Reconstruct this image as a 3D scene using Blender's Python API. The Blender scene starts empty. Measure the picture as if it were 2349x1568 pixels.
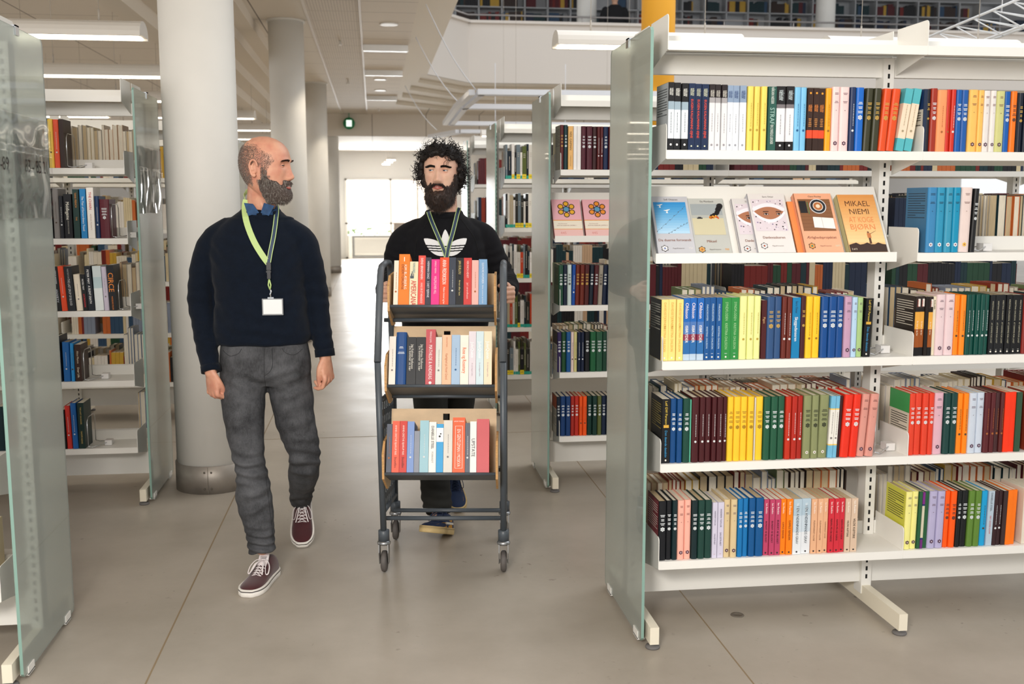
import bpy, bmesh, math, random
from math import sin, cos, pi, radians, sqrt
from mathutils import Vector, Matrix, noise
from mathutils.bvhtree import BVHTree

SC = bpy.context.scene
COL = SC.collection
random.seed(7)

# ---------------------------------------------------------------- camera, world, light, exposure
cam_data = bpy.data.cameras.new('camera')
cam = bpy.data.objects.new('camera', cam_data)
COL.objects.link(cam)
SC.camera = cam
cam_data.sensor_width = 36.0
cam_data.lens = 2402.7 / 2349 * 36.0
cam_data.clip_end = 300
cam.location = (0, 0, 1.546)
PITCH, YAW = 0.1307, 0.1306
cam.rotation_euler = (pi / 2 - PITCH, 0.0005, -YAW)
cam_data.dof.use_dof = True
cam_data.dof.focus_distance = 4.4
cam_data.dof.aperture_fstop = 4.0

W = bpy.data.worlds.new('world')
SC.world = W
W.use_nodes = True
W.node_tree.nodes['Background'].inputs[0].default_value = (0.95, 0.96, 0.97, 1)
W.node_tree.nodes['Background'].inputs[1].default_value = 1.0

SC.view_settings.view_transform = 'Standard'
SC.view_settings.look = 'None'
SC.view_settings.gamma = 1.0
SC.view_settings.exposure = 0.06
SC.view_settings.use_curve_mapping = False
SC.cycles.use_denoising = True
SC.cycles.max_bounces = 6
SC.cycles.diffuse_bounces = 4
SC.cycles.transmission_bounces = 6
SC.cycles.transparent_max_bounces = 8
SC.cycles.caustics_reflective = False
SC.cycles.caustics_refractive = False
SC.cycles.sample_clamp_indirect = 4.0


def area_light(name, loc, target, size, power, color=(1, 1, 1), size_y=None):
    d = bpy.data.lights.new(name, 'AREA')
    d.energy = power
    d.color = color
    d.size = size
    if size_y:
        d.shape = 'RECTANGLE'
        d.size_y = size_y
    o = bpy.data.objects.new(name, d)
    o.location = loc
    o.rotation_euler = (Vector(target) - Vector(loc)).to_track_quat('-Z', 'Y').to_euler()
    COL.objects.link(o)
    return o


# bounced flash up behind the photographer, and daylight from the atrium roof
area_light('bounced_flash', (-1.1, -0.9, 2.6), (0.3, 4.4, 1.0), 0.8, 112, (1.0, 0.96, 0.91))
area_light('flash_on_ceiling', (-0.4, 0.4, 2.0), (-0.6, 7.0, 3.9), 0.4, 38, (1.0, 0.93, 0.84))
area_light('side_windows', (-13.5, 14.0, 1.8), (0, 14.0, 1.9), 26, 560, (0.97, 0.98, 1.0), 2.4)
area_light('window_daylight', (0.35, 30.3, 1.2), (0.35, 20, 1.0), 2.2, 340, (0.95, 0.98, 1.0), 2.1)
area_light('street_daylight', (0, 40, 12), (0, 52, 3), 10, 9000, (1, 0.99, 0.97))
area_light('atrium_daylight', (5.5, 9.0, 8.6), (4.2, 9.0, 0), 7.0, 520, (0.93, 0.97, 1.0), 12.0)

# ---------------------------------------------------------------- materials
_M = {}


def lin(h):
    if isinstance(h, str):
        h = tuple(int(h[i:i + 2], 16) / 255 for i in (0, 2, 4))
    return tuple((c / 12.92) if c <= 0.04045 else ((c + 0.055) / 1.055) ** 2.4 for c in h)


def mat(name, hexc, rough=0.5, metal=0.0, spec=0.5, noise_amt=0.0, noise_scale=20, bump=0.0, bump_scale=60,
        stretch=None, emit=0.0, coat=0.0, sheen=0.0):
    key = name
    if key in _M:
        return _M[key]
    m = bpy.data.materials.new(name)
    m.use_nodes = True
    nt = m.node_tree
    b = nt.nodes['Principled BSDF']
    c = lin(hexc)
    b.inputs['Base Color'].default_value = (*c, 1)
    b.inputs['Roughness'].default_value = rough
    b.inputs['Metallic'].default_value = metal
    b.inputs['Specular IOR Level'].default_value = spec
    b.inputs['Coat Weight'].default_value = coat
    b.inputs['Sheen Weight'].default_value = sheen
    if emit:
        b.inputs['Emission Color'].default_value = (*c, 1)
        b.inputs['Emission Strength'].default_value = emit
    if noise_amt or bump:
        tc = nt.nodes.new('ShaderNodeTexCoord')
        mp = nt.nodes.new('ShaderNodeMapping')
        nt.links.new(tc.outputs['Object'], mp.inputs[0])
        if stretch:
            mp.inputs['Scale'].default_value = stretch
    if noise_amt:
        n = nt.nodes.new('ShaderNodeTexNoise')
        n.inputs['Scale'].default_value = noise_scale
        n.inputs['Detail'].default_value = 5
        nt.links.new(mp.outputs[0], n.inputs['Vector'])
        r = nt.nodes.new('ShaderNodeValToRGB')
        r.color_ramp.elements[0].position = 0.3
        r.color_ramp.elements[1].position = 0.7
        r.color_ramp.elements[0].color = (*[max(0, x * (1 - noise_amt)) for x in c], 1)
        r.color_ramp.elements[1].color = (*[min(1, x * (1 + noise_amt)) for x in c], 1)
        nt.links.new(n.outputs[0], r.inputs[0])
        nt.links.new(r.outputs[0], b.inputs['Base Color'])
    if bump:
        n2 = nt.nodes.new('ShaderNodeTexNoise')
        n2.inputs['Scale'].default_value = bump_scale
        n2.inputs['Detail'].default_value = 4
        nt.links.new(mp.outputs[0], n2.inputs['Vector'])
        bp = nt.nodes.new('ShaderNodeBump')
        bp.inputs['Strength'].default_value = bump
        bp.inputs['Distance'].default_value = 0.01
        nt.links.new(n2.outputs[0], bp.inputs['Height'])
        nt.links.new(bp.outputs[0], b.inputs['Normal'])
    _M[key] = m
    return m


def cmat(hexc, rough=0.45):
    return mat('colour_' + hexc, hexc, rough, noise_amt=0.05, noise_scale=9, spec=0.35)


WHITE = mat('shelf_white', 'f1efe9', 0.38, spec=0.4)
CREAM = mat('foot_cream', 'eee6d2', 0.42)
WALL = mat('wall_white', 'e2ded6', 0.75, noise_amt=0.03, noise_scale=2)
COLUMN = mat('column_white', 'eceae4', 0.62, noise_amt=0.03, noise_scale=3)
STEEL = mat('brushed_steel', '9a938b', 0.5, metal=0.55, noise_amt=0.25, noise_scale=6)
CHROME = mat('chrome', 'd8dadd', 0.12, metal=1.0)
RUBBER = mat('rubber_grey', '6d6a68', 0.7)
SLOT = mat('slot_black', '141414', 0.9)
PAGE = mat('paper_pages', 'ece3d0', 0.8, noise_amt=0.1, noise_scale=90, stretch=(8, 1, 0.3))
PAGE2 = mat('paper_tan', 'cdb893', 0.8, noise_amt=0.12, noise_scale=90, stretch=(8, 1, 0.3))
DARKMETAL = mat('trolley_grey', '4d545b', 0.4, metal=0.0, spec=0.5)
INK_W = mat('ink_white', 'f4f2ec', 0.6)
INK_K = mat('ink_black', '1d1b1c', 0.6)


# ---------------------------------------------------------------- mesh builder
class MB:
    def __init__(s):
        s.v, s.f, s.m, s.sm = [], [], [], []

    def quad(s, pts, m=0, sm=False):
        n = len(s.v)
        s.v += [tuple(p) for p in pts]
        s.f.append(tuple(range(n, n + len(pts))))
        s.m.append(m)
        s.sm.append(sm)

    def box(s, x0, x1, y0, y1, z0, z1, m=0):
        s.hexa([(x0, y0, z0), (x1, y0, z0), (x1, y1, z0), (x0, y1, z0), (x0, y0, z1), (x1, y0, z1), (x1, y1, z1), (x0, y1, z1)], m)

    def hexa(s, p, m=0):
        n = len(s.v)
        s.v += [tuple(q) for q in p]
        for f in ((0, 3, 2, 1), (4, 5, 6, 7), (0, 1, 5, 4), (1, 2, 6, 5), (2, 3, 7, 6), (3, 0, 4, 7)):
            s.f.append(tuple(n + i for i in f))
            s.m.append(m)
            s.sm.append(False)

    def prism(s, poly, axis, a0, a1, m=0):
        """poly: 2D points; axis 0/1/2 = extrude direction"""
        def P(p, a):
            q = list(p)
            q.insert(axis, a)
            return tuple(q)
        n = len(s.v)
        k = len(poly)
        s.v += [P(p, a0) for p in poly] + [P(p, a1) for p in poly]
        s.f.append(tuple(range(n + k - 1, n - 1, -1)))
        s.f.append(tuple(range(n + k, n + 2 * k)))
        s.m += [m, m]
        s.sm += [False, False]
        for i in range(k):
            j = (i + 1) % k
            s.f.append((n + i, n + j, n + k + j, n + k + i))
            s.m.append(m)
            s.sm.append(False)

    def rings(s, rings, m=0, closed=False, caps=True, sm=True):
        n = len(s.v)
        k = len(rings[0])
        for r in rings:
            s.v += [tuple(p) for p in r]
        R = len(rings)
        for i in range(R if closed else R - 1):
            i2 = (i + 1) % R
            for j in range(k):
                j2 = (j + 1) % k
                s.f.append((n + i * k + j, n + i * k + j2, n + i2 * k + j2, n + i2 * k + j))
                s.m.append(m)
                s.sm.append(sm)
        if caps and not closed:
            s.f.append(tuple(n + j for j in range(k - 1, -1, -1)))
            s.f.append(tuple(n + (R - 1) * k + j for j in range(k)))
            s.m += [m, m]
            s.sm += [False, False]

    def tube(s, pts, r, n=8, m=0, closed=False, ref=None, caps=True):
        """r: number, list, or list of (a,b) pairs"""
        pts = [Vector(p) for p in pts]
        K = len(pts)
        rings = []
        prev = None
        for i, p in enumerate(pts):
            if closed:
                t = pts[(i + 1) % K] - pts[i - 1]
            else:
                t = pts[min(i + 1, K - 1)] - pts[max(i - 1, 0)]
            t = t.normalized() if t.length > 1e-9 else Vector((0, 0, 1))
            if ref is not None:
                a = Vector(ref)
            elif prev is not None:
                a = prev
            else:
                a = Vector((1, 0, 0)) if abs(t.x) < 0.9 else Vector((0, 1, 0))
            a = (a - t * a.dot(t)).normalized()
            b = t.cross(a)
            prev = a
            rr = r[i] if isinstance(r, (list, tuple)) else r
            ra, rb = rr if isinstance(rr, (list, tuple)) else (rr, rr)
            rings.append([p + a * (ra * cos(2 * pi * j / n)) + b * (rb * sin(2 * pi * j / n)) for j in range(n)])
        s.rings(rings, m, closed, caps)

    def lathe(s, c, prof, n=20, m=0, axis=2, sm=True):
        """prof: list of (r, h) from bottom to top"""
        rings = []
        for r, h in prof:
            ring = []
            for j in range(n):
                a = 2 * pi * j / n
                if axis == 2:
                    ring.append((c[0] + r * cos(a), c[1] + r * sin(a), c[2] + h))
                elif axis == 0:
                    ring.append((c[0] + h, c[1] + r * cos(a), c[2] + r * sin(a)))
                else:
                    ring.append((c[0] + r * sin(a), c[1] + h, c[2] + r * cos(a)))
            rings.append(ring)
        s.rings(rings, m, sm=sm)

    def ball(s, c, r, n=12, k=8, m=0):
        rx, ry, rz = r if isinstance(r, (list, tuple)) else (r, r, r)
        rings = []
        for i in range(k + 1):
            t = -pi / 2 + pi * i / k
            cr = max(cos(t), 0.02)
            rings.append([(c[0] + rx * cr * cos(2 * pi * j / n), c[1] + ry * cr * sin(2 * pi * j / n), c[2] + rz * sin(t)) for j in range(n)])
        s.rings(rings, m)

    def xf(s, mx, i0=0):
        s.v[i0:] = [tuple(mx @ Vector(p)) for p in s.v[i0:]]

    def mesh(s, name, mats):
        me = bpy.data.meshes.new(name)
        me.from_pydata(s.v, [], s.f)
        for mt in mats:
            me.materials.append(mt)
        me.polygons.foreach_set('material_index', s.m)
        me.polygons.foreach_set('use_smooth', s.sm)
        me.update()
        return me

    def build(s, name, mats, parent=None, loc=None, kind=None):
        if not isinstance(mats, (list, tuple)):
            mats = [mats]
        o = bpy.data.objects.new(name, s.mesh(name, mats))
        COL.objects.link(o)
        if parent is not None:
            o.parent = parent
        if loc is not None:
            o.location = loc
        if kind:
            o['kind'] = kind
        return o


def thing(name, label, cat, loc=(0, 0, 0), rz=0.0, group=None):
    o = bpy.data.objects.new(name, None)
    o.empty_display_size = 0.1
    COL.objects.link(o)
    o.location = loc
    o.rotation_euler = (0, 0, rz)
    return tag(o, label, cat, group)


def tag(o, label, cat, group=None):
    o['label'] = label
    o['category'] = cat
    if group:
        o['group'] = group
    return o


# ---------------------------------------------------------------- lettering
_TX = {}


def text_shape(txt):
    """triangles of the text, height 1, centred on the origin"""
    if txt in _TX:
        return _TX[txt]
    c = bpy.data.curves.new('lettering', 'FONT')
    c.body = txt
    c.size = 1.0
    c.resolution_u = 2
    c.align_x = 'LEFT'
    o = bpy.data.objects.new('lettering', c)
    COL.objects.link(o)
    me = bpy.data.meshes.new_from_object(o)
    vs = [(v.co.x, v.co.y) for v in me.vertices]
    fs = [tuple(p.vertices) for p in me.polygons]
    bpy.data.objects.remove(o)
    bpy.data.meshes.remove(me)
    x0, x1 = min(v[0] for v in vs), max(v[0] for v in vs)
    vs = [(v[0] - (x0 + x1) / 2, v[1] - 0.34) for v in vs]
    _TX[txt] = (vs, fs, x1 - x0)
    return _TX[txt]


def put_text(mb, txt, mx, size, m=0, squeeze=1.0, maxw=None, bold=False):
    """mx maps (u,v,0) of the text to space"""
    vs, fs, w = text_shape(txt)
    if maxw and w * size * squeeze > maxw:
        squeeze = maxw / (w * size)
    for dx in ((-0.012, 0.012) if bold else (0,)):
        n = len(mb.v)
        mb.v += [tuple(mx @ Vector(((x + dx) * size * squeeze, y * size, 0.00003 * (dx > 0)))) for x, y in vs]
        for f in fs:
            mb.f.append(tuple(n + i for i in f))
            mb.m.append(m)
            mb.sm.append(False)


def spine_mx(x, y, z, down=True):
    """text running down a spine that faces -Y (letters' tops to +X), or level"""
    if down:
        return Matrix(((0, 1, 0, x), (0, 0, -1, y), (-1, 0, 0, z), (0, 0, 0, 1)))
    return Matrix(((1, 0, 0, x), (0, 0, -1, y), (0, 1, 0, z), (0, 0, 0, 1)))


def disc(mb, mx, cx, cy, r, m=0, n=8, r0=0.0):
    k = len(mb.v)
    if r0:
        for i in range(n):
            a = 2 * pi * i / n
            mb.v.append(tuple(mx @ Vector((cx + r0 * cos(a), cy + r0 * sin(a), 0))))
            mb.v.append(tuple(mx @ Vector((cx + r * cos(a), cy + r * sin(a), 0))))
        for i in range(n):
            j = (i + 1) % n
            mb.f.append((k + 2 * i, k + 2 * i + 1, k + 2 * j + 1, k + 2 * j))
            mb.m.append(m)
            mb.sm.append(False)
        return
    mb.v += [tuple(mx @ Vector((cx + r * cos(2 * pi * i / n), cy + r * sin(2 * pi * i / n), 0))) for i in range(n)]
    mb.f.append(tuple(range(k, k + n)))
    mb.m.append(m)
    mb.sm.append(False)


def rect(mb, mx, x0, x1, y0, y1, m=0, dz=0.0):
    mb.quad([mx @ Vector((x0, y0, dz)), mx @ Vector((x1, y0, dz)), mx @ Vector((x1, y1, dz)), mx @ Vector((x0, y1, dz))], m)


def flower(mb, mx, cx, cy, r, m=0, m2=None):
    for i in range(6):
        a = pi / 6 + i * pi / 3
        disc(mb, mx, cx + r * 0.66 * cos(a), cy + r * 0.66 * sin(a), r * 0.34, m, 7)
    disc(mb, mx, cx, cy, r * 0.3, m if m2 is None else m2, 7)


# ---------------------------------------------------------------- the hall
def floor_material():
    m = bpy.data.materials.new('polished_concrete')
    m.use_nodes = True
    nt = m.node_tree
    b = nt.nodes['Principled BSDF']
    tc = nt.nodes.new('ShaderNodeTexCoord')
    n1 = nt.nodes.new('ShaderNodeTexNoise')
    n1.inputs['Scale'].default_value = 0.9
    n1.inputs['Detail'].default_value = 8
    n1.inputs['Roughness'].default_value = 0.65
    nt.links.new(tc.outputs['Object'], n1.inputs['Vector'])
    r1 = nt.nodes.new('ShaderNodeValToRGB')
    r1.color_ramp.elements[0].color = (*lin('9a9184'), 1)
    r1.color_ramp.elements[1].color = (*lin('b8afa3'), 1)
    r1.color_ramp.elements[0].position = 0.3
    r1.color_ramp.elements[1].position = 0.72
    nt.links.new(n1.outputs[0], r1.inputs[0])
    # small worn dark spots
    n2 = nt.nodes.new('ShaderNodeTexNoise')
    n2.inputs['Scale'].default_value = 26
    n2.inputs['Detail'].default_value = 3
    nt.links.new(tc.outputs['Object'], n2.inputs['Vector'])
    r2 = nt.nodes.new('ShaderNodeValToRGB')
    r2.color_ramp.elements[0].position = 0.66
    r2.color_ramp.elements[1].position = 0.74
    nt.links.new(n2.outputs[0], r2.inputs[0])
    n3 = nt.nodes.new('ShaderNodeTexNoise')
    n3.inputs['Scale'].default_value = 1.3
    nt.links.new(tc.outputs['Object'], n3.inputs['Vector'])
    r3 = nt.nodes.new('ShaderNodeValToRGB')
    r3.color_ramp.elements[0].position = 0.5
    r3.color_ramp.elements[1].position = 0.66
    nt.links.new(n3.outputs[0], r3.inputs[0])
    mu = nt.nodes.new('ShaderNodeMath')
    mu.operation = 'MULTIPLY'
    nt.links.new(r2.outputs[0], mu.inputs[0])
    nt.links.new(r3.outputs[0], mu.inputs[1])
    mx = nt.nodes.new('ShaderNodeMix')
    mx.data_type = 'RGBA'
    nt.links.new(mu.outputs[0], mx.inputs[0])
    nt.links.new(r1.outputs[0], mx.inputs[6])
    mx.inputs[7].default_value = (*lin('6b5f50'), 1)
    nt.links.new(mx.outputs[2], b.inputs['Base Color'])
    b.inputs['Roughness'].default_value = 0.34
    b.inputs['Specular IOR Level'].default_value = 0.45
    n4 = nt.nodes.new('ShaderNodeTexNoise')
    n4.inputs['Scale'].default_value = 3
    n4.inputs['Detail'].default_value = 4
    nt.links.new(tc.outputs['Object'], n4.inputs['Vector'])
    mr = nt.nodes.new('ShaderNodeMapRange')
    mr.inputs[3].default_value = 0.26
    mr.inputs[4].default_value = 0.46
    nt.links.new(n4.outputs[0], mr.inputs[0])
    nt.links.new(mr.outputs[0], b.inputs['Roughness'])
    return m


def grid_material(name, base, line, sx, sy, wx, wy, rough=0.8, dots=0.0, ox=0.0):
    """panels with thin dark joints; sx, sy = panel size in metres"""
    m = bpy.data.materials.new(name)
    m.use_nodes = True
    nt = m.node_tree
    b = nt.nodes['Principled BSDF']
    b.inputs['Roughness'].default_value = rough
    tc = nt.nodes.new('ShaderNodeTexCoord')
    sp = nt.nodes.new('ShaderNodeSeparateXYZ')
    nt.links.new(tc.outputs['Object'], sp.inputs[0])

    def line_node(out, size, wid, off=0.0):
        a = nt.nodes.new('ShaderNodeMath'); a.operation = 'ADD'; a.inputs[1].default_value = 100 * size + off
        nt.links.new(out, a.inputs[0])
        d = nt.nodes.new('ShaderNodeMath'); d.operation = 'MODULO'; d.inputs[1].default_value = size
        nt.links.new(a.outputs[0], d.inputs[0])
        l = nt.nodes.new('ShaderNodeMath'); l.operation = 'LESS_THAN'; l.inputs[1].default_value = wid
        nt.links.new(d.outputs[0], l.inputs[0])
        return l
    lx = line_node(sp.outputs[0], sx, wx, ox)
    ly = line_node(sp.outputs[1], sy, wy)
    mxx = nt.nodes.new('ShaderNodeMath'); mxx.operation = 'MAXIMUM'
    nt.links.new(lx.outputs[0], mxx.inputs[0]); nt.links.new(ly.outputs[0], mxx.inputs[1])
    last = mxx
    if dots:
        dx = line_node(sp.outputs[0], dots, dots * 0.42)
        dy = line_node(sp.outputs[1], dots, dots * 0.42)
        mi = nt.nodes.new('ShaderNodeMath'); mi.operation = 'MULTIPLY'
        nt.links.new(dx.outputs[0], mi.inputs[0]); nt.links.new(dy.outputs[0], mi.inputs[1])
        hm = nt.nodes.new('ShaderNodeMath'); hm.operation = 'MULTIPLY'; hm.inputs[1].default_value = 0.7
        nt.links.new(mi.outputs[0], hm.inputs[0])
        m3 = nt.nodes.new('ShaderNodeMath'); m3.operation = 'MAXIMUM'
        nt.links.new(mxx.outputs[0], m3.inputs[0]); nt.links.new(hm.outputs[0], m3.inputs[1])
        last = m3
    mix = nt.nodes.new('ShaderNodeMix'); mix.data_type = 'RGBA'
    nt.links.new(last.outputs[0], mix.inputs[0])
    mix.inputs[6].default_value = (*lin(base), 1)
    mix.inputs[7].default_value = (*lin(line), 1)
    nt.links.new(mix.outputs[2], b.inputs['Base Color'])
    return m


CEIL_T = grid_material('ceiling_tiles', 'e6ddd0', '7f7365', 1.2, 1.2, 0.014, 0.010)
CEIL_P = grid_material('ceiling_perforated', 'dfd5c8', '94887a', 1.3, 0.6, 0.02, 0.012, dots=0.03, ox=0.0)
CEIL_S = grid_material('ceiling_slats', 'e6dccf', '8a7e70', 3.0, 0.6, 0.0, 0.01)
FLOORM = floor_material()

HC = 3.54


def structure(name, mb, m):
    o = mb.build(name, m)
    o['kind'] = 'structure'
    return o


b = MB(); b.box(-14, 18, -8, 31, -0.1, 0)
floor = structure('floor', b, FLOORM)
# floor joints: thin filled saw cuts
JOINT = mat('joint_filler', '8c795d', 0.7)
b = MB()
b.box(-0.765, -0.759, 0.5, 31, 0, 0.0006)
b.box(1.197, 1.202, 0.5, 31, 0, 0.0006)
for y in (1.05, 6.96, 12.9):
    b.box(-6, 8, y, y + 0.007, 0, 0.0006)
structure('trim_1', b, JOINT)
b = MB(); b.lathe((1.343, 3.664, 0), [(.026, 0), (.024, .0025), (.015, .003), (.014, .0015), (.006, .0015), (.0005, .0018)], 24)
tag(b.build('floor_drain', mat('drain_grey', '6f675d', .5)), 'small round metal cap in the floor under the big bookcase', 'floor cap')

# ceiling: low ceiling over the walkway and the shelves beyond its columns
b = MB(); b.box(-14, -1.25, 3.0, 24.0, HC, HC + 0.2)
structure('ceiling', b, CEIL_T)
b = MB(); b.box(-1.25, -0.66, -8, 24.0, HC, HC + 0.2)
structure('ceiling_column_strip', b, CEIL_T)
b = MB(); b.box(-0.66, -0.10, -8, 24.0, HC, HC + 0.2)
structure('ceiling_perforated', b, CEIL_P)
b = MB()
sl = [(13.65, 13.95), (16.2, 16.5), (20.0, 20.35)]
ys = -8
for s0, s1 in sl:
    b.box(-0.10, 0.48, ys, s0, HC - 0.004, HC + 0.2)
    ys = s1
b.box(-0.10, 0.48, ys, 24.0, HC - 0.004, HC + 0.2)
for s0, s1 in sl:
    b.box(-0.10, 0.48, s0, s1, HC + 0.10, HC + 0.14)
structure('ceiling_slats', b, CEIL_S)
GRI = mat('grille_aluminium', 'd9d8d5', 0.35, metal=0.5)
for i, (s0, s1) in enumerate(sl):
    b = MB()
    b.box(-0.09, 0.47, s0, s0 + .02, HC - .085, HC + .0)
    b.box(-0.09, 0.47, s1 - .02, s1, HC - .03, HC + .0)
    for k in range(5):
        b.box(-0.09, 0.47, s0 + .06 + k * .05, s0 + .066 + k * .05, HC - .06, HC)
    tag(b.build('air_grille', GRI), '%s shiny air grille along the slatted ceiling strip' % ('first', 'second', 'third')[i], 'air grille')
b = MB()
b.box(-0.115, -0.09, -8, 24, HC - 0.02, HC)
b.box(-0.675, -0.645, -8, 24, HC - 0.012, HC)
structure('trim_2', b, mat('trim_light', 'd8cec2', 0.6))
# stepped soffit beside the columns (running along the walkway) and downstand beam
SOFF = mat('soffit_paint', 'e6dccd', 0.8)
b = MB()
for i, (x0, x1, z0) in enumerate([(-1.42, -1.25, 3.42), (-1.62, -1.42, 3.30), (-1.82, -1.62, 3.17), (-2.0, -1.82, 3.04)]):
    b.box(x0, x1, -2, 24.0, z0, HC)
structure('ceiling_stepped_beam', b, SOFF)
b = MB(); b.box(-14, 18, 24.0, 31, 3.05, 3.74)
structure('ceiling_low_end', b, grid_material('ceiling_tiles_end', 'e6ded3', '93887b', 1.2, 1.2, 0.014, 0.012))

# stepped edge of the atrium: corner polygon, offset outward for each step
STEPM = mat('step_paint', 'e8dfd0', 0.8)


b = MB()
LV = []
for i, z_ in enumerate((3.54, 3.61, 3.68, 3.745, 3.806)):
    f = i / 4
    LV.append(([(.45 + .53 * f, -2.0), (.45 + .53 * f, 21.6 - 2.7 * f), (1.6 + .22 * f, 22.9 - 2.8 * f), (18.0, 22.9 - 2.8 * f)], z_))
for i in range(len(LV) - 1):
    (pa, za), (pb, zb) = LV[i], LV[i + 1]
    for j in range(3):
        b.quad([(*pa[j], za), (*pa[j + 1], za), (*pa[j + 1], zb), (*pa[j], zb)])      # riser
        b.quad([(*pa[j], zb), (*pa[j + 1], zb), (*pb[j + 1], zb), (*pb[j], zb)])      # underside
structure('ceiling_atrium_steps', b, STEPM)
# tiles between the steps and the end
b = MB()
p0 = LV[0][0]
b.quad([(0.45, 21.0, HC), (*p0[1], HC), (*p0[2], HC), (*p0[3], HC), (18, 24, HC), (0.45, 24, HC)])
structure('ceiling_beyond_atrium', b, CEIL_T)
# parapet of the upper floor on the far side, and the slab edge over the walkway
b = MB()
pt = LV[-1][0]
ZP0, ZP1 = 3.812, 4.90
for j in range(3):
    (xa, ya), (xb, yb) = pt[j], pt[j + 1]
    d = Vector((xb - xa, yb - ya, 0)).normalized()
    nrm = Vector((-d.y, d.x, 0)) * 0.16
    b.hexa([(xa, ya, ZP0), (xb, yb, ZP0), (xb + nrm.x, yb + nrm.y, ZP0), (xa + nrm.x, ya + nrm.y, ZP0),
            (xa, ya, ZP1), (xb, yb, ZP1), (xb + nrm.x, yb + nrm.y, ZP1), (xa + nrm.x, ya + nrm.y, ZP1)])
    d2 = nrm * 0.4
    b.hexa([(xa - d2.x, ya - d2.y, ZP1), (xb - d2.x, yb - d2.y, ZP1), (xb + nrm.x, yb + nrm.y, ZP1), (xa + nrm.x, ya + nrm.y, ZP1),
            (xa - d2.x, ya - d2.y, ZP1 + 0.05), (xb - d2.x, yb - d2.y, ZP1 + 0.05), (xb + nrm.x, yb + nrm.y, ZP1 + 0.05), (xa + nrm.x, ya + nrm.y, ZP1 + 0.05)])
structure('wall_parapet', b, mat('parapet_paint', 'dcd5cd', 0.8))
b = MB(); b.box(-2, 18, 20.3, 26.5, 3.82, 3.92)
structure('floor_upper', b, WALL)
DKWALL = mat('upper_wall_grey', '4c4b4d', 0.8)
b = MB(); b.box(-2, 18.5, 24.6, 24.8, 3.9, 9.0)
structure('wall_upper', b, mat('upper_wall_paint', 'a6a6a6', 0.8))
b = MB(); b.box(-2, 18.5, 18.7, 24.8, 7.2, 7.4)
structure('ceiling_upper', b, DKWALL)
# rail on the parapet
RAIL = mat('rail_steel', 'b9b4b2', 0.35, metal=0.6)
b = MB()
for zz in (0.17,):
    b.tube([(pt[1][0] + 0.05, pt[1][1] + 0.08, ZP1 + zz), (pt[2][0], pt[2][1] + 0.1, ZP1 + zz), (18, pt[3][1] + 0.1, ZP1 + zz)], 0.018, 8)
x = 2.6
while x < 16:
    b.tube([(x, pt[2][1] + 0.1 + (pt[3][1] - pt[2][1]) * (x - pt[2][0]) / (18 - pt[2][0]), ZP1 + 0.04), (x, pt[2][1] + 0.1 + (pt[3][1] - pt[2][1]) * (x - pt[2][0]) / (18 - pt[2][0]), ZP1 + 0.17)], 0.012, 6)
    x += 1.4
tag(b.build('handrail', RAIL), 'steel handrail along the top of the upper floor parapet', 'railing')

# end wall with the tall window
b = MB()
EY = 30.6
b.box(-14, -0.80, EY, EY + 0.3, 0, 3.2)
b.box(1.55, 18, EY, EY + 0.3, 0, 3.2)
b.box(-0.80, 1.55, EY, EY + 0.3, 2.28, 3.2)
structure('wall_end', b, mat('end_wall', 'd9d8d6', 0.8))
b = MB()
for x in (-0.80, 0.47, 1.24, 1.51):
    b.box(x, x + 0.06, EY - 0.03, EY + 0.08, 0, 2.28)
for z in (0.0, 0.98, 2.23):
    b.box(-0.80, 1.55, EY - 0.03, EY + 0.06, z, z + 0.045)
structure('window_1', b, mat('window_frame', 'e6e4e0', 0.5))
b = MB(); b.box(-14.2, -14, -8, 31, 0, 3.6)
structure('wall_left', b, WALL)
# outside the window: pavement, planted bank, low wall and the house across the street
b = MB(); b.box(-12, 14, 31, 62, -0.4, -0.3)
structure('ground_outside', b, mat('pavement', 'b9b6b0', 0.9))
b = MB(); b.box(-8, 10, 34.0, 34.3, -0.3, 0.55)
tag(b.build('garden_wall', mat('garden_wall', 'b8b5ae', 0.9, noise_amt=0.1)), 'low grey concrete wall outside the far window', 'wall')
b = MB()
rnd = random.Random(3)
for i in range(240):
    x = rnd.uniform(-6, 8); y = rnd.uniform(34.3, 35.2); z = 0.5 + rnd.uniform(0, 0.22)
    a = rnd.uniform(0, 6.28); s = rnd.uniform(0.05, 0.14)
    b.quad([(x, y, z), (x + s * cos(a), y, z + 0.04), (x + s * cos(a), y + s, z + s), (x, y + s, z + s * 0.8)])
o = b.build('hedge', mat('hedge_green', '7f9a63', 0.8, noise_amt=0.3)); o['kind'] = 'stuff'
tag(o, 'low green planting on top of the wall outside the window', 'planting')
b = MB()
FAC = [mat('house_render', 'f4efe6', 0.9), mat('house_window', 'a9bcc8', 0.3), mat('house_brick', 'e3cbb8', 0.9)]
b.box(-9, 1.0, 52, 58, -0.3, 9, 0)
b.box(1.0, 14, 50, 58, -0.3, 7, 2)
for x in (-7, -4, -1.2):
    poly = [(x, 3.4), (x + 0.9, 3.4), (x + 0.9, 4.6)] + [(x + 0.45 + 0.45 * cos(a), 4.6 + 0.45 * sin(a)) for a in (0.5, 1.0, 1.57, 2.1, 2.6)] + [(x, 4.6)]
    b.prism(poly, 1, 51.9, 52.05, 1)
tag(b.build('house', FAC), 'pale rendered house with arched window across the street', 'building')
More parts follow.
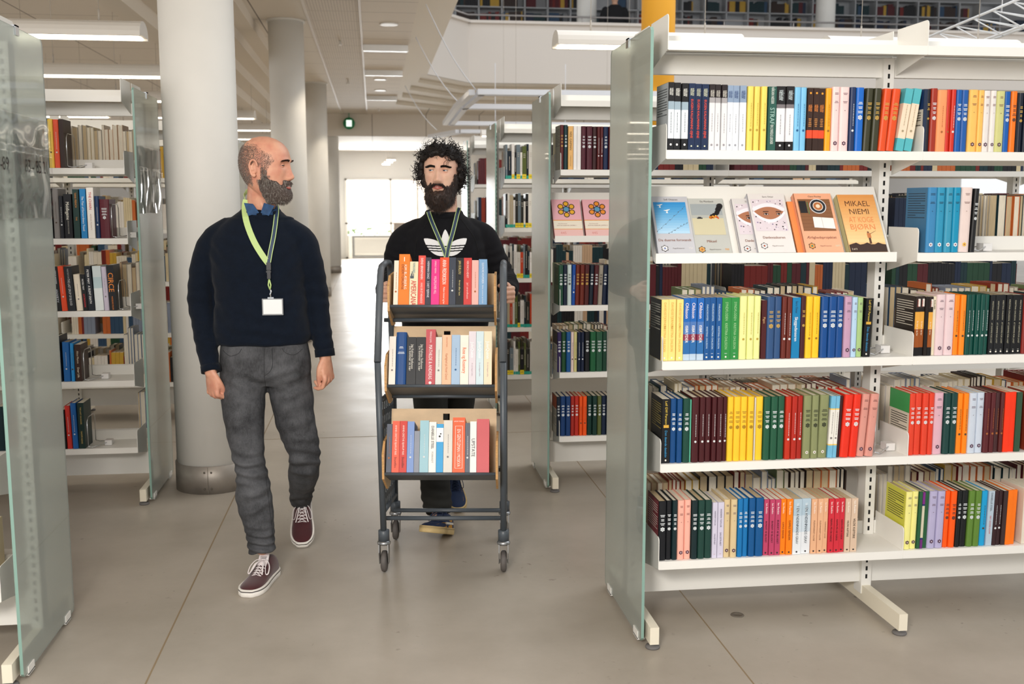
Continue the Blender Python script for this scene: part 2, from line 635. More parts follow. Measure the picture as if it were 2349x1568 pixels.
# radiator under the window
b = MB()
b.box(-0.55, 1.2, 30.38, 30.5, 0.10, 0.14); b.box(-0.55, 1.2, 30.38, 30.5, 0.56, 0.60)
for i in range(44):
    x = -0.54 + i * 0.04
    b.box(x, x + 0.022, 30.36, 30.5, 0.12, 0.58)
b.box(-0.72, -0.62, 30.3, 30.5, 0.0, 0.66)
tag(b.build('radiator', mat('radiator_white', 'e4e2dc', 0.5)), 'low white ribbed radiator beneath the far window', 'radiator')
b = MB(); b.box(0.42, 1.1, 24.2, 24.8, 0.0, 0.9)
tb = thing('counter', 'small black counter near the far window', 'counter', (0, 0, 0))
b.build('body', mat('counter_black', '20262b', 0.6), tb)
b = MB(); b.box(0.46, 0.72, 24.3, 24.6, 0.9, 1.12); b.box(0.78, 1.06, 24.3, 24.6, 0.9, 1.08)
tag(b.build('storage_box', mat('box_beige', 'd9c9bb', 0.8)), 'beige box standing on the black counter', 'box')

# columns
for i, y in enumerate((5.84, 12.05, 18.05, 24.3)):
    lab = ['thick white round column behind the bald man, steel collar at its foot',
           'second white column along the walkway, just past the bald man\'s face',
           'third white column along the walkway, half behind the second',
           'last and smallest white column, beside the far window'][i]
    t = thing('column', lab, 'column', (-0.905 - 0.012 * i, y, 0))
    b = MB(); b.lathe((0, 0, 0), [(0.192, 0.148), (0.192, HC)], 48)
    b.build('shaft', COLUMN, t)
    b = MB(); b.lathe((0, 0, 0), [(0.200, 0.0), (0.200, 0.15), (0.192, 0.152)], 48)
    for dx in (-0.018, 0.018):
        for z in (0.03, 0.12):
            b.ball((dx - 0.0, -0.2, z), 0.0055, 8, 6, 1)
    b.box(-0.0012, 0.0012, -0.2025, -0.199, 0.002, 0.149, 1)
    b.build('steel_collar', [STEEL, mat('rivet', '6d675f', 0.35, metal=0.9)], t)
    if i:
        b = MB(); b.lathe((0, 0, 0), [(0.21, HC - 0.02), (0.21, HC)], 40)
        b.build('ceiling_ring', COLUMN, t)
YEL = mat('yellow_paint', 'e8a526', 0.6)
b = MB(); b.lathe((3.26, 12.0, 0), [(0.192, 0), (0.192, 8.5)], 40)
tag(b.build('column', YEL), 'bright yellow round column rising through the atrium', 'column')
b = MB(); b.lathe((4.37, 21.6, 3.9), [(0.2, 0), (0.2, 3.3)], 24)
tag(b.build('column', COLUMN), 'pale column on the upper floor close to the person in black', 'column')
b = MB(); b.lathe((9.46, 21.6, 3.9), [(0.2, 0), (0.2, 3.3)], 24)
tag(b.build('column', COLUMN), 'pale column standing before the middle of the upper floor shelving', 'column')

# exit sign and small ceiling fittings
t = thing('exit_sign', 'round green emergency exit sign hanging over the walkway', 'sign', (-0.50, 23.9, HC))
b = MB(); b.lathe((0, 0, -0.22), [(0.0005, -0.04), (0.13, -0.04), (0.13, 0.0), (0.0005, 0)], 24, axis=1)
b.box(-0.01, 0.01, -0.02, 0.0, -0.1, 0.0)
b.build('disc', mat('exit_green', '1f8f5a', 0.4), t)
b = MB(); b.box(-0.06, 0.06, -0.045, -0.041, -0.29, -0.15)
b.build('pictogram', mat('exit_white', 'e9fff0', 0.4, emit=1.0), t)
for i, (x, y, on) in enumerate([(0.208, 12.09, 1), (0.146, 17.33, 1), (0.156, 18.96, 1)]):
    t = thing('downlight', ['lit round downlight closest over the walkway', 'small round downlight midway along the slatted ceiling', 'round downlight farthest along the slatted ceiling'][i], 'ceiling light', (x, y, HC - 0.004))
    b = MB(); b.lathe((0, 0, -0.012), [(0.09, 0), (0.105, 0.0), (0.105, 0.012)], 24)
    b.build('rim', mat('trim_white', 'efece6', 0.5), t)
    b = MB(); b.lathe((0, 0, -0.008), [(0.001, 0), (0.088, 0)], 24)
    b.build('lens', mat('lamp_warm', 'ffe6bd', 0.5, emit=9.0), t)
    d = bpy.data.lights.new('downlight_glow', 'SPOT'); d.energy = 60; d.color = (1, 0.86, 0.68); d.spot_size = 1.9; d.shadow_soft_size = 0.08
    l = bpy.data.objects.new('downlight_glow', d); l.location = (x, y, HC - 0.05); COL.objects.link(l)
for i, (x, y) in enumerate([(-0.37, 9.9), (-0.37, 13.4), (-0.37, 17.6), (0.15, 22.6)]):
    b = MB(); b.lathe((x, y, HC - 0.06), [(0.012, 0), (0.03, 0.01), (0.012, 0.03), (0.012, 0.06)], 12)
    tag(b.build('sprinkler', mat('trim_white', 'efece6', 0.5)), ['sprinkler head on the perforated ceiling before the first column\'s shade', 'second sprinkler head on the perforated ceiling', 'third sprinkler head on the perforated ceiling', 'small sensor on the slatted ceiling by the beam'][i], 'sprinkler')

# ---------------------------------------------------------------- frosted end panels
def frosted():
    m = bpy.data.materials.new('frosted_glass')
    m.use_nodes = True
    nt = m.node_tree
    b = nt.nodes['Principled BSDF']
    b.inputs['Base Color'].default_value = (*lin('dde8e0'), 1)
    b.inputs['Roughness'].default_value = 0.13
    b.inputs['IOR'].default_value = 1.2
    b.inputs['Transmission Weight'].default_value = 0.64
    b.inputs['Coat Weight'].default_value = 0.55
    b.inputs['Coat Roughness'].default_value = 0.02
    b.inputs['Coat IOR'].default_value = 1.5
    return m


FROST = frosted()
GEDGE = mat('glass_edge_green', '86a89d', 0.25, spec=0.6)
def clear_sheet():
    m = bpy.data.materials.new('clear_plastic')
    m.use_nodes = True
    nt = m.node_tree
    nt.nodes.remove(nt.nodes['Principled BSDF'])
    tr = nt.nodes.new('ShaderNodeBsdfTransparent')
    gl = nt.nodes.new('ShaderNodeBsdfGlossy')
    gl.inputs['Roughness'].default_value = 0.06
    fr = nt.nodes.new('ShaderNodeFresnel')
    fr.inputs[0].default_value = 1.45
    mx = nt.nodes.new('ShaderNodeMixShader')
    nt.links.new(fr.outputs[0], mx.inputs[0])
    nt.links.new(tr.outputs[0], mx.inputs[1])
    nt.links.new(gl.outputs[0], mx.inputs[2])
    nt.links.new(mx.outputs[0], nt.nodes['Material Output'].inputs[0])
    return m


PLASTIC = clear_sheet()

SHZ = [2.055, 1.697, 1.345, 0.976, 0.612, 0.258]   # undersides of the shelf lips
LIP = 0.030


def shelf_board(mb, x0, x1, yf, yb, z, back=0.05):
    """folded steel shelf: lip in front, tray, upstand behind"""
    s = 1 if yb > yf else -1
    y0, y1 = min(yf, yf + s * 0.004), max(yf, yf + s * 0.004)
    mb.box(x0, x1, y0, y1, z, z + LIP)
    mb.box(x0, x1, min(yf + s * 0.004, yb), max(yf + s * 0.004, yb), z + LIP - 0.005, z + LIP)
    mb.box(x0, x1, min(yb, yb - s * 0.003), max(yb, yb - s * 0.003), z + LIP - 0.002, z + LIP + back)


def end_plate(mb, x, yf, yb, z, h=0.118):
    s = 1 if yb > yf else -1
    r = 0.014
    yfr = yf + s * 0.001
    pts = [(yb, z - 0.045), (yb, z + h)]
    pts += [(yfr + s * r, z + h), (yfr + s * r * 0.3, z + h - r * 0.3), (yfr, z + h - r), (yfr, z + 0.002), (yfr + s * 0.06, z - 0.01)]
    mb.prism(pts, 0, x - 0.0012, x + 0.0012)


def bookcase(xi, d, y0, nb, label, display=(), back_skip=(), sign=None, name='bookcase'):
    """xi: inner face of the glass, d=+1 run to +X, -1 to -X; y0 near edge of the panel"""
    yc = y0 + 0.293
    t = thing(name, label, 'bookcase', (xi, yc, 0))
    X = lambda a: d * a
    yf, yb = -0.235, -0.016

    def bx(mb, a0, a1, *r):
        mb.box(min(X(a0), X(a1)), max(X(a0), X(a1)), *r)
    # glass end panel
    g = MB()
    x0, x1 = sorted((X(0), X(-0.010)))
    c = 0.012
    prof = [(-0.293 + c, 0.021), (0.293 - c, 0.021), (0.293, 0.021 + c), (0.293, 2.121 - c), (0.293 - c, 2.121), (-0.293 + c, 2.121), (-0.293, 2.121 - c), (-0.293, 0.021 + c)]
    g.prism(prof, 0, x0, x1, 0)
    g.m[2:] = [1] * (len(g.m) - 2)
    gp = g.build('glass_panel', [FROST, GEDGE], t)
    for (yy, zz) in ((-0.225, 0.021), (0.2, 0.021)):
        k = MB()
        a0, a1 = X(-0.014), X(0.014)
        k.box(min(a0, X(-0.0105)), max(a0, X(-0.0105)), yy - 0.03, yy + 0.03, zz - 0.006, zz + 0.022)
        k.box(min(a0, a1), max(a0, a1), yy - 0.03, yy + 0.03, zz - 0.009, zz - 0.002)
        k.build('clip', WHITE, gp)
    k = MB()
    k.box(min(X(-0.014), X(-0.0105)), max(X(-0.014), X(-0.0105)), 0.0, 0.035, 2.095, 2.128)
    k.box(min(X(-0.014), X(0.03)), max(X(-0.014), X(0.03)), 0.0, 0.035, 2.123, 2.128)
    k.build('clip', CHROME, gp)
    # uprights with slots, feet with pads
    for i in range(nb + 1):
        a = 0.03 + 0.92 * i
        u = MB()
        bx(u, a - 0.02, a + 0.02, -0.03, 0.03, 0.05, 2.07)
        z = 0.11
        while z < 2.05:
            for yy, s in ((-0.0303, -1), (0.0303, 1)):
                u.quad([(X(a - 0.004), yy, z), (X(a + 0.004), yy, z), (X(a + 0.004), yy, z + 0.017), (X(a - 0.004), yy, z + 0.017)], 1)
            z += 0.032
        u.build('upright', [WHITE, SLOT], t)
        f = MB()
        bx(f, a - 0.016, a + 0.016, -0.325, 0.325, 0.021, 0.083)
        if i == 0 and name == 'bookcase':
            pass
        for yy in (-0.3, 0.3):
            f.lathe((X(a), yy, 0), [(0.024, 0.0), (0.026, 0.004), (0.024, 0.009), (0.006, 0.010), (0.006, 0.022)], 16, 1)
        f.build('foot', [CREAM, RUBBER], t)
    ln = 0.92 * nb
    k = MB()
    bx(k, 0.05, 0.03 + ln, -0.012, 0.012, 0.093, 0.214)
    k.build('kick_panel', WHITE, t)
    k = MB()
    bx(k, 0.05, 0.03 + ln, -0.014, 0.014, 2.003, 2.068)
    k.build('top_rail', WHITE, t)
    for side in (1, -1):
        for i in range(nb):
            a0, a1 = 0.0665 + 0.9189 * i, 0.0665 + 0.9189 * (i + 1) - 0.002
            for j, z in enumerate(SHZ):
                if side == 1 and (i, j) in display:
                    continue
                if side == -1 and (i, j) in back_skip:
                    continue
                s = MB()
                shelf_board(s, *sorted((X(a0), X(a1))), yf * side, yb * side, z)
                s.build('shelf', WHITE, t)
                p = MB()
                end_plate(p, X(a0 - 0.001), yf * side, yb * side, z)
                p.build('end_plate', WHITE, t)
                if i == nb - 1:
                    p = MB()
                    end_plate(p, X(a1 + 0.001), yf * side, yb * side, z)
                    p.build('end_plate', WHITE, t)
            for (ii, j) in display:
                if side == 1 and ii == i:
                    z = SHZ[j]
                    s = MB()
                    xa, xb = sorted((X(0.035), X(0.905)))
                    s.box(xa, xb, yf - 0.002, yf + 0.002, z, z + 0.034)
                    s.quad([(xa, yf, z), (xb, yf, z), (xb, yf + 0.04, z + 0.010), (xa, yf + 0.04, z + 0.010)])
                    s.hexa([(xa, yf + 0.036, z + 0.010), (xb, yf + 0.036, z + 0.010), (xb, yb - 0.022, z + 0.262), (xa, yb - 0.022, z + 0.262),
                            (xa, yf + 0.034, z + 0.012), (xb, yf + 0.034, z + 0.012), (xb, yb - 0.024, z + 0.264), (xa, yb - 0.024, z + 0.264)])
                    s.build('display_shelf', WHITE, t)
    if sign:
        # crumpled clear sleeve with the subject numbers, hooked on the panel
        s = MB()
        n1, n2 = 26, 34
        rings = []
        for i in range(n2 + 1):
            z = 1.50 + 0.34 * i / n2
            row_ = []
            for j in range(n1 + 1):
                y = -0.288 + 0.576 * j / n1
                q = noise.noise(Vector((y * 9, z * 6, xi * 7))) * 0.010 + noise.noise(Vector((y * 22, z * 9, xi))) * 0.004
                q *= 1.0 if z < 1.73 else 0.3
                row_.append((X(-0.0175) - d * abs(q), y, z))
            rings.append(row_)
        n = len(s.v)
        for r in rings:
            s.v += r
        for i in range(n2):
            for j in range(n1):
                s.f.append((n + i * (n1 + 1) + j, n + i * (n1 + 1) + j + 1, n + (i + 1) * (n1 + 1) + j + 1, n + (i + 1) * (n1 + 1) + j))
                s.m.append(0); s.sm.append(True)
        sl = s.build('sign_sleeve', PLASTIC, gp)
        k = MB()
        for (yy, txt) in sign:
            # seen from the walkway side
            if d > 0:
                mx = Matrix(((0, 0, -1, X(-0.0125)), (-1, 0, 0, yy), (0, 1, 0, 1.675), (0, 0, 0, 1)))
            else:
                mx = Matrix(((0, 0, 1, X(-0.0125)), (1, 0, 0, yy), (0, 1, 0, 1.675), (0, 0, 0, 1)))
            put_text(k, txt, mx, 0.062, 0, 1.0)
        k.build('sign_lettering', INK_K, gp)
    return t, yc


XR1, XR2, XR3 = 0.917, 0.920, 0.880
XL1, XL2 = -1.162, -1.178
YR = [3.427, 5.462, 7.557, 9.62, 11.68, 13.74]
bookcase(XR1, 1, YR[0], 2, 'big white bookcase closest to the camera, facing out with six shelves', display=((0, 2),), back_skip=())
bookcase(XR2, 1, YR[1], 3, 'white bookcase standing behind the big one, flower covers on its display shelf', display=((0, 2),))
bookcase(XR3, 1, YR[2], 3, 'white bookcase full of disc cases beyond the bearded man\'s shoulder')
bookcase(0.86, 1, YR[3], 3, 'fourth white bookcase past the bearded man, its end hidden by his hair')
bookcase(XL1, -1, 3.411, 2, 'white bookcase at the picture\'s edge, mostly hidden by its own frosted panel', sign=((-0.2, '.1-89'), (0.14, '83 - 85.21')))
bookcase(XL2, -1, 5.507, 3, 'white bookcase between the frosted panel and the white column', sign=((-0.2, '83'), (0.14, '82 - 83')))
bookcase(-1.19, -1, 7.56, 3, 'white bookcase seen behind the half empty one beside the column')
bookcase(-1.2, -1, 9.6, 3, 'farther white bookcase whose shelves show through the half empty one')


# ---------------------------------------------------------------- books
ROWS={}
ROWS['R1a1']='''990.1 20.5 NES white_and_black 224 NES 0
1012.4 21.7 NES white_and_black 223 NES 0
1037.6 21.8 NES white_and_black 221 NES 0
1061.1 22.4 1b2c4d navy 221 EUG 0
1084.7 22.4 1b2c4d navy 220 EUG 0
1107.1 23.6 1b2c4d navy 219 EUG 0
1133.1 19.5 WHB white_with_dark_top 219 NEW 0
1155 18.4 WHB white_with_dark_top 219 NEW 0
1176.3 19 WHB white_with_dark_top 218 NEW 0
1196.5 19.6 WBL white_with_blue_top 216 NEB 0
1217.3 21.4 WBL white_with_blue_top 216 NEB 0
1240 22.7 WBL white_with_blue_top 216 NEB 0
1267.4 21.5 f5dc6b yellow 214 LNY 0
1292.5 20.4 f5dc6b yellow 214 LNY 0
1315.9 21 f5dc6b yellow 214 LNY 0
1340.5 28.8 2c5a50 dark_green 214 STR 0
1371.7 30.1 BWB black_over_white 216 NEG 0
1404.9 27.2 BWB black_over_white 216 NEG 0
1433.9 22.4 7fc4ea light_blue 213 LNB 0
1457.4 21.8 7fc4ea light_blue 213 LNB 0
1480.5 19.4 BRN brown_and_orange 211 NEO 0
1501.7 20.1 BRN brown_and_orange 211 NEO 0
1523 21.3 BRN brown_and_orange 210 NEO 0
1546.1 20.7 f9a81c amber 211 LNO 0
1568.7 27.5 f7d5d2 pale_pink 216 MGP 0
1598.6 34.3 f7d5d2 pale_pink 216 MGP 0
1634.1 20.2 22335a slate_navy 216 LNW 0
1655.6 28.3 1468c8 bright_blue 215 MGW 0
1686.9 25.9 3a3a26 dark_olive 213 MGG 2
1714.7 25.9 3a3a26 dark_olive 213 MGG 2
1741.8 27.8 e2501f orange_red 212 MGG 4
1772.1 29.7 e2501f orange_red 212 MGG 5
1805.6 28 TEA cream_and_teal 214 LNT 8
1836.6 27.4 TEA cream_and_teal 214 LNT 8'''
ROWS['R1b1']='''1902.9 12.5 22304a dark_navy 213 NON 0
1915.8 13.6 1c1c26 black 213 MGG 0
1929.8 23.6 a3301c brick_red 216 MGW 0
1953.9 36.4 fb9f68 salmon 211 LNR 0
1990.3 14.8 d0301e red 213 LNR 0
2005.9 16.9 d0301e red 213 LNW 0
2023.4 21.7 0e5cab blue 212 MGW 0
2046.3 24.7 1a5aa8 blue 212 MGW 0
2072.2 33.7 fcc466 warm_yellow 213 MGR 0
2106.4 21.4 fbc262 warm_yellow 212 MGR 0
2128.5 24.6 e9e3df off_white 211 MGR 0
2153.6 20.3 e9e3df off_white 211 MGR 0
2174.3 31.9 d0cf8a pale_olive 210 MGR 0
2206.7 22.7 0c5cb0 blue 209 MGW 0
2229.8 22.3 ff7a14 orange 210 MGK 0
2252.6 7.4 1c1e28 black 205 NON 0
2260.7 18.6 10192a blue_black 205 MGG 0
2280 21.4 10192a blue_black 205 MGG 0
2302.6 22.1 7a1f24 maroon 210 MGG 0
2325.2 20.5 e8e2da off_white 210 MGR 0
2346.9 22.2 2d5c44 green 212 MGW 0'''
ROWS['R1b3']='''1934.9 36.1 3c86b8 steel_blue 228 MGB 0
1971.6 32.3 2d94ba teal_blue 228 MGB 0
2004.4 27.2 3897b8 teal_blue 228 MGB 0
2032.1 27.8 0c90b8 bright_teal_blue 228 MGB 0
2061 41.7 ead6cf pale_pink 228 MGY 1
2103.4 19.1 131416 black 224 MGW 2'''
ROWS['R1a4']='''979.6 25.4 fcdf86 pale_yellow 213 DAV 0
1006.2 25.8 fcdf86 pale_yellow 213 DAV 0
1033.8 23.8 fcdf86 pale_yellow 213 DAV 0
1058.4 23.4 ISB blue_and_red 217 ISB 0
1083.1 23.4 ISB blue_and_red 217 ISB 0
1107.8 23.9 ISB blue_and_red 217 ISB 0
1133.4 19.2 1a5594 blue 218 PAR 0
1153.9 20.6 1a5594 blue 218 PAR 0
1175.7 19.7 1a5594 blue 218 PAR 0
1196.3 32.2 2f8c43 green 217 SYN 0
1229.8 29.7 2f8c43 green 217 SYN 0
1260.8 26.3 eef0a0 pale_lime 222 LNY 0
1288.5 24.6 eef0a0 pale_lime 222 LNY 0
1314.4 24.3 eef0a0 pale_lime 221 LNY 0
1340.4 17.8 4b1a1c dark_maroon 206 VGO 0
1359.5 28.2 31527f slate_blue 218 MGG 0
1389 24.8 31527f slate_blue 218 MGG 0
1414.7 17.4 6a2a20 russet_brown 217 LNW 0
1433.5 17.9 6a2a20 russet_brown 216 LNW 0
1453.1 30.2 137fb5 teal_blue 214 SKY 0
1484.2 17.1 461a1e dark_maroon 219 MGG 0
1502.6 25 fdc92a golden_yellow 218 LNO 0
1529.8 26.4 fdc92a golden_yellow 217 LNO 0
1558 26.9 0f4a8e blue 216 MGW 0
1586.2 29.6 0f4a8e blue 216 MGW 0
1617.1 25.7 0f4a8e blue 216 MGW 0
1644.6 27.5 c39bb6 mauve 215 MGP 0
1673 20.4 b4d3ec light_blue 213 MGP 0
1694.3 21.4 a8c685 light_green 212 MGP 0
1716.5 28.5 111214 black 208 LEI 2'''
ROWS['R1b4']='''1910.4 18.3 FIR black_and_orange 213 BOR 0
1929.4 17 FIR black_and_orange 213 BOR 0
1947.2 13.2 1c130f black 211 NON 0
1961 16 FIR black_and_orange 211 BOR 0
1977.8 12 e8dcc0 cream 212 ROS 0
1990.5 33.7 e8cfd2 pale_pink 219 MGP 0
2025 35.1 e8cfd2 pale_pink 219 MGP 0
2060.8 21 fe8c1c orange 216 LNK 0
2082.6 21.6 fe8c1c orange 216 LNK 0
2105 19.3 04493f deep_green 217 LNW 0
2124.8 14.9 04493f deep_green 217 LNW 0
2140.3 17.5 04493f deep_green 217 LNW 0
2158.3 20.1 04493f deep_green 217 LNW 0
2179 15.5 04493f deep_green 217 LNW 0
2195.3 19.4 15171a black 215 KRI 0
2216.2 19.7 15171a black 215 KRI 0
2236.7 20.8 15171a black 215 KRI 0
2258.3 22.6 0b0c0f black 215 KRI 0
2281.7 21.4 0b0c0f black 214 KRI 0
2303.8 21.4 0b0c0f black 214 KRI 0
2326 21.4 8c2a24 red_brown 214 MGG 0
2348.5 22.5 20486e blue 214 MGW 0
2372 22.5 d7c9a8 tan 213 MGK 0'''
ROWS['R1a5']='''988.8 29.2 131316 black 228 LEI 0
1019.7 22.1 10477f blue 229 MGW 0
1042.7 20 10477f blue 228 MGW 0
1064.5 24.9 17463a dark_green 229 MGW 0
1090.7 4 5cb89a mint 224 NON 0
1096 26.7 46151a maroon 232 LNW 0
1124.5 20.5 46151a maroon 232 LNW 0
1146.4 21.4 46151a maroon 231 LNW 0
1169.2 17.9 46151a maroon 231 LNW 0
1188.4 21.1 46151a maroon 231 LNW 0
1210.8 14.8 46151a maroon 230 LNW 0
1227 21.1 fdca32 yellow 231 MGO 0
1249.5 24.3 fdca32 yellow 231 MGO 0
1275.1 24.4 fdca32 yellow 230 MGO 0
1300.8 22.6 fdca32 yellow 230 MGO 0
1324.8 4.5 d9d5c8 pale_grey 226 NON 0
1331.1 26.7 fdca32 yellow 229 MGO 0
1359.2 24.5 20573e green 228 MGW 0
1385.1 25.9 20573e green 228 MGW 0
1412.8 24.6 20573e green 228 MGW 0
1439.7 21.9 c2301a red 227 LNW 0
1463 21 b4281a red 227 LNW 0
1485.4 19.7 a82418 red 227 LNW 0
1506.9 29.4 8a9064 sage_green 229 MGD 0
1537.6 26.2 8a9064 sage_green 229 MGD 0
1565.2 34.5 8a9064 sage_green 229 MGD 1
1600.7 18.5 LBW light_blue_and_white 224 LNG 2
1620 13.9 LBW light_blue_and_white 224 LNG 2
1634.8 11.1 3a1a1c dark_brown 224 NON 2
1647.8 32.9 e8321c bright_red 228 MGW 3
1682.1 28.8 e8321c bright_red 228 MGW 3
1712.7 28.4 d9978a dusty_pink 228 MGR 4
1743 31.3 d9978a dusty_pink 228 MGR 4'''
ROWS['R1b5']='''1907.1 21.8 e2432a red 226 MGW 0
1930.2 25.2 e2432a red 226 MGW 0
1956.7 23.7 e2432a red 226 MGW 0
1981.7 19.9 e2432a red 226 MGW 0
2002.7 36.8 dfb2c0 rose_pink 226 MGP 0
2040.4 25.4 17403c dark_green 224 MGW 0
2066.7 25.2 17403c dark_green 224 MGW 0
2092.9 22.4 ff8a14 orange 222 LNK 0
2115.8 19.8 ff8a14 orange 222 LNK 0
2136.7 30.8 ccd6e4 pale_blue 223 MGP 0
2168.5 29.1 ccd6e4 pale_blue 223 MGP 0
2198.4 22.8 5a1f24 maroon 222 LNR 0
2222 18.9 5a1f24 maroon 222 LNR 0
2241.7 17.6 452426 dark_brown 221 LNR 0
2260.1 15 5a2424 maroon 221 LNR 0
2276.2 21.4 fb3a14 orange_red 222 NON 0
2298.3 23 fb3a14 orange_red 222 NON 0
2322.1 21.7 31503a moss_green 221 NON 0
2344.6 23.1 10202e blue_black 221 MGW 0
2368.7 22.8 c9d2dc pale_grey 221 MGP 0
2392.6 22.9 8a2a2c red 221 MGW 0'''
ROWS['R1a6']='''982.5 28.1 14161b black 216 MGW 0
1012.1 19.6 14161b black 216 MGW 0
1033.2 18.6 122a2e green_black 217 MGW 0
1052.8 24.2 f9b6a4 salmon_pink 217 MGR 0
1078.1 24.2 f9b6a4 salmon_pink 217 MGR 0
1103.8 22.8 12292c green_black 214 MGW 0
1128.1 24.3 1b4038 dark_green 214 MGW 0
1153.9 25.4 1b4038 dark_green 213 MGW 0
1180.8 17.8 d4cfe2 lavender_white 204 AND 0
1200.2 22.4 d4cfe2 lavender_white 204 AND 0
1224.1 23 dbc498 tan 213 MGP 0
1248.6 24 dbc498 tan 213 MGP 0
1274.2 19.5 1675b5 blue 214 MGW 0
1294.7 19.5 1675b5 blue 214 MGW 0
1315.7 24.1 0f5590 deep_blue 215 MGW 0
1341.4 29.9 0f5590 deep_blue 215 MGW 0
1372.8 18.6 PIN crimson_and_white 207 BUN 0
1393.4 19.1 PIN crimson_and_white 207 BUN 0
1414 20.7 PIN crimson_and_white 206 BUN 0
1436.3 19.2 fb8414 orange 206 GAM 0
1457 23.3 fb8414 orange 206 GAM 0
1481.9 31.7 WBU white_and_blue 205 IEN 0
1515.2 33.9 WBU white_and_blue 205 IEN 0
1550.6 21.9 eab48c peach 203 SKE 0
1574.1 20.9 eab48c peach 203 SKE 0
1596.6 17.8 eab48c peach 203 SKE 0
1616 21 d42f3e cherry_red 201 NAV 0
1638.6 19.4 d42f3e cherry_red 201 NAV 0
1659.6 18.4 d42f3e cherry_red 201 NAV 0
1679.6 20.6 dcc0a6 beige 200 VIL 0
1701.7 24.8 dcc0a6 beige 200 VIL 0'''
ROWS['R1b6']='''1907.4 25.8 f2ec92 lime_yellow 216 MGP 1
1934 24 f2ec92 lime_yellow 216 MGP 1
1958.9 12.3 275c3a green 215 NON 1
1972.1 10 PUR purple_and_cream 212 NON 1
1982.7 15.6 275c3a green 214 NON 1
1999.8 30.3 b6b0d2 lavender 215 MGP 1
2031.3 29.8 b6b0d2 lavender 214 MGP 1
2062.3 20.1 fe5c10 orange 213 MGK 1
2083.6 24 fe5c10 orange 212 MGK 1
2108.8 18.1 101416 black 213 MGW 1
2128.1 25.6 101416 black 212 MGW 1
2154.8 24.1 5f8434 leaf_green 211 MGW 1
2180.1 24.8 5f8434 leaf_green 210 MGW 1
2206.1 24.5 17a0d8 sky_blue 208 LNK 1
2231.8 23.3 b6c8d6 grey_blue 207 DAN 1
2256.3 16.8 331a1e dark_brown 206 LNW 1
2274 16.5 331a1e dark_brown 206 LNW 1
2291.4 16.2 3a2a2a dark_brown 205 NON 1
2308.6 19.9 fd7a14 orange 208 NON 1
2329.3 17.5 fd7a14 orange 208 NON 1
2347.7 24.7 f6c27e apricot 207 MGR 1
2373.3 24.8 f6c27e apricot 207 MGR 1
2399 24.8 2a3a5c navy 207 MGW 1
2425.1 23.1 7a2024 maroon 207 MGW 1'''
ROWS['R2a1']='''983.7 18.5 5a1d1e dark_red 232 MGG 0
1004.2 20.6 16363a dark_green 232 MGW 0
1026.9 26.1 eab873 tan 226 NEI 0
1055.1 18.6 f2efec white_and_black 226 WRD 0
1075.7 20 f2efec white_and_black 226 WRD 0
1097.1 24.8 521f2c maroon 226 MGW 0
1125.4 31.1 521f2c maroon 226 MGW 0
1158.5 22.8 3a1a1c dark_brown 225 MGW 0
1182.7 15.9 5a1e20 dark_red 225 LNW 0
1200 15.2 5a1e20 dark_red 225 LNW 0
1217.3 25.7 18284c navy 225 MGW 0
1245.1 22.2 5a1e24 dark_red 225 MGW 0'''
ROWS['R2a3']='''979.2 25.4 1f4a36 dark_green 216 MGW 0
1005.9 20.8 101c34 navy 216 MGW 0
1027.5 22.2 c6d6d2 pale_mint 217 MGK 0
1050.5 18.9 124a9c blue 217 LNW 1
1070.7 22.8 682418 russet 217 MGG 1
1094.3 23.9 682418 russet 217 MGG 1
1119.3 25 4c1a1a dark_maroon 217 MGG 1
1145.7 22.6 14202e blue_black 215 MGW 2
1169.3 23.7 4c1a1e dark_maroon 214 MGW 2
1194.1 23.2 9a9284 grey 213 MGK 2
1218.4 23.7 101e38 navy 213 MGW 2
1243.2 22.1 101e38 navy 213 MGW 2
1266.4 19.9 e8cdc4 pale_pink 213 MGP 2'''
ROWS['R2a4']='''974 23 2d1f52 purple 218 MGW 0
998.5 24 1c4a2c green 218 MGW 0
1023.9 24 1a5590 blue 218 MGW 0
1048.9 15.7 e6cfc8 pale_pink 217 LNK 0
1066.1 17.7 cfc88a pale_olive 217 LNK 0
1085.3 17.7 15213c navy 216 LNW 0
1104.4 17.7 15213c navy 216 LNW 0
1126.1 27.6 15171c black 218 MGW 0
1156.1 31.1 1b5c38 green 217 MGW 0
1189.2 33.6 26563e grey_green 217 MGW 0
1224.3 24.2 16402f dark_green 217 MGW 0
1250 17.3 ebe6e2 white 216 LNK 0
1270.3 19.8 1a2440 navy 216 LNW 0'''
ROWS['R2a5']='''971.9 20.7 0f1a2c blue_black 218 MGW 0
994.1 27.6 173c70 blue 219 MGW 0
1023.2 25.7 173c70 blue 219 MGW 0
1050.4 19.3 a62a22 red 219 MGW 0
1072.1 23.8 b82e22 red 219 MGW 0
1097.9 17.4 f4581a orange 217 LNK 0
1117.2 22.8 f4581a orange 217 LNK 0
1142.5 26.3 12362f dark_green 218 MGW 0
1171.3 25.4 12362f dark_green 218 MGW 0
1199.7 21.9 5a6434 olive 217 MGW 0
1223.1 24.4 14243c navy 217 MGW 0
1249.5 25 14243c navy 217 MGW 0'''
ROWS['L2a1']='''-1621.4 11.6 1a7fb8 blue 244 LNW 0
-1606.3 26.7 f8d258 yellow 240 LNK 0
-1577.5 25.7 f05a38 orange_red 238 LNW 0
-1550.3 21.2 3a2a26 brown 240 NON 0'''
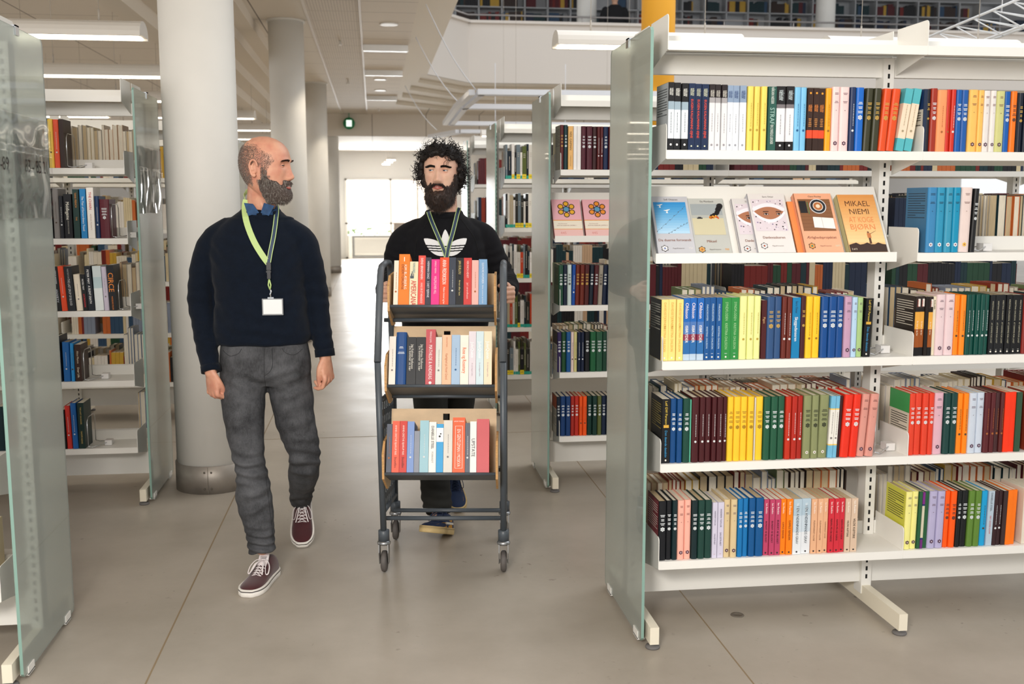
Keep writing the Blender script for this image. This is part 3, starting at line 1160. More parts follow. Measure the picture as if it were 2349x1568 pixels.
ROWS['L2a2']='''-1620.4 15.7 14161a black 250 IAN 0
-1602.1 30 8c8886 grey 248 LNK 0
-1570.1 19.4 1c1e26 black 212 LNW 0
-1547.7 37.7 17181e black 222 MID 0
-1504.3 29.6 1e3c38 dark_green 246 TAN 0
-1468.5 28.7 1e84c4 sky_blue 248 LBL 0
-1435.3 33.8 f4efe8 white 255 CHA 0
-1398.9 21.6 17355e navy 212 LNW 0
-1375.7 47.8 5c1a28 maroon 196 MGW 0'''
ROWS['L2a3']='''-1629.4 13.1 e8e0cc cream 224 NON -3
-1614.9 30.1 1f1f22 black 226 STE -3
-1583.8 29.2 f05028 red_orange 228 LNW -3
-1553.7 38 22252a black 226 LAS -3
-1513.7 34.2 f0e4cf cream 186 LNG -3
-1478.6 22.5 121418 black 186 LOC -3
-1454.1 31.8 121a26 blue_black 228 SIL -3
-1419.9 42.2 WHI white_with_blue_drawing 228 NON -2
-1375.7 25.5 c9c0d2 lavender 224 LNG -2
-1348.7 34.4 14191f black 232 CIR -2'''
ROWS['L2a4']='''-1626.6 26.5 17222e blue_black 236 LNR -1
-1595.7 35.3 1f6ab4 blue 204 LNW 0
-1556.4 18.2 2a94dc light_blue 198 LNK 0
-1534.8 31 3a241c brown_patterned 190 DEA 0'''
ROWS['L2a5']='''-1623.5 25.5 14161a black 206 GAM2 -1
-1597.2 27.2 d8362e red 226 LNW -1
-1567.5 28.1 2064ae blue 240 LNW -1
-1536.2 31.4 16302c dark_green 240 CRU 0'''


BANDS = {  # from the bottom: (upper fraction, colour)
    'NES': [(.17, '17181c'), (.6, 'e4ebf0'), (.72, '9fb3c0'), (1, '1b1a1c')],
    'WHB': [(.72, 'e6e6e8'), (.8, 'a9a6a8'), (1, '2a2224')],
    'WBL': [(.74, 'e9edf2'), (1, '8fa3bd')],
    'BWB': [(.14, '1a181a'), (.66, 'ecebee'), (.72, '7d777a'), (1, '1f1c1e')],
    'BRN': [(.2, '35221a'), (.33, 'ee4f2c'), (1, '3a251c')],
    'TEA': [(.2, '57b6bf'), (.76, 'efdcc2'), (1, '57b6bf')],
    'ISB': [(.1, 'bcd0e2'), (.32, '2b6bab'), (.42, '8e3550'), (.62, '4f79b8'), (1, '1f66b8')],
    'FIR': [(.14, '120f10'), (.45, '9a4f1a'), (.74, 'e8a844'), (.8, '16100e'), (1, '2b201c')],
    'PUR': [(.16, '6d2a78'), (.19, '1d2f66'), (.76, 'd4cdb4'), (.79, '1d2f66'), (1, '7a2a80')],
    'LBW': [(.2, '74b8d8'), (.22, 'f0c860'), (.78, 'ece9e0'), (.8, 'f0c860'), (1, '74b8d8')],
    'PIN': [(1, 'c04468')],
    'WBU': [(.4, 'e6eaee'), (.7, 'cddae4'), (1, 'b4cad8')],
    'WRD': [(.08, '1a1f33'), (1, 'f0ece8')],
    'WHI': [(.5, 'dfe6e6'), (.75, 'b7cdd2'), (1, 'cfdadc')],
}
ORD = ('first second third fourth fifth sixth seventh eighth ninth tenth eleventh twelfth thirteenth fourteenth fifteenth sixteenth '
       'seventeenth eighteenth nineteenth twentieth twenty-first twenty-second twenty-third twenty-fourth twenty-fifth twenty-sixth '
       'twenty-seventh twenty-eighth twenty-ninth thirtieth thirty-first thirty-second thirty-third thirty-fourth thirty-fifth').split()


def vt(mb, w, h, txt, size, frac, m, off=0.0, y=-0.0012, bold=False, maxf=0.9):
    put_text(mb, txt, spine_mx(off, y, h * frac), size, m, 1.0, h * maxf, bold)


def dashes(mb, w, h, f0, f1, m, y=-0.0012, n=22, off=0.0, th=0.0016):
    """an illegibly small line of print running down the spine"""
    rn = random.Random(int(w * 1e5) + n)
    z = h * f1
    mx = spine_mx(off, y, 0, False)
    while z > h * f0:
        l = rn.uniform(0.003, 0.009)
        rect(mb, mx, -th / 2, th / 2, z - l, z, m)
        z -= l + 0.0018


def lines(mb, w, h, f, n, m, y=-0.0012, th=0.0018, wd=0.6, gap=0.0042, off=0.0):
    mx = spine_mx(off, y, 0, False)
    rn = random.Random(int(w * 1e5) + int(f * 100))
    for i in range(n):
        a = w * wd * rn.uniform(0.6, 1) / 2
        z = h * f - i * gap
        rect(mb, mx, -a, a, z, z + th, m)


def decorate(style, w, h):
    """lettering mesh (local to the spine base) and its inks"""
    mb = MB()
    inks = []

    def ink(hexc):
        mm = mat('ink_' + hexc, hexc, 0.55)
        if mm not in inks:
            inks.append(mm)
        return inks.index(mm)
    y = -0.0014
    mx0 = spine_mx(0, y, 0, False)
    S = style
    if S.startswith('MG'):
        c = {'W': 'dfe4e6', 'G': 'c9a24c', 'R': '7c4a44', 'K': '3c3430', 'O': 'a07a18', 'D': '2e3220', 'B': '16334a', 'P': '6a5560', 'Y': '8a6a62'}[S[2]]
        m = ink(c)
        if S[2] in 'WGKOD':
            k = 3 if w > 0.018 else 2
            for i in range(k):
                lines(mb, w, h, 0.76 - 0.07 * i, 2, m, y, 0.0024, 0.62, 0.0048)
            flower(mb, mx0, 0, h * 0.53, min(0.0085, w * 0.3), m)
            if S[2] == 'D':
                flower(mb, mx0, 0, h * 0.1, min(0.006, w * 0.26), ink('f0eee6'), ink('7a2a30'))
        else:
            lines(mb, w, h, 0.90, 2, m, y, 0.0018, 0.5)
            lines(mb, w, h, 0.77, 2, m, y, 0.0018, 0.55)
            lines(mb, w, h, 0.63, 1, m, y, 0.002, 0.12)
            c2 = {'B': 'f2f2f2', 'Y': 'f0c020'}.get(S[2], '4a2440')
            flower(mb, mx0, 0, h * 0.12, min(0.0075, w * 0.3), ink(c2), ink('a03040' if S[2] in 'BY' else 'd8c8d0'))
    elif S.startswith('LN'):
        c = {'W': 'd9dcdd', 'Y': 'b79c38', 'B': '1a5a90', 'O': '9a6a10', 'T': 'a89878', 'R': 'a8602c', 'K': '4a3a28', 'G': '807a78'}[S[2]]
        m = ink(c)
        dashes(mb, w, h, 0.40, 0.74, m, y, int(w * 1000), 0.001)
        disc(mb, mx0, 0.0, h * 0.32, min(0.0042, w * 0.25), m)
    elif S in ('NES', 'NEW', 'NEB', 'NEG', 'NEO'):
        top = {'NES': 'f2f2ea', 'NEW': 'e8e4d8', 'NEB': '1c3f78', 'NEG': 'c9d6d8', 'NEO': 'f09040'}[S]
        low = {'NES': '606870', 'NEW': '98949a', 'NEB': '9a9ca4', 'NEG': '6a6c72', 'NEO': 'c08040'}[S]
        f = 0.86 if S != 'NEO' else 0.68
        put_text(mb, 'HÅKAN', spine_mx(0.0032, y, h * f), w * 0.42, ink(top), 0.8, h * 0.19, True)
        put_text(mb, 'NESSER', spine_mx(-0.0036, y, h * f), w * 0.42, ink(top), 0.8, h * 0.19, True)
        if S == 'NEO':
            lines(mb, w, h, 0.5, 5, ink(low), y, 0.003, 0.6, 0.006)
            disc(mb, mx0, 0, h * 0.92, 0.004, ink('f0a030'), 5)
        else:
            dashes(mb, w, h, 0.28, 0.56, ink(low), y, 7)
            disc(mb, mx0, 0, h * 0.08, 0.004, ink('e8e8e8' if S in ('NES', 'NEG') else low), 6)
    elif S == 'EUG':
        put_text(mb, 'HÅKAN', spine_mx(0.003, y, h * .87), w * .4, ink('d8dcc0'), .8, h * .2, True)
        put_text(mb, 'NESSER', spine_mx(-.0036, y, h * .87), w * .4, ink('d8dcc0'), .8, h * .2, True)
        vt(mb, w, h, 'EUGEN KALLMANNS ØJNE', w * .5, .47, ink('e8503a'), 0, y, True, .58)
        disc(mb, mx0, 0, h * .06, .003, ink('d8dcc0'), 6)
    else:
        T = {
            'STR': [('HÅKAN NESSER', .5, .86, 'dfe6de', .26), ('STRAF', .78, .54, '9ec2b8', .26), ('EN LYKKELIG LØGNER', .5, .25, 'dfe6de', .3)],
            'DAV': [('DAVIDSSTJERNEN', .46, .74, 'd9a94c', .42), ('KRISTINA OHLSSON', .46, .36, 'd9a94c', .42)],
            'ISB': [('Ohlsson', .7, .80, 'f4e8ec', .34), ('ISBRYDER', .6, .42, 'f4f2f0', .34)],
            'PAR': [('PARADISOFFER', .44, .76, 'b9d2e8', .34), ('KRISTINA OHLSSON', .44, .36, 'b9d2e8', .42), ('1', .5, .1, 'e8eef4', .1)],
            'SYN': [('SYNDFLODEN', .42, .78, 'a9d6a0', .3), ('KRISTINA OHLSSON', .42, .38, 'a9d6a0', .42), ('1', .4, .1, 'e8eef4', .1)],
            'VGO': [('Pigen', .6, .66, 'c8a070', .2)],
            'SKY': [('Sara Omar', .36, .84, '1a3048', .2), ('Skyggedanseren', .52, .48, 'f0f4f4', .4)],
            'LEI': [('Leif GW Persson', .42, .79, 'e8c84c', .36), ('Den døende detektiv', .42, .30, '3a9ad0', .42)],
            'BOR': [('BØRGE', .42, .88, 'e84a2c', .18), ('En bøn at dø for', .44, .46, 'f2e2c8', .42)],
            'ROS': [('ROSLUND', .6, .86, '2c2420', .22)],
            'KRI': [('KRISTINA OHLSSON', .38, .74, 'b8b49c', .36), ('AT DØMME FOR LIVET', .38, .36, 'b8b49c', .36), ('1', .4, .08, 'e0e0d8', .1)],
            'AND': [('ANDREW TAYLOR', .36, .72, '4a4058', .34), ('GALGETRÆET', .36, .34, '4a4058', .3), ('1', .4, .07, 'a03038', .1)],
            'BUN': [('Ian Rankin', .5, .84, 'f4dce0', .26), ('BUNDET AF BLODET', .46, .42, '3a1020', .5)],
            'GAM': [('Ian Rankin', .5, .84, 'fbe4c0', .26), ('GAMLE FJENDER', .44, .44, '7a3a10', .36)],
            'IEN': [('Ian Rankin', .4, .80, 'eef2f4', .24), ('I EN ANDEN', .42, .70, '26303a', .34), ('MANDS GRAV', .42, .36, '26303a', .34)],
            'SKE': [('Ian Rankin', .46, .84, 'faeee0', .26), ('FLESHMARKET CLOSE', .36, .42, '6a3a20', .44)],
            'NAV': [('Ian Rankin', .5, .84, 'f8dcdc', .26), ('NAVN PÅ DE DØDE', .46, .42, '3a0c12', .5)],
            'VIL': [('Ian Rankin', .46, .84, 'faf2e8', .26), ('VILDE KØTERE', .46, .44, '3c2c20', .4)],
            'DAN': [('DANIELLE STEEL', .42, .80, '3c4650', .34), ('DET GODES KAMP', .36, .38, 'c83a34', .36)],
            'NEI': [('NEIL GAIMAN', .6, .66, '7a5a28', .5), ('NORDISK MYTOLOGI', .22, .2, '7a5a28', .24)],
            'IAN': [('IAN McEWAN', .56, .68, 'c8a080', .34), ('SOLAR', .56, .2, 'c8a080', .18)],
            'MID': [('Middlegame', .62, .62, 'eceadc', .4), ('SEANAN McGUIRE', .26, .25, 'a8a69c', .3)],
            'TAN': [('TANA FRENCH', .46, .78, 'd08a3c', .3), ('THE', .36, .4, 'd08a3c', .14)],
            'LBL': [('The Year of Extraordinary Travel', .5, .5, 'eaf4f8', .7)],
            'CHA': [('THE CHAIN', .5, .74, 'c83030', .36), ('ADRIAN McKINTY', .3, .32, 'b09890', .36)],
            'STE': [('STEVE MOSBY', .56, .76, 'e4e4e8', .3), ('ANXIETY', .56, .34, 'c8ccd8', .4)],
            'LAS': [('THE LAST DROP OF BLOOD', .42, .42, 'e0e0e0', .6), ('MASTERTON', .3, .84, 'b0b0b0', .22)],
            'LOC': [('PETER MAY', .5, .72, 'eceaea', .42), ('LOCKDOWN', .5, .28, 'd82c34', .36)],
            'SIL': [('PETER MAY', .46, .76, 'f0f0ee', .34), ('A SILENT DEATH', .46, .36, 'f0f0ee', .4)],
            'CIR': [('CIRCE', 1.05, .62, 'e8872c', .6), ('MADELINE MILLER', .3, .16, 'e8872c', .3)],
            'DEA': [('Alice Munro', .42, .66, 'ece2c8', .36), ('Dear Life', .46, .24, 'ece2c8', .3)],
            'GAM2': [('THE GAMESHOUSE', .46, .5, 'e0b860', .6), ('CLAIRE', .26, .85, 'c8c0b0', .2)],
            'CRU': [('THE LAST CRUSADER', .3, .72, 'd8ba6a', .4), ('NAOMI NOVIK', .36, .24, 'd8ba6a', .28)],
            'KIM': [('KIM BLÆSBJERG', .34, .56, 'fff4e4', .54), ('DESERTØRERNE', .34, .56, '7a3c1c', .5)],
        }.get(S)
        if T:
            for i, (tx, sz, fr, col, mf) in enumerate(T):
                off = 0.0
                if S == 'KIM':
                    off = (.0055, -.0055)[i]
                if S in ('IEN', 'SKE') and i == 1:
                    off = .0
                vt(mb, w, h, tx, w * sz * 1.0, fr, ink(col), off, y, sz > .43, mf)
            if S in ('LEI',):
                rect(mb, mx0, -w * .32, w * .32, h * .555, h * .60, ink('d8a83c'))
            if S == 'IAN':
                disc(mb, mx0, 0, h * .42, .008, ink('d83a2c'), 14)
            if S == 'BOR':
                rect(mb, mx0, -w * .05, w * .4, h * .83, h * .96, ink('f0e6dc'))
            if S in ('BUN', 'GAM', 'SKE', 'NAV', 'VIL', 'IEN', 'DAV', 'PAR', 'SYN', 'KRI', 'LEI'):
                disc(mb, mx0, 0, h * .045, .0035, ink('2a2424' if S in ('GAM', 'SKE', 'NAV', 'VIL', 'BUN', 'IEN') else 'e8e4d8'), 6)
    if not mb.v:
        return None, None
    return mb, inks


def make_book(x, yf, z, w, h, d, hexc, style, tilt, label, group, soft=None, facing=1):
    """book standing with its spine towards -Y; x = centre"""
    w = max(w, 0.005)
    bands = BANDS.get(hexc)
    if soft is None:
        soft = bands is not None or not (style.startswith('MG') or style.startswith('LN'))
    mb = MB()
    cv = [(1.0, hexc)] if not bands else bands
    mats_ = [cmat(c) if c != 'none' else PAGE for _, c in cv]
    t = 0.0022 if not soft else 0.0012
    hw = w / 2 - 0.0003
    bl = 0.0 if soft else min(0.003, w * 0.12)
    outer = [(-hw, d), (-hw, 0.004), (-hw * 0.86, -bl * 0.2 + 0.0008), (-hw * 0.5, -bl * 0.8), (0, -bl), (hw * 0.5, -bl * 0.8), (hw * 0.86, -bl * 0.2 + 0.0008), (hw, 0.004), (hw, d)] if not soft else \
            [(-hw, d), (-hw, 0.0), (hw, 0.0), (hw, d)]
    inner = [(hw - t, d), (hw - t, 0.005), (-hw + t, 0.005), (-hw + t, d)]
    poly = outer + inner
    z0 = 0.0
    for i, (fr, _) in enumerate(cv):
        mb.prism(poly, 2, z0, h * fr, i)
        z0 = h * fr
    o = mb.build('book', mats_)
    o.location = (x, yf, z)
    if tilt:
        tr = radians(tilt)
        # pivot on the lower edge the book leans over
        o.rotation_euler = (0, tr, 0)
        px = hw if tilt > 0 else -hw
        o.location = (x + px - (px * cos(tr)), yf, z + abs(px * sin(tr)) * 1.0)
    if len(label.split()) > 16:
        label = label.replace(' the ', ' ', 1)
    if len(label.split()) > 16:
        label = label.replace(' the ', ' ', 1)
    tag(o, label, 'book', group)
    p = MB()
    g = 0.003 if not soft else 0.0004
    p.box(-hw + t, hw - t, 0.0052, d - g, g, h - g)
    p.build('page_block', PAGE if (int(x * 1000) % 3) else PAGE2, o)
    dm, inks = decorate(style, w, h)
    if dm:
        if not soft:
            for i, v in enumerate(dm.v):
                q = max(0.0, 1 - (v[0] / hw) ** 2)
                dm.v[i] = (v[0], v[1] - bl * q * 0.95, v[2])
        dm.build('spine_lettering', inks, o)
    return o


PLACE = {
    'R1a1': (1.728, 3.498, 'top row, big bookcase', 'glass panel'),
    'R1b1': (1.728, 3.498, 'top row, big bookcase', 'slotted post'),
    'R1b3': (1.376, 3.498, 'row beside the display shelf, big bookcase', 'slotted post'),
    'R1a4': (1.007, 3.498, 'row under display shelf, big bookcase', 'glass panel'),
    'R1b4': (1.007, 3.498, 'third lowest row, big bookcase', 'slotted post'),
    'R1a5': (0.643, 3.498, 'second lowest row, big bookcase', 'glass panel'),
    'R1b5': (0.643, 3.498, 'second lowest row, big bookcase', 'slotted post'),
    'R1a6': (0.289, 3.498, 'lowest row of the big bookcase', 'glass panel'),
    'R1b6': (0.289, 3.498, 'lowest row of the big bookcase', 'slotted post'),
    'R2a1': (1.728, 5.535, 'top row of the bookcase behind', 'glass panel'),
    'R2a3': (1.007, 5.535, 'row beneath the flower covers', 'glass panel'),
    'R2a4': (0.643, 5.535, 'second lowest row of the bookcase behind', 'glass panel'),
    'R2a5': (0.289, 5.535, 'lowest row of the bookcase behind', 'glass panel'),
    'L2a1': (1.728, 5.572, 'top row of the half empty bookcase', 'frosted panel'),
    'L2a2': (1.376, 5.572, 'second row of the half empty bookcase', 'frosted panel'),
    'L2a3': (1.007, 5.572, 'middle row of the half empty bookcase', 'frosted panel'),
    'L2a4': (0.643, 5.572, 'second lowest row, half empty bookcase', 'frosted panel'),
    'L2a5': (0.289, 5.572, 'lowest row of the half empty bookcase', 'frosted panel'),
}
def cover_print(o, w, h, d, bg, inkc, top=None, n=11):
    """small print on the board that faces the walkway"""
    b = MB()
    mx = Matrix(((0, 0, -1, -w / 2 - .0001), (-1, 0, 0, d / 2), (0, 1, 0, 0), (0, 0, 0, 1)))
    rect(b, mx, -d / 2 + .002, d / 2 - .002, .001, h - .001, 0, .0002)
    if top:
        rect(b, mx, -d / 2 + .002, d / 2 - .002, h * .68, h - .001, 2, .0003)
    rn_ = random.Random(int(h * 1e4))
    for i in range(n):
        z_ = h * (.90 if not top else .62) - i * .0085
        rect(b, mx, -d * .40, d * (.40 if (i + 1) % 5 else rn_.uniform(-.1, .3)), z_, z_ + .0028, 1, .0005)
    b.build('cover_print', [cmat(bg), mat('ink_' + inkc, inkc, .55), cmat(top or bg)], o)


SIDE = {'R1a1': ('c9cdd1', '33373c', None), 'R1b1': ('dad6ca', '44403c', '1c3a6c'), 'R1b3': ('3f7399', '1c3044', None), 'R1a4': ('1d1e20', 'c9c5b8', None), 'R1b4': ('2b221d', 'e0d8c8', None),
        'R1a5': ('141416', 'a8924c', None), 'R1b5': ('d8d2c0', '2a2a2a', '3f9a54'), 'R1a6': ('7a2a34', 'e4d4cc', None), 'R1b6': ('d6d44c', '3a3a20', None),
        'R2a1': ('a39a88', '5a5040', None), 'R2a3': ('566246', '2c3424', None), 'R2a4': ('d9d2c2', '6a6050', '3a2a26'), 'R2a5': ('d9d0c0', '5a5048', 'b5502c')}
for key, txt in ROWS.items():
    z, yf, where, frm = PLACE[key]
    for i, ln in enumerate(txt.strip().split('\n')):
        q = ln.split()
        x0, w, hexc, nm, h, st, tl = float(q[0]) / 1000, float(q[1]) / 1000, q[2], q[3].replace('_', ' '), float(q[4]) / 1000, q[5], float(q[6])
        if x0 > 2.335 or (key[:2] == 'R2' and x0 > 1.262):
            continue
        lab = '%s book, %s from the %s, %s' % (nm, ORD[i], frm, where)
        dep = 0.15 if key[:2] != 'L2' else 0.14
        sw = {'R1': 1.0, 'R2': 1.0, 'L2': 1.0}[key[:2]]
        o = make_book(x0 + w / 2, yf + (0.004 if i % 3 == 1 else 0.0), z, w * sw, h, dep, hexc, st, tl, lab, 'books on the ' + where)
        if i == 0 and key in SIDE:
            cover_print(o, w, h, dep, *SIDE[key])




# ---------------------------------------------------------------- covers facing out on the display shelves
def make_cover_book(x, yf, z, w, h, th, hexc, label, group, art, lean=32.0, spine=None, rz=0.0):
    root = MB()
    c = cmat(hexc)
    t = 0.002
    # cover as a folded sheet: spine at -X side
    sp = cmat(spine) if spine else c
    root.box(0, w, -th, -th + t, 0, h, 0)
    root.box(0, w, -t, 0, 0, h, 0)
    root.box(0, t, -th, 0, 0, h, 1)
    o = root.build('book', [c, sp])
    o.location = (x, yf, z)
    o.rotation_euler = (-radians(lean), 0, rz)
    tag(o, label, 'book', group)
    p = MB(); p.box(t, w - 0.001, -th + t, -t, 0.001, h - 0.001)
    p.build('page_block', PAGE, o)
    a = MB()
    inks = []

    def ink(hx):
        mm = mat('ink_' + hx, hx, 0.5)
        if mm not in inks:
            inks.append(mm)
        return inks.index(mm)
    y = -th - 0.0006
    mx = Matrix(((1, 0, 0, 0), (0, 0, -1, y), (0, 1, 0, 0), (0, 0, 0, 1)))
    art(a, mx, w, h, ink)
    if a.v:
        a.build('cover_print', inks, o)
    return o


def lay(k):
    return 0.00012 * k


def R_(a, mx, x0, x1, y0, y1, m, k=1):
    rect(a, mx, x0, x1, y0, y1, m, lay(k))


def T_(a, mx, s, x, y, size, m, k=3, maxw=None, bold=False):
    if not s:
        return
    put_text(a, s, mx @ Matrix.Translation((x, y, lay(k))), size, m, 1, maxw, bold)


def art_common(a, mx, w, h, ink, author, title, pic, f1, f2, num, ncol):
    T_(a, mx, author, w * .55, h * .945, .0095, ink('4a3e3a'), 3, w * .7)
    pic(a, mx, w * .07, w * .93, h * .36, h * .90, ink)
    T_(a, mx, title, w * .5, h * .25, .014, ink('8a5a48'), 3, w * .86, True)
    flower(a, mx @ Matrix.Translation((0, 0, lay(2))), w * .2, h * .11, .0135, ink('2a2220'))
    flower(a, mx @ Matrix.Translation((0, 0, lay(3))), w * .2, h * .11, .0105, ink(f1), ink(f2))
    T_(a, mx, 'MagnaPrintserien', w * .56, h * .11, .006, ink('5a4a44'), 3, w * .4)
    T_(a, mx, num, w * .88, h * .11, .010, ink(ncol), 3, w * .18, True)


def pic_sky(a, mx, x0, x1, y0, y1, ink):
    n = 12
    for i in range(n):
        f = i / (n - 1)
        c = tuple(int(p * (1 - f) + q * f) for p, q in zip((0xb4, 0xd8, 0xf0), (0x2f, 0x8f, 0xcf)))
        R_(a, mx, x0, x1, y0 + (y1 - y0) * i / n, y0 + (y1 - y0) * (i + 1) / n, ink('%02x%02x%02x' % c), 1)
    wmat = ink('f6f4f0')
    for cx, cy, s in ((x0 + .022, y1 - .016, 1), (x0 + .045, y1 - .038, 1.1)):
        for pts in (((-.012, .004), (0, 0), (.002, .005)), ((.012, .008), (0, 0), (-.001, .006)), ((-.004, -.006), (.003, -.007), (.001, .003))):
            a.quad([mx @ Vector((cx + p[0] * s, cy + p[1] * s, lay(3))) for p in pts], wmat)
    k = ink('5a5f72')
    for (xa, ya, xb, yb) in ((x0, y0 + .008, x1 - .005, y1 - .02), (x0 + .04, y0, x1, y0 + .045)):
        n = 26
        for i in range(n):
            f = i / n
            px, py = xa + (xb - xa) * f, ya + (yb - ya) * f + .002 * sin(i * 1.3)
            px2, py2 = xa + (xb - xa) * (f + .05), ya + (yb - ya) * (f + .05) + .002 * sin((i + 1) * 1.3)
            if px2 > x1:
                break
            a.quad([mx @ Vector(p) for p in ((px, py, lay(2)), (px2, py2, lay(2)), (px2, py2 + .0009, lay(2)), (px, py + .0009, lay(2)))], k)
            if i % 4 == 0:
                R_(a, mx, px - .0015, px + .0015, py - .001, py + .0025, k, 2)


def pic_fire(a, mx, x0, x1, y0, y1, ink):
    hm = (y0 + y1) * .5 + .005
    R_(a, mx, x0, x1, y0, hm, ink('cfc7a6'), 1)
    R_(a, mx, x0, x1, hm, y1, ink('9fa6a8'), 1)
    R_(a, mx, x0, x1, hm, hm + .012, ink('b4b6ae'), 2)
    rn = random.Random(5)
    for i in range(26):
        f = i / 25
        r = .004 + .008 * f
        disc(a, mx @ Matrix.Translation((0, 0, lay(3))), x1 - .045 + .040 * f, hm + .006 + .045 * f * f + rn.uniform(-.003, .006), r * .9, ink(rn.choice(('2a282c', '3a3638', '1f1d20'))), 9)
    for i in range(22):
        f = rn.random()
        disc(a, mx @ Matrix.Translation((0, 0, lay(4))), x1 - .05 + .032 * f, hm - .001 + rn.uniform(0, .011) * (0.4 + f), .0035, ink(rn.choice(('f08a1c', 'f8b83c', 'd85a14'))), 7)
    R_(a, mx, x0 + .018, x0 + .038, hm - .003, hm + .002, ink('2c2c30'), 4)
    R_(a, mx, x0 + .022, x0 + .033, hm + .002, hm + .005, ink('2c2c30'), 4)


def pic_eyes(a, mx, x0, x1, y0, y1, ink):
    H = y1 - y0
    R_(a, mx, x0, x1, y0, y1, ink('dfd3da'), 1)
    rn = random.Random(9)
    for i in range(90):
        px, py = rn.uniform(x0 + .004, x1 - .004), rn.uniform(y0 + .004, y1 - .004)
        disc(a, mx @ Matrix.Translation((0, 0, lay(2))), px, py, rn.uniform(.0012, .0035), ink(rn.choice(('4a3a48', '8a7aa0', '2c2228', 'efe8ee'))), 6)
    W_ = x1 - x0

    def curve(f0, f1, c, k, w0=0.0):
        n = 12
        for i in range(n):
            u0, u1 = i / n, (i + 1) / n
            pts = [(x0 + W_ * u0, y0 + H * f0(u0)), (x0 + W_ * u1, y0 + H * f0(u1)), (x0 + W_ * u1, y0 + H * f1(u1)), (x0 + W_ * u0, y0 + H * f1(u0))]
            a.quad([mx @ Vector((p[0], p[1], lay(k))) for p in pts], ink(c))
    curve(lambda u: .62 - .42 * sin(pi * u) ** .8 * .75, lambda u: .60 + .18 * sin(pi * min(1, u * 1.05)), 'b07454', 3)
    curve(lambda u: .60 + .16 * sin(pi * u), lambda u: .72 + .16 * sin(pi * u), 'f2ecf2', 4)
    curve(lambda u: .56 - .40 * sin(pi * u) ** .8 * .75, lambda u: .66 - .40 * sin(pi * u) ** .8 * .75, 'f4eef4', 4)
    for u in (.4, .8):
        ex, ey = x0 + W_ * u, y0 + H * .53
        for dx, dy, r, c, k in ((0, 0, .0075, '3a2420', 5), (0, -.0005, .0055, 'efe6e0', 6), (0, 0, .0036, '2a1812', 7)):
            mm = mx @ Matrix.Translation((ex + dx, ey + dy, lay(k))) @ Matrix.Diagonal((1.3, .62 if r > .004 else 1, 1, 1))
            disc(a, mm, 0, 0, r, ink(c), 12)
        a.quad([mx @ Vector((ex + p[0], ey + p[1], lay(5))) for p in ((-.012, .008), (.012, .009), (.010, .012), (-.008, .012))], ink('3c241c'))


def pic_coffee(a, mx, x0, x1, y0, y1, ink):
    R_(a, mx, x0, x1, y0, y1, ink('8a5c3a'), 1)
    for i in range(9):
        R_(a, mx, x0, x1, y0 + i * (y1 - y0) / 9, y0 + i * (y1 - y0) / 9 + .0012, ink('6e452a'), 2)
    R_(a, mx, x0 + .003, x0 + .03, y1 - .058, y1 - .008, ink('1c1c20'), 3)
    R_(a, mx, x0 + .033, x0 + .036, y1 - .062, y1 - .012, ink('3c7a4a'), 3)
    for r, c, k in ((.031, 'dfe2e6', 3), (.028, '20242c', 4), (.019, 'efe8de', 5), (.0165, 'b8703a', 6), (.008, 'f0dcc0', 7)):
        disc(a, mx @ Matrix.Translation((0, 0, lay(k))), x0 + .072, y1 - .030, r, ink(c), 20)
    a.quad([mx @ Vector((p[0], p[1], lay(4))) for p in ((x0 + .042, y0 + .014), (x1 - .001, y0 + .008), (x1 - .001, y0 + .052), (x0 + .044, y0 + .058))], ink('f4f2ee'))
    R_(a, mx, x0 + .075, x0 + .0765, y0 + .012, y0 + .055, ink('c4bfb6'), 5)


def art_niemi(a, mx, w, h, ink):
    n = 14
    for i in range(n):
        f = i / (n - 1)
        c = tuple(int(p * (1 - f) + q * f) for p, q in zip((0xf6, 0xd2, 0x96), (0xe2, 0x9a, 0x52)))
        R_(a, mx, .003, w, h * (.16 + .84 * i / n), h * (.16 + .84 * (i + 1) / n), ink('%02x%02x%02x' % c), 1)
    for i in range(10):
        x = .003 + (w - .003) * i / 10
        a.quad([mx @ Vector(p) for p in ((x, 0, lay(2)), (x + w / 10, 0, lay(2)), (x + w / 10, h * (.14 + .02 * sin(i * 2)), lay(2)), (x, h * (.14 + .02 * sin(i * 2 - 2)), lay(2)))], ink('3a2418'))
    for s, yy, c in (('MIKAEL', .84, '5c3420'), ('NIEMI', .70, '5c3420'), ('AT KOGE', .555, 'e8884c'), ('BJØRN', .43, 'e8884c')):
        T_(a, mx, s, w * .5, h * yy, .032, ink(c), 3, w * (.66 if s != 'NIEMI' else .52))
    R_(a, mx, w * .58, w * .64, h * .14, h * .24, ink('5a3822'), 3)
    R_(a, mx, w * .56, w * .66, h * .24, h * .32, ink('c87a44'), 3)
    disc(a, mx @ Matrix.Translation((0, 0, lay(3))), w * .60, h * .335, .004, ink('7a4a30'))
    a.quad([mx @ Vector((p[0], p[1], lay(3))) for p in ((w * .64, h * .30), (w * .82, h * .36), (w * .82, h * .365), (w * .64, h * .31))], ink('7a4a30'))
    T_(a, mx, '2 af 2', w * .14, h * .05, .009, ink('f2e2c8'), 4, None, True)


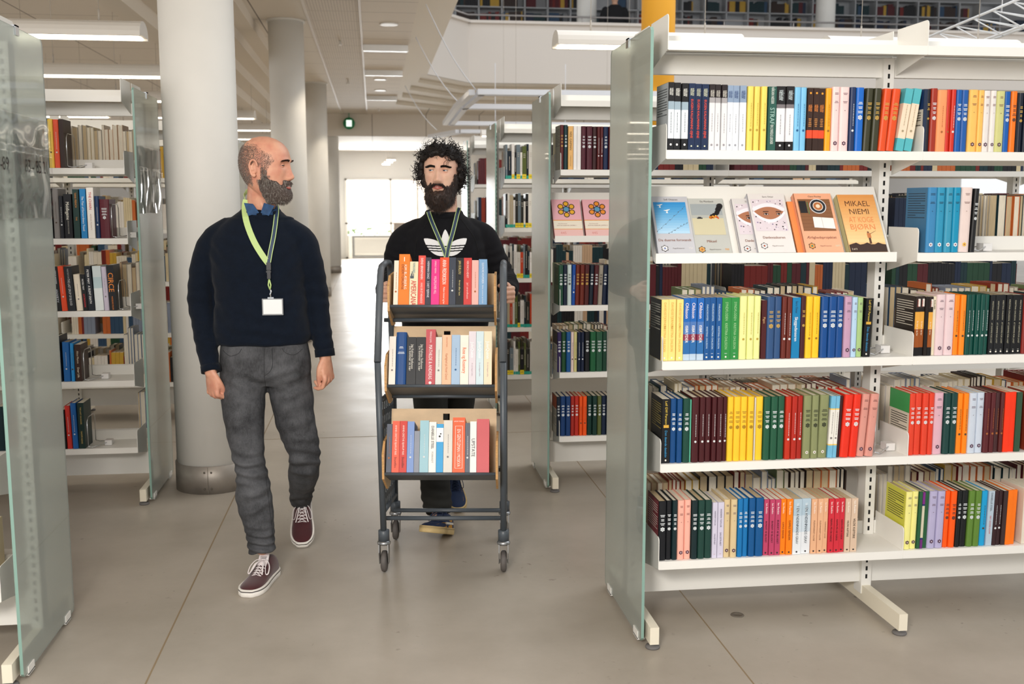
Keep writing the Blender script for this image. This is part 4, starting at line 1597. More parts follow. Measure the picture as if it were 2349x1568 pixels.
def art_flowerbook(num, petal):
    def f(a, mx, w, h, ink):
        R_(a, mx, 0.002, w, h * .44, h, ink('f0b4bc'), 1)
        R_(a, mx, 0.002, w, h * .42, h * .44, ink('f0a030'), 2)
        R_(a, mx, 0.002, w, h * .20, h * .42, ink('f4ead6'), 1)
        R_(a, mx, 0.002, w, h * .185, h * .20, ink('f0a030'), 2)
        R_(a, mx, 0.002, w, 0, h * .185, ink('f3c4be'), 1)
        cx, cy = w * .5, h * .73
        for k, (s, c) in enumerate(((1.0, '141210'), (.72, petal))):
            for i in range(6):
                an = pi / 6 + i * pi / 3
                disc(a, mx @ Matrix.Translation((0, 0, lay(2 + k))), cx + .035 * cos(an), cy + .035 * sin(an), .0165 * s, ink(c), 14)
        disc(a, mx @ Matrix.Translation((0, 0, lay(4))), cx, cy, .0195, ink('141210'), 16)
        disc(a, mx @ Matrix.Translation((0, 0, lay(5))), cx, cy, .0150, ink('5f9fc4'), 16)
        T_(a, mx, 'Nina Rasmussen', w * .32, h * .34, .0075, ink('8a3a30'), 3, w * .44)
        T_(a, mx, 'SOM EN ALBANSK JOMFRU ' + num, w * .46, h * .29, .0085, ink('8a3a30'), 3, w * .76)
        T_(a, mx, '445', w * .32, h * .09, .022, ink('e08a84'), 3, w * .4)
    return f


gd = 'covers on the sloping display shelf'
zd, yd = 1.378, 3.494
S0 = 'display shelf of the big bookcase'


def std(author, title, pic, f1, f2, num, ncol):
    return lambda a, mx, w, h, ink: art_common(a, mx, w, h, ink, author, title, pic, f1, f2, num, ncol)


DX = 0.0
cov = [
    (0.965, .135, .238, .020, 'c3c3c8', 'a9abb4', 'grey cover with two white doves in blue sky, first on the display shelf', std('Sofi Oksanen', 'Da duerne forsvandt', pic_sky, 'f4f0f0', '7f97cc', '750', 'e8e4e0'), 0),
    (1.100, .132, .235, .012, 'bfc0ba', None, 'grey-green cover with burning car and black smoke, beside the dove cover', std('Dy Plambeck', 'Mikael', pic_fire, 'e8a850', 'c87820', '700', 'e8a030'), 0.004),
    (1.262, .128, .232, .016, 'dcd8d6', 'cfcdd2', 'white cover with veiled eyes, partly hidden behind its twin', std('Sara Omar', 'Dødevaskeren', pic_eyes, 'f4f0f0', 'b8502c', '', 'e8e4e0'), 0.008),
    (1.318, .137, .242, .028, 'e4dfdc', 'c4c4cc', 'white cover with veiled eyes, in front of its twin', std('Sara Omar', 'Dødevaskeren', pic_eyes, 'f4f0f0', 'b8502c', '', 'e8e4e0'), -0.012),
    (1.470, .120, .225, .008, 'f09858', None, 'orange cover peeking out behind the coffee cup cover', lambda *q: None, 0.010),
    (1.492, .140, .245, .026, 'f3b08c', 'e8a07e', 'salmon cover with coffee cup and open notebook on the display shelf', std('Clare Pooley', 'Ærlighedsprojektet', pic_coffee, 'e8a050', '3a9a7a', '1073', 'c8e0c8'), -0.010),
    (1.652, .140, .238, .030, 'f0c488', 'c9c090', 'orange sunset cover with a small harpooning figure, last on the display shelf', art_niemi, -0.006),
]
for (x, w, h, th, hx, sp, lab, art, dy) in cov:
    make_cover_book(x, 3.517 - abs(dy) * 0.1, 1.362 + max(0, -dy) * .2, w, h, th, hx, lab, gd, art, 33, sp)
for i, (x, pet) in enumerate(((0.955, 'f0b32c'), (1.125, 'f0952c'), (1.295, 'f0b32c'))):
    make_cover_book(x, 5.552, 1.362, .158, .232, .026, 'f3c4be', '%s pink cover with a black outlined flower, display shelf behind' % ORD[i], 'flower covers on the display shelf behind', art_flowerbook(str(i + 1), pet), 33, '8f1c24')


# ---------------------------------------------------------------- wire book ends
def bookend(x, y, z, label, s=1, hw=0.075, h=0.15, rot=0.0):
    mb = MB()
    r = 0.0022
    pts = []
    for (py, pz) in ((-hw, 0.01), (-hw, h - 0.02), (-hw + 0.02, h), (hw - 0.02, h), (hw, h - 0.02), (hw, 0.01)):
        pts.append((0, py, pz))
    mb.tube(pts, r, 8)
    mb.tube([(0, -hw, 0.01), (s * 0.02, -hw, 0.004), (s * 0.08, -0.02, 0.016)], r, 8)
    mb.tube([(0, hw, 0.01), (s * 0.02, hw, 0.004), (s * 0.08, 0.02, 0.016)], r, 8)
    mb.box(min(s * 0.07, s * 0.105), max(s * 0.07, s * 0.105), -0.022, 0.022, 0.001, 0.028, 1)
    o = mb.build('bookend', [CHROME, mat('clear_grip', 'e6e4e2', 0.2)])
    o.location = (x, y, z)
    return tag(o, label, 'bookend', 'wire book ends')


bookend(1.872, 3.59, 1.728, 'chrome wire book end after the leaning teal books, top row', -1)
bookend(1.752, 3.59, 1.007, 'chrome wire book end beside the black detective book, under the display shelf', 1, .07, .14)
bookend(1.790, 3.59, 0.643, 'chrome wire book end behind the dusty pink books, second lowest row', 1, .07, .14)
bookend(2.128, 3.59, 1.376, 'chrome wire book end after the black book beside the display shelf', 1, .07, .14)
bookend(-1.518, 5.65, 1.728, 'chrome wire book end on the half empty bookcase, top row', 1, .075, .17)
bookend(-1.318, 5.65, 1.376, 'chrome wire book end after the maroon book, half empty bookcase', 1, .075, .17)
bookend(-1.302, 5.65, 1.007, 'chrome wire book end after the black book with orange capitals', 1, .075, .15)
bookend(-1.492, 5.65, 0.643, 'chrome wire book end on the half empty bookcase, second lowest row', 1, .075, .16)
bookend(-1.492, 5.65, 0.289, 'chrome wire book end beside the dark green book near the floor', 1, .075, .16)

# ---------------------------------------------------------------- disc cases in the third bookcase
CASEC = ['1c1c20', '24242a', 'e8e4e0', 'c8482c', '33322e', 'd8d4cc', '6f7d86', '1a2430', 'b9a98c', '5a6432', '20303a', 'ece8e0']
CDY = mat('label_yellow', 'efd423', 0.5)
CDT = mat('label_teal', '1f9f8c', 0.5)
cs = MB(); cs.box(-.5, .5, 0, 1, 0, 1, 0)
rn = random.Random(21)
CASE_MESH = {}
rows_cd = [(1.728, 'top row'), (1.376, 'second row'), (1.007, 'middle row'), (0.643, 'second lowest row'), (0.289, 'lowest row')]
for z, wn in rows_cd:
    x = 0.955
    for i in range(13):
        w = rn.choice((.013, .014, .016, .02, .027, .03)); h = rn.choice((.19, .19, .2, .235, .25)) if i % 4 else .245
        c = rn.choice(CASEC)
        mb = MB()
        y0 = -w / 2
        mb.box(-w / 2, w / 2, 0, .135, 0, h, 0)
        yl = rn.random() < .55
        hh = .034
        if w > .019 and yl:
            mb.box(-w / 2 + .0005, w / 2 - .0005, -.0006, 0, .002, hh, 1)
        else:
            mb.box(-w / 2 + .0005, w / 2 - .0005, -.0006, 0, .002, .024, 2)
        o = mb.build('disc_case', [cmat(c, 0.25), CDY, CDT])
        o.location = (x + w / 2, 7.63, z)
        colname = {'1c1c20': 'black', '24242a': 'black', 'e8e4e0': 'white', 'c8482c': 'orange', '33322e': 'dark', 'd8d4cc': 'pale grey', '6f7d86': 'grey', '1a2430': 'navy', 'b9a98c': 'tan', '5a6432': 'olive', '20303a': 'dark teal', 'ece8e0': 'white'}[c]
        tag(o, '%s disc case, %s from the upright on the %s of disc shelves' % (colname, ORD[i], wn), 'disc case', 'disc cases on the ' + wn)
        k = MB()
        if w > .019 and yl:
            put_text(k, 'CD', spine_mx(0, -.0009, .018, False), .013, 0, 1, w * .8, True)
            lines(k, w, h, .75, 3, 1, -.0004, .004, .6, .012)
        else:
            dashes(k, w, h, .3, .8, 1, -.0004, 5, 0, .004)
        k.build('spine_lettering', [INK_K, mat('ink_case', 'b8b0a4' if c != 'e8e4e0' else '8a7a70', .5)], o)
        x += w + .0006

# ---------------------------------------------------------------- all the other books (too many and too small to count): one object
STUFFC = ['7a2420', '9a3a24', '1c2a44', '16343a', '244a34', 'd9c9a4', 'e6dccb', 'b8b0a4', 'c8a03c', '5a1d24', '1b1b1f', '34506e', 'c86a34', 'e6e0d8', '3a2a24', '6f7f52', '8a94a8', 'caa98a']
smats = [cmat(c) for c in STUFFC] + [PAGE, PAGE2]
NP_ = len(STUFFC)
sb = MB()
rs = random.Random(11)


def stuff_row(x0, x1, yspine, z, side, hmin=.19, hmax=.235, dep=.15, pal=None, gaps=0.0, wmin=.014, wmax=.034, step=None, pages=True):
    """side=+1: spines face -Y; -1: spines face +Y (fore edges seen from the camera)"""
    x = x0
    cur, left = rs.randrange(NP_), 0
    hh = rs.uniform(hmin, hmax)
    while x < x1:
        if left <= 0:
            cur = pal[rs.randrange(len(pal))] if pal else rs.randrange(NP_)
            left = rs.choice((1, 1, 2, 2, 3, 4))
            hh = rs.uniform(hmin, hmax)
            wv = rs.uniform(wmin, wmax)
        left -= 1
        w = min(wv * rs.uniform(.95, 1.05), x1 - x + .002)
        if gaps and rs.random() < gaps:
            x += w * 2
            continue
        a, b_ = x + .0006, x + w - .0006
        d = dep * rs.uniform(.93, 1)
        if side > 0:
            ya, yb_ = yspine, yspine + d
            sb.box(a, b_, ya, yb_, z, z + hh, cur)
            if pages:
                sb.box(a + .0022, b_ - .0022, ya + .006, yb_ - .002, z + hh - .004, z + hh + .0006, NP_)
        else:
            yb_, ya = yspine, yspine - d
            t = .002
            sb.box(a, a + t, ya, yb_, z, z + hh, cur)
            sb.box(b_ - t, b_, ya, yb_, z, z + hh, cur)
            sb.box(a + t, b_ - t, yb_ - .003, yb_, z, z + hh, cur)
            sb.box(a + t, b_ - t, ya + .003, yb_ - .003, z, z + hh - .003, NP_ + (rs.random() < .3))
        x += w


TAL = [1.728, 1.376, 1.007, 0.643, 0.289]
# far side of the big bookcase and of the ones behind
for yi, (xr, y0) in enumerate(((XR1, YR[0]), (XR2, YR[1]), (XR3, YR[2]), (0.86, YR[3]))):
    yc = y0 + .293
    for j, z in enumerate(TAL):
        if yi == 0 and z in (1.728,):
            continue
        hh = (.17, .2) if (yi == 0 and z > 1.3) else (.2, .235)
        x0 = xr + .1
        if yi == 0 and z == 1.376:
            stuff_row(2.14, 2.75, yc + .222, z, -1, .2, .215)
            continue
        if yi == 0 and z == 1.007:
            x0 = 1.14
        if yi == 1 and z < .5:
            x0 = 1.35
        for (a, b_) in ((x0, xr + .9), (xr + 1.02, xr + 1.8)) + (((xr + 1.95, xr + 2.7),) if yi else ()):
            stuff_row(a, b_, yc + .222, z, -1, *hh)
            if yi:
                fy = y0 + .072
                if yi == 1:
                    # hidden continuation beyond the individually built ones
                    st = {1.728: 1.27, 1.007: 1.29, .643: 1.29, .289: 1.275, 1.376: 1.9}[z]
                    if a < st:
                        a2 = st
                    else:
                        a2 = a
                    if b_ > a2:
                        stuff_row(a2, b_, fy, z, 1, .2, .232, pal=[2, 3, 4, 9, 10, 0, 5, 12, 2, 10, 9, 3])
                elif yi == 2:
                    a2 = max(a, 1.26)
                    if b_ > a2:
                        stuff_row(a2, b_, fy, z, 1, .18, .25, wmin=.012, wmax=.028, pal=[10, 10, 11, 13, 3, 17, 2])
                else:
                    stuff_row(a, b_, fy, z, 1, .2, .24, pal=[0, 1, 9, 2, 0, 9, 6, 3])
# continuation beyond the frame edge on the big bookcase
for z in (1.728, 1.007, .643, .289):
    stuff_row(2.345 + (0.03 if z < 1.7 else 0.04), 2.72, 3.50, z, 1, .208, .222)
# walkway-side bookcases beyond the columns
stuff_row(-2.9, -1.64, 5.572, 1.728, 1); stuff_row(-2.9, -1.64, 5.572, 1.376, 1); stuff_row(-2.9, -1.66, 5.572, 1.007, 1)
stuff_row(-2.9, -1.655, 5.572, .643, 1); stuff_row(-2.9, -1.66, 5.572, .289, 1)
for z, x0, x1, pal in ((1.728, -1.66, -1.25, [6, 7, 5, 17, 6]), (1.007, -1.36, -1.22, [7, 17, 6]), (.643, -1.36, -1.25, [13, 16, 7, 13]), (.289, -1.30, -1.25, [13, 16])):
    stuff_row(x0, x1, 5.8 + .222, z, -1, .2, .24, pal=pal, wmin=.01, wmax=.03)
for (xl, y0, k) in ((XL1, 3.411, 0), (-1.19, 7.56, 1), (-1.2, 9.6, 2)):
    yc = y0 + .293
    for z in TAL:
        if k == 0:
            if z < 1.1:
                stuff_row(xl - .92, xl - (.1 if z < .9 else .07), y0 + .075, z, 1, .2, .24, pal=[10, 14, 17, 5])
            stuff_row(xl - .92, xl - .3, yc + .222, z, -1)
        else:
            for a, b_ in ((xl - 2.7, xl - 1.95), (xl - 1.85, xl - 1.02), (xl - .92, xl - .08)):
                stuff_row(a, b_, y0 + .075, z, 1, .17, .235, pal=[5, 6, 13, 0, 8, 4, 12, 10, 11, 6, 5, 16], wmin=.01, wmax=.03, gaps=.05)
                stuff_row(a, b_, yc + .222, z, -1)
# shelves by the far window, seen past the columns: spines face the walkway
for r_, z in enumerate((.32, .66, 1.0, 1.34, 1.68)):
    y = 25.3
    while y < 29.6:
        w = rs.uniform(.03, .07)
        if rs.random() > .12:
            sb.box(-1.16, -.925, y, y + w - .003, z, z + rs.uniform(.2, .26), rs.randrange(NP_))
        y += w
# books in the shelving of the upper floor
CW, CH = .523, .36
SY = 24.15
SX0, SZ0 = -1.236, 4.497
for r in range(5):
    for c in range(31):
        if rs.random() < .12:
            continue
        x0 = SX0 + c * CW + .03
        stuff_row(x0, x0 + CW * rs.choice((.5, .7, .9, .9, .9)) - .04, SY + .03, SZ0 + r * CH + .016, 1, .2, .27, .2,
                  pal=[rs.choice((0, 2, 3, 9, 10, 14, 8, 11, 10, 14)) for _ in range(3)], wmin=.03, wmax=.06, pages=False)
o = sb.build('books', smats)
o['kind'] = 'stuff'
tag(o, 'all the other small book rows behind, beyond and on the upper floor', 'books')
# shelving of the upper floor
ub = MB()
SHG = mat('upper_shelf_grey', 'c9cbce', 0.6)
for c in range(32):
    x = SX0 + c * CW
    ub.box(x - .012, x + .012, SY, SY + .34, 3.92, SZ0 + 5 * CH)
for r in range(-1, 6):
    z = SZ0 + r * CH
    ub.box(SX0, SX0 + 31 * CW, SY, SY + .34, z - .008, z + .014)
ub.box(SX0, SX0 + 31 * CW, SY + .33, SY + .35, 3.92, SZ0 + 5 * CH)
t = thing('shelving', 'long grey cubicle shelving on the upper floor behind the parapet', 'bookcase', (0, 0, 0))
ub.build('frame', SHG, t)
fw = MB()
for y in (25.2, 26.3, 27.4, 28.5, 29.6):
    fw.box(-1.2, -.93, y - .012, y + .012, 0.03, 1.98)
for z in (.12, .29, .63, .97, 1.31, 1.65, 1.96):
    fw.box(-1.2, -.915, 25.2, 29.6, z, z + .025)
fw.box(-1.21, -1.19, 25.2, 29.6, .1, 1.98)
t = thing('bookcase', 'small cream bookcase far off by the window, beyond the last column', 'bookcase', (0, 0, 0))
fw.build('frame', CREAM, t)
b = MB(); b.box(15.5, 17.4, 24.3, 24.6, 3.92, 5.95)
structure('door_1', b, mat('door_navy', '16243c', 0.6))

# ---------------------------------------------------------------- hanging lamps
LAMPW = mat('lamp_housing', 'e9e4dc', 0.5)
DIFF = mat('lamp_diffuser', 'fff4df', 0.5, emit=7.0)


def pendant(x0, x1, y, z, label, group='long pendant lamps over the aisles'):
    t = thing('pendant_lamp', label, 'ceiling light', ((x0 + x1) / 2, y, z))
    L = (x1 - x0) / 2
    prof = [(0.125, 0.0), (0.122, 0.03), (0.108, 0.058), (0.085, 0.08), (0.05, 0.096), (0.0, 0.103), (-0.05, 0.096), (-0.085, 0.08), (-0.108, 0.058), (-0.122, 0.03), (-0.125, 0.0), (-0.105, 0.0), (-0.10, 0.012), (0.10, 0.012), (0.105, 0.0)]
    b = MB(); b.prism(prof, 0, -L, L)
    b.build('housing', LAMPW, t)
    b = MB(); b.box(-L + .03, L - .03, -.103, .103, .002, .0115)
    b.build('diffuser', DIFF, t)
    b = MB()
    for sx in (-L * .62, L * .62):
        b.tube([(sx, 0, .10), (sx, 0, .17)], .006, 6)
        b.tube([(sx, 0, .16), (sx, 0, (3.54 if y < 24 and x1 < 1 else 6.5) - z)], .0022, 5)
    b.build('cable', mat('cable_grey', 'b9b1a6', 0.5), t)
    return t


k = 0
for i in range(9):
    y = 6.85 + 2.05 * i
    pendant(-2.75, -1.375, y, 2.553, '%s long lamp back over the column-side aisles, beside the walkway' % ORD[i])
    pendant(-4.6, -3.05, y, 2.553, '%s long lamp back over the column-side aisles, away from the walkway' % ORD[i])
pendant(1.18, 2.41, 6.85, 2.553, 'long lamp hanging between the big bookcase and the walkway, in front of the parapet')
pendant(3.0, 4.35, 6.85, 2.553, 'long lamp hanging just above the big bookcase, before the yellow column')
pendant(4.7, 6.1, 6.85, 2.553, 'long lamp hanging beside the white lattice girder')
for i, y in enumerate((15.9, 17.4)):
    pendant(1.62, 4.4, y, 2.553, '%s of two lit lamps far back, above the disc shelves' % ORD[i])
for i, (x, y) in enumerate(((.449, 25.98), (.406, 27.3), (.36, 28.7))):
    t = thing('panel_lamp', 'small square hanging lamp by the far window, %s back' % ORD[i], 'ceiling light', (x, y, 2.6))
    b = MB(); b.box(-.11, .11, -.11, .11, .02, .06)
    b.build('housing', LAMPW, t)
    b = MB(); b.box(-.1, .1, -.1, .1, .0, .019)
    b.build('diffuser', DIFF, t)
    b = MB(); b.tube([(0, 0, .06), (0, 0, .45)], .004, 5); b.build('cable', LAMPW, t)

# white angular light frames hung in the atrium opening
FR = mat('frame_white', 'dfe1e6', 0.45)
b = MB()
Zf = 2.75
for pts in ([(4.6, 11.87), (1.166, 11.87), (1.13, 13.6), (4.6, 13.6)], [(1.13, 13.6), (1.17, 16.4), (4.4, 16.5)], [(4.2, 18.2), (1.5, 18.2), (1.1, 19.6)]):
    for (xa, ya), (xb, yb) in zip(pts, pts[1:]):
        d = Vector((xb - xa, yb - ya, 0)); n_ = Vector((-d.y, d.x, 0)).normalized() * .035
        for o_ in (-1.6, 1.6):
            q = n_ * o_
            b.hexa([(xa + q.x - n_.x, ya + q.y - n_.y, Zf), (xb + q.x - n_.x, yb + q.y - n_.y, Zf), (xb + q.x + n_.x, yb + q.y + n_.y, Zf), (xa + q.x + n_.x, ya + q.y + n_.y, Zf),
                    (xa + q.x - n_.x, ya + q.y - n_.y, Zf + .06), (xb + q.x - n_.x, yb + q.y - n_.y, Zf + .06), (xb + q.x + n_.x, yb + q.y + n_.y, Zf + .06), (xa + q.x + n_.x, ya + q.y + n_.y, Zf + .06)])
t = thing('light_frame', 'white angular tube frame hanging in the atrium opening above the shelves', 'light frame', (0, 0, 0))
b.build('frame', FR, t)
b = MB()
for a_, c_ in (((.578, 11.25, 3.6), (1.16, 11.87, 2.8)), ((.556, 13.4, 3.6), (1.13, 13.6, 2.8)), ((.57, 18.3, 3.54), (1.1, 18.2, 2.8)), ((1.9, 16.45, 2.8), (1.9, 16.45, 3.7)), ((3.0, 16.45, 2.8), (3.0, 16.45, 3.7))):
    n = 8
    pts = []
    for i in range(n + 1):
        f = i / n
        p = Vector(a_).lerp(Vector(c_), f); p.z -= .08 * sin(pi * f)
        pts.append(p)
    cb_ = MB(); cb_.tube(pts, .006, 5)
    cb_.build('cable', FR, t)
# lattice girder
t = thing('lattice_truss', 'white lattice girder above the far end of the big bookcase', 'truss', (0, 0, 0))
A1, B1 = Vector((4.28, 7.95, 2.72)), Vector((4.32, 5.9, 2.86))
ch = [Vector((0, 0, 0.10)), Vector((.16, -.1, -.02)), Vector((.36, -.05, .03))]
b = MB()
for c_ in ch:
    b.tube([A1 + c_, B1 + c_], .009, 6)
n = 9
for i in range(n):
    p, q = A1.lerp(B1, i / n), A1.lerp(B1, (i + 1) / n)
    for u, v in ((0, 1), (1, 2), (2, 0)):
        b.tube([p + ch[u], q + ch[v]], .0035, 5)
        b.tube([p + ch[u], p + ch[v]], .0045, 5)
b.tube([A1 + Vector((0.1, -.9, .15)), A1 + Vector((.1, -.9, 3.0))], .004, 5)
b.build('lattice', mat('truss_white', 'e6e8ea', 0.4), t)

# ---------------------------------------------------------------- book trolley
TR = Vector((.267, 4.255, 0))
TRZ = -math.atan2(.1322, .9912)
tro = thing('book_trolley', 'dark grey wheeled book trolley with birch shelves pushed by the bearded man', 'trolley', TR, TRZ)
PLY = mat('birch_ply', 'e3c49c', 0.5, noise_amt=0.12, noise_scale=7, stretch=(1.2, 6, .6))
PLYE = mat('birch_edge', 'c99a62', 0.6, noise_amt=.2, noise_scale=60, stretch=(1, 1, 6))
GRIP = mat('grip_grey', '565c62', 0.5)
HWT = .253
for s in (-1, 1):
    # front post, handle loop, rear post
    b = MB()
    low = [(s * HWT, .03, .13), (s * HWT, -.075, .915)]
    b.tube(low, .0132, 14)
    b.build('front_post', DARKMETAL, tro)
    b = MB()
    pts = [(s * HWT, -.075, .915), (s * HWT, .0, 1.12), (s * HWT, .055, 1.245), (s * HWT, .075, 1.275), (s * HWT, .11, 1.29)]
    b.tube(pts, .0145, 14)
    b.build('handle_grip', GRIP, tro)
    b = MB()
    pts = [(s * HWT, .11, 1.29), (s * HWT, .25, 1.297), (s * HWT, .36, 1.29), (s * HWT, .395, 1.275), (s * HWT, .41, 1.25), (s * HWT, .415, 1.02), (s * HWT, .455, .80), (s * HWT, .46, .13)]
    b.tube(pts, .0140, 14)
    b.build('rear_post', DARKMETAL, tro)
    # perforated side panel
    b = MB()
    y0_, y1_, z0_, z1_ = .03, .44, .26, .745
    ny, nz = 7, 8
    for i in range(ny):
        for j in range(nz):
            ya, yb_ = y0_ + (y1_ - y0_) * i / ny, y0_ + (y1_ - y0_) * (i + 1) / ny
            za, zb_ = z0_ + (z1_ - z0_) * j / nz, z0_ + (z1_ - z0_) * (j + 1) / nz
            # sheared so that the panel rises to the front post
            def P_(yy, zz, xx):
                return (xx, yy, zz - (yy - y0_) * .12)
            xx0, xx1 = s * HWT - .0015, s * HWT + .0015
            hy, hz = (yb_ - ya) * .27, (zb_ - za) * .22
            for (a0, a1, c0, c1) in ((ya, yb_, za, za + hz), (ya, yb_, zb_ - hz, zb_), (ya, ya + hy, za + hz, zb_ - hz), (yb_ - hy, yb_, za + hz, zb_ - hz)):
                b.hexa([P_(a0, c0, xx0), P_(a0, c0, xx1), P_(a1, c0, xx1), P_(a1, c0, xx0), P_(a0, c1, xx0), P_(a0, c1, xx1), P_(a1, c1, xx1), P_(a1, c1, xx0)])
    b.tube([(s * HWT, .02, .265), (s * HWT, .46, .215)], .012, 8)
    b.tube([(s * HWT, -.03, .75), (s * HWT, .45, .70)], .009, 8)
    b.build('side_panel', DARKMETAL, tro)
    for yy in (.03, .46):
        c = thing('caster', '', 'x') if False else None
        cb = MB()
        cb.lathe((s * HWT, yy, 0), [(.0235, .138), (.0235, .182), (.0165, .186)], 18, 0)
        cb.lathe((s * HWT, yy, 0), [(.012, .12), (.027, .122), (.029, .130), (.024, .138)], 18, 1)
        for e in (-1, 1):
            xx = s * HWT + e * .019
            cb.prism([(yy - .024, .126), (yy + .024, .126), (yy + .03, .09), (yy + .018, .036), (yy - .006, .036), (yy - .026, .09)], 0, xx - .0018, xx + .0018, 1)
            cb.lathe((xx - e * .001, yy + .006, .045), [(.008, -.003), (.008, .003)], 12, 1, axis=0)
        cast = cb.build('caster', [DARKMETAL, mat('caster_zinc', 'a7a9ab', .35, metal=.9)], tro)
        wb = MB()
        wb.lathe((s * HWT, yy + .006, .0455), [(.020, -.0135), (.034, -.013), (.0425, -.0095), (.0452, -.004), (.0452, .004), (.0425, .0095), (.034, .013), (.020, .0135)], 28, 0, axis=0)
        wb.build('wheel', mat('wheel_grey', '5f5a57', .6), cast)
for pa, pb, rr in (((-HWT, .10, .213), (HWT, .10, .213), .0095), ((-HWT, .40, .158), (HWT, .40, .158), .0095), ((-HWT, .06, .44), (HWT, .06, .44), .0125),
                   ((-HWT, .12, .74), (HWT, .12, .74), .009), ((-HWT, .16, 1.06), (HWT, .16, 1.06), .009)):
    b = MB()
    b.tube([pa, pb], rr, 10)
    b.build('cross_bar', DARKMETAL, tro)
ALPHA = radians(21)
SH = [(1.128, .045, .214), (.812, -.055, .219), (.470, -.150, .223)]
BOOKS = [
    [(12, 'f3e6d3', 'cream', 195, 'LNR'), (27, 'f5822c', 'orange', 222, 'KIM'), (21, 'eee3bf', 'cream with dark skyline', 190, 'AFR'), (18, 'e8564a', 'coral red', 216, 'SVE'),
     (14, '3d3a48', 'dark grey', 208, 'HER'), (21, 'e8368c', 'hot pink', 200, 'KIB'), (23, 'e85430', 'vermilion', 208, 'ANN'), (17, '3a4150', 'slate', 208, 'LNW'),
     (19, '1b1c1f', 'black', 206, 'JAN'), (20, 'd2413f', 'red', 206, 'VER'), (17, 'f1b9b0', 'pale pink', 196, 'LNR'), (21, '7fa9d2', 'light blue', 200, 'ELE')],
    [(16, 'efe6dc', 'white', 205, 'LNG'), (25, '1d4a86', 'royal blue', 222, 'MGP2'), (22, '26282c', 'black', 202, 'JOB'), (22, '26282c', 'black', 202, 'JOB'),
     (23, 'c4525a', 'raspberry red', 234, 'MAT'), (15, 'dfdfd6', 'grey white', 202, 'LNG'), (22, 'f5c09c', 'peach', 211, 'KAR'), (20, 'a9c3de', 'pale blue', 211, 'LNB'),
     (20, 'f6efe2', 'ivory', 210, 'ROS2'), (17, 'e6dde4', 'lilac white', 226, 'JUL'), (18, 'd5e8ee', 'ice blue', 226, 'JUL'), (19, 'f6e4c6', 'butter', 226, 'JUL')],
    [(14, '4c5262', 'slate', 200, 'LNR'), (19, 'f25a3c', 'orange red', 212, 'REE'), (19, 'cf3428', 'deep red', 212, 'REE'), (18, '7a97cf', 'periwinkle', 210, 'LNW'),
     (14, '8a8f9c', 'grey', 172, 'NON'), (23, '9cc6d2', 'sea blue', 214, 'LNW'), (19, 'f2f0ea', 'white', 208, 'DST'), (18, '2fa2dc', 'bright blue', 200, 'DOG'),
     (23, 'ded9d0', 'pale grey', 214, 'LNG'), (32, 'f2602c', 'big orange', 226, 'MOS'), (12, '5a606e', 'steel grey', 204, 'LNW'), (17, 'f4f2ee', 'white', 210, 'UPS'),
     (32, 'd05a60', 'worn red', 220, 'NON')],
]
ROWN = ['top shelf of the trolley', 'middle shelf of the trolley', 'lowest shelf of the trolley']
EXTRA = {
    'AFR': [('AMERICANA', .9, .30, 'cf3c34', .55), ('THOMAS BOBERG', .4, .86, '3a7a90', .24)],
    'SVE': [('SVEND BRINKMANN', .5, .74, 'fbe8e4', .42), ('HVAD ER ET MENNESKE?', .4, .26, 'fbe8e4', .40)],
    'HER': [('HERMAN DIAZ', .52, .74, 'e0dce4', .36), ('I DET FJERNE', .52, .34, 'e0dce4', .36)],
    'KIB': [('KIMBERLEY FREEMAN', .28, .83, 'fbd8ea', .26), ('WILDFLOWER HILL', .42, .45, 'fbd8ea', .38)],
    'ANN': [('ANNA FREDRIKSSON', .60, .70, 'fff0e6', .50), ('Mellem himmel og hav', .3, .22, 'fff0e6', .34)],
    'JAN': [('JAN GUILLOU', .44, .80, 'e4cf88', .28), ('Arven efter ham', .32, .38, 'e4cf88', .34)],
    'VER': [('VERONICA HENRY', .38, .76, 'f8dcd8', .36), ('Jul i strandhuset', .32, .32, 'f8dcd8', .4)],
    'ELE': [('ELEONORE HOLMGREN', .36, .70, 'eef4fa', .44), ('Sidste sommer på hotel', .24, .26, 'eef4fa', .4)],
    'JOB': [('Jan Kehnau Stefansen', .36, .60, 'e0dcd2', .5), ('De kommer os nær', .36, .56, 'e0dcd2', .5)],
    'MAT': [('MATHILDE & ANDREAS', .50, .42, 'f8e4e4', .6), ('PERNILLE JUHL', .26, .86, 'f8e4e4', .2)],
    'KAR': [('Kærlighed på Hotel Grand', .36, .38, 'b8744a', .5), ('CAROLE MATTHEWS', .2, .86, 'b8744a', .2)],
    'ROS2': [('Rose og Rosemary', .62, .50, 'e8743c', .5)],
    'JUL': [('JuleQuinn', .56, .66, 'ffffff', .32), ('Et storslagent løfte', .24, .30, 'b09aa8', .4)],
    'REE': [('ANNE-GRETHE BJARUP RIIS', .36, .64, 'fbe6dc', .56), ('Stumfilm', .42, .22, '3a1410', .3)],
    'DST': [('DANIELLE STEEL', .52, .70, '3c3a38', .44), ('FORRÅDT', .34, .32, '8a8884', .24)],
    'MOS': [('EN GENTLEMAN I MOSKVA', .40, .46, 'fff2e8', .66)],
    'UPS': [('UPSTATE', .74, .50, '5a5a5c', .34)],
    'MGP2': [], 'DOG': [],
}


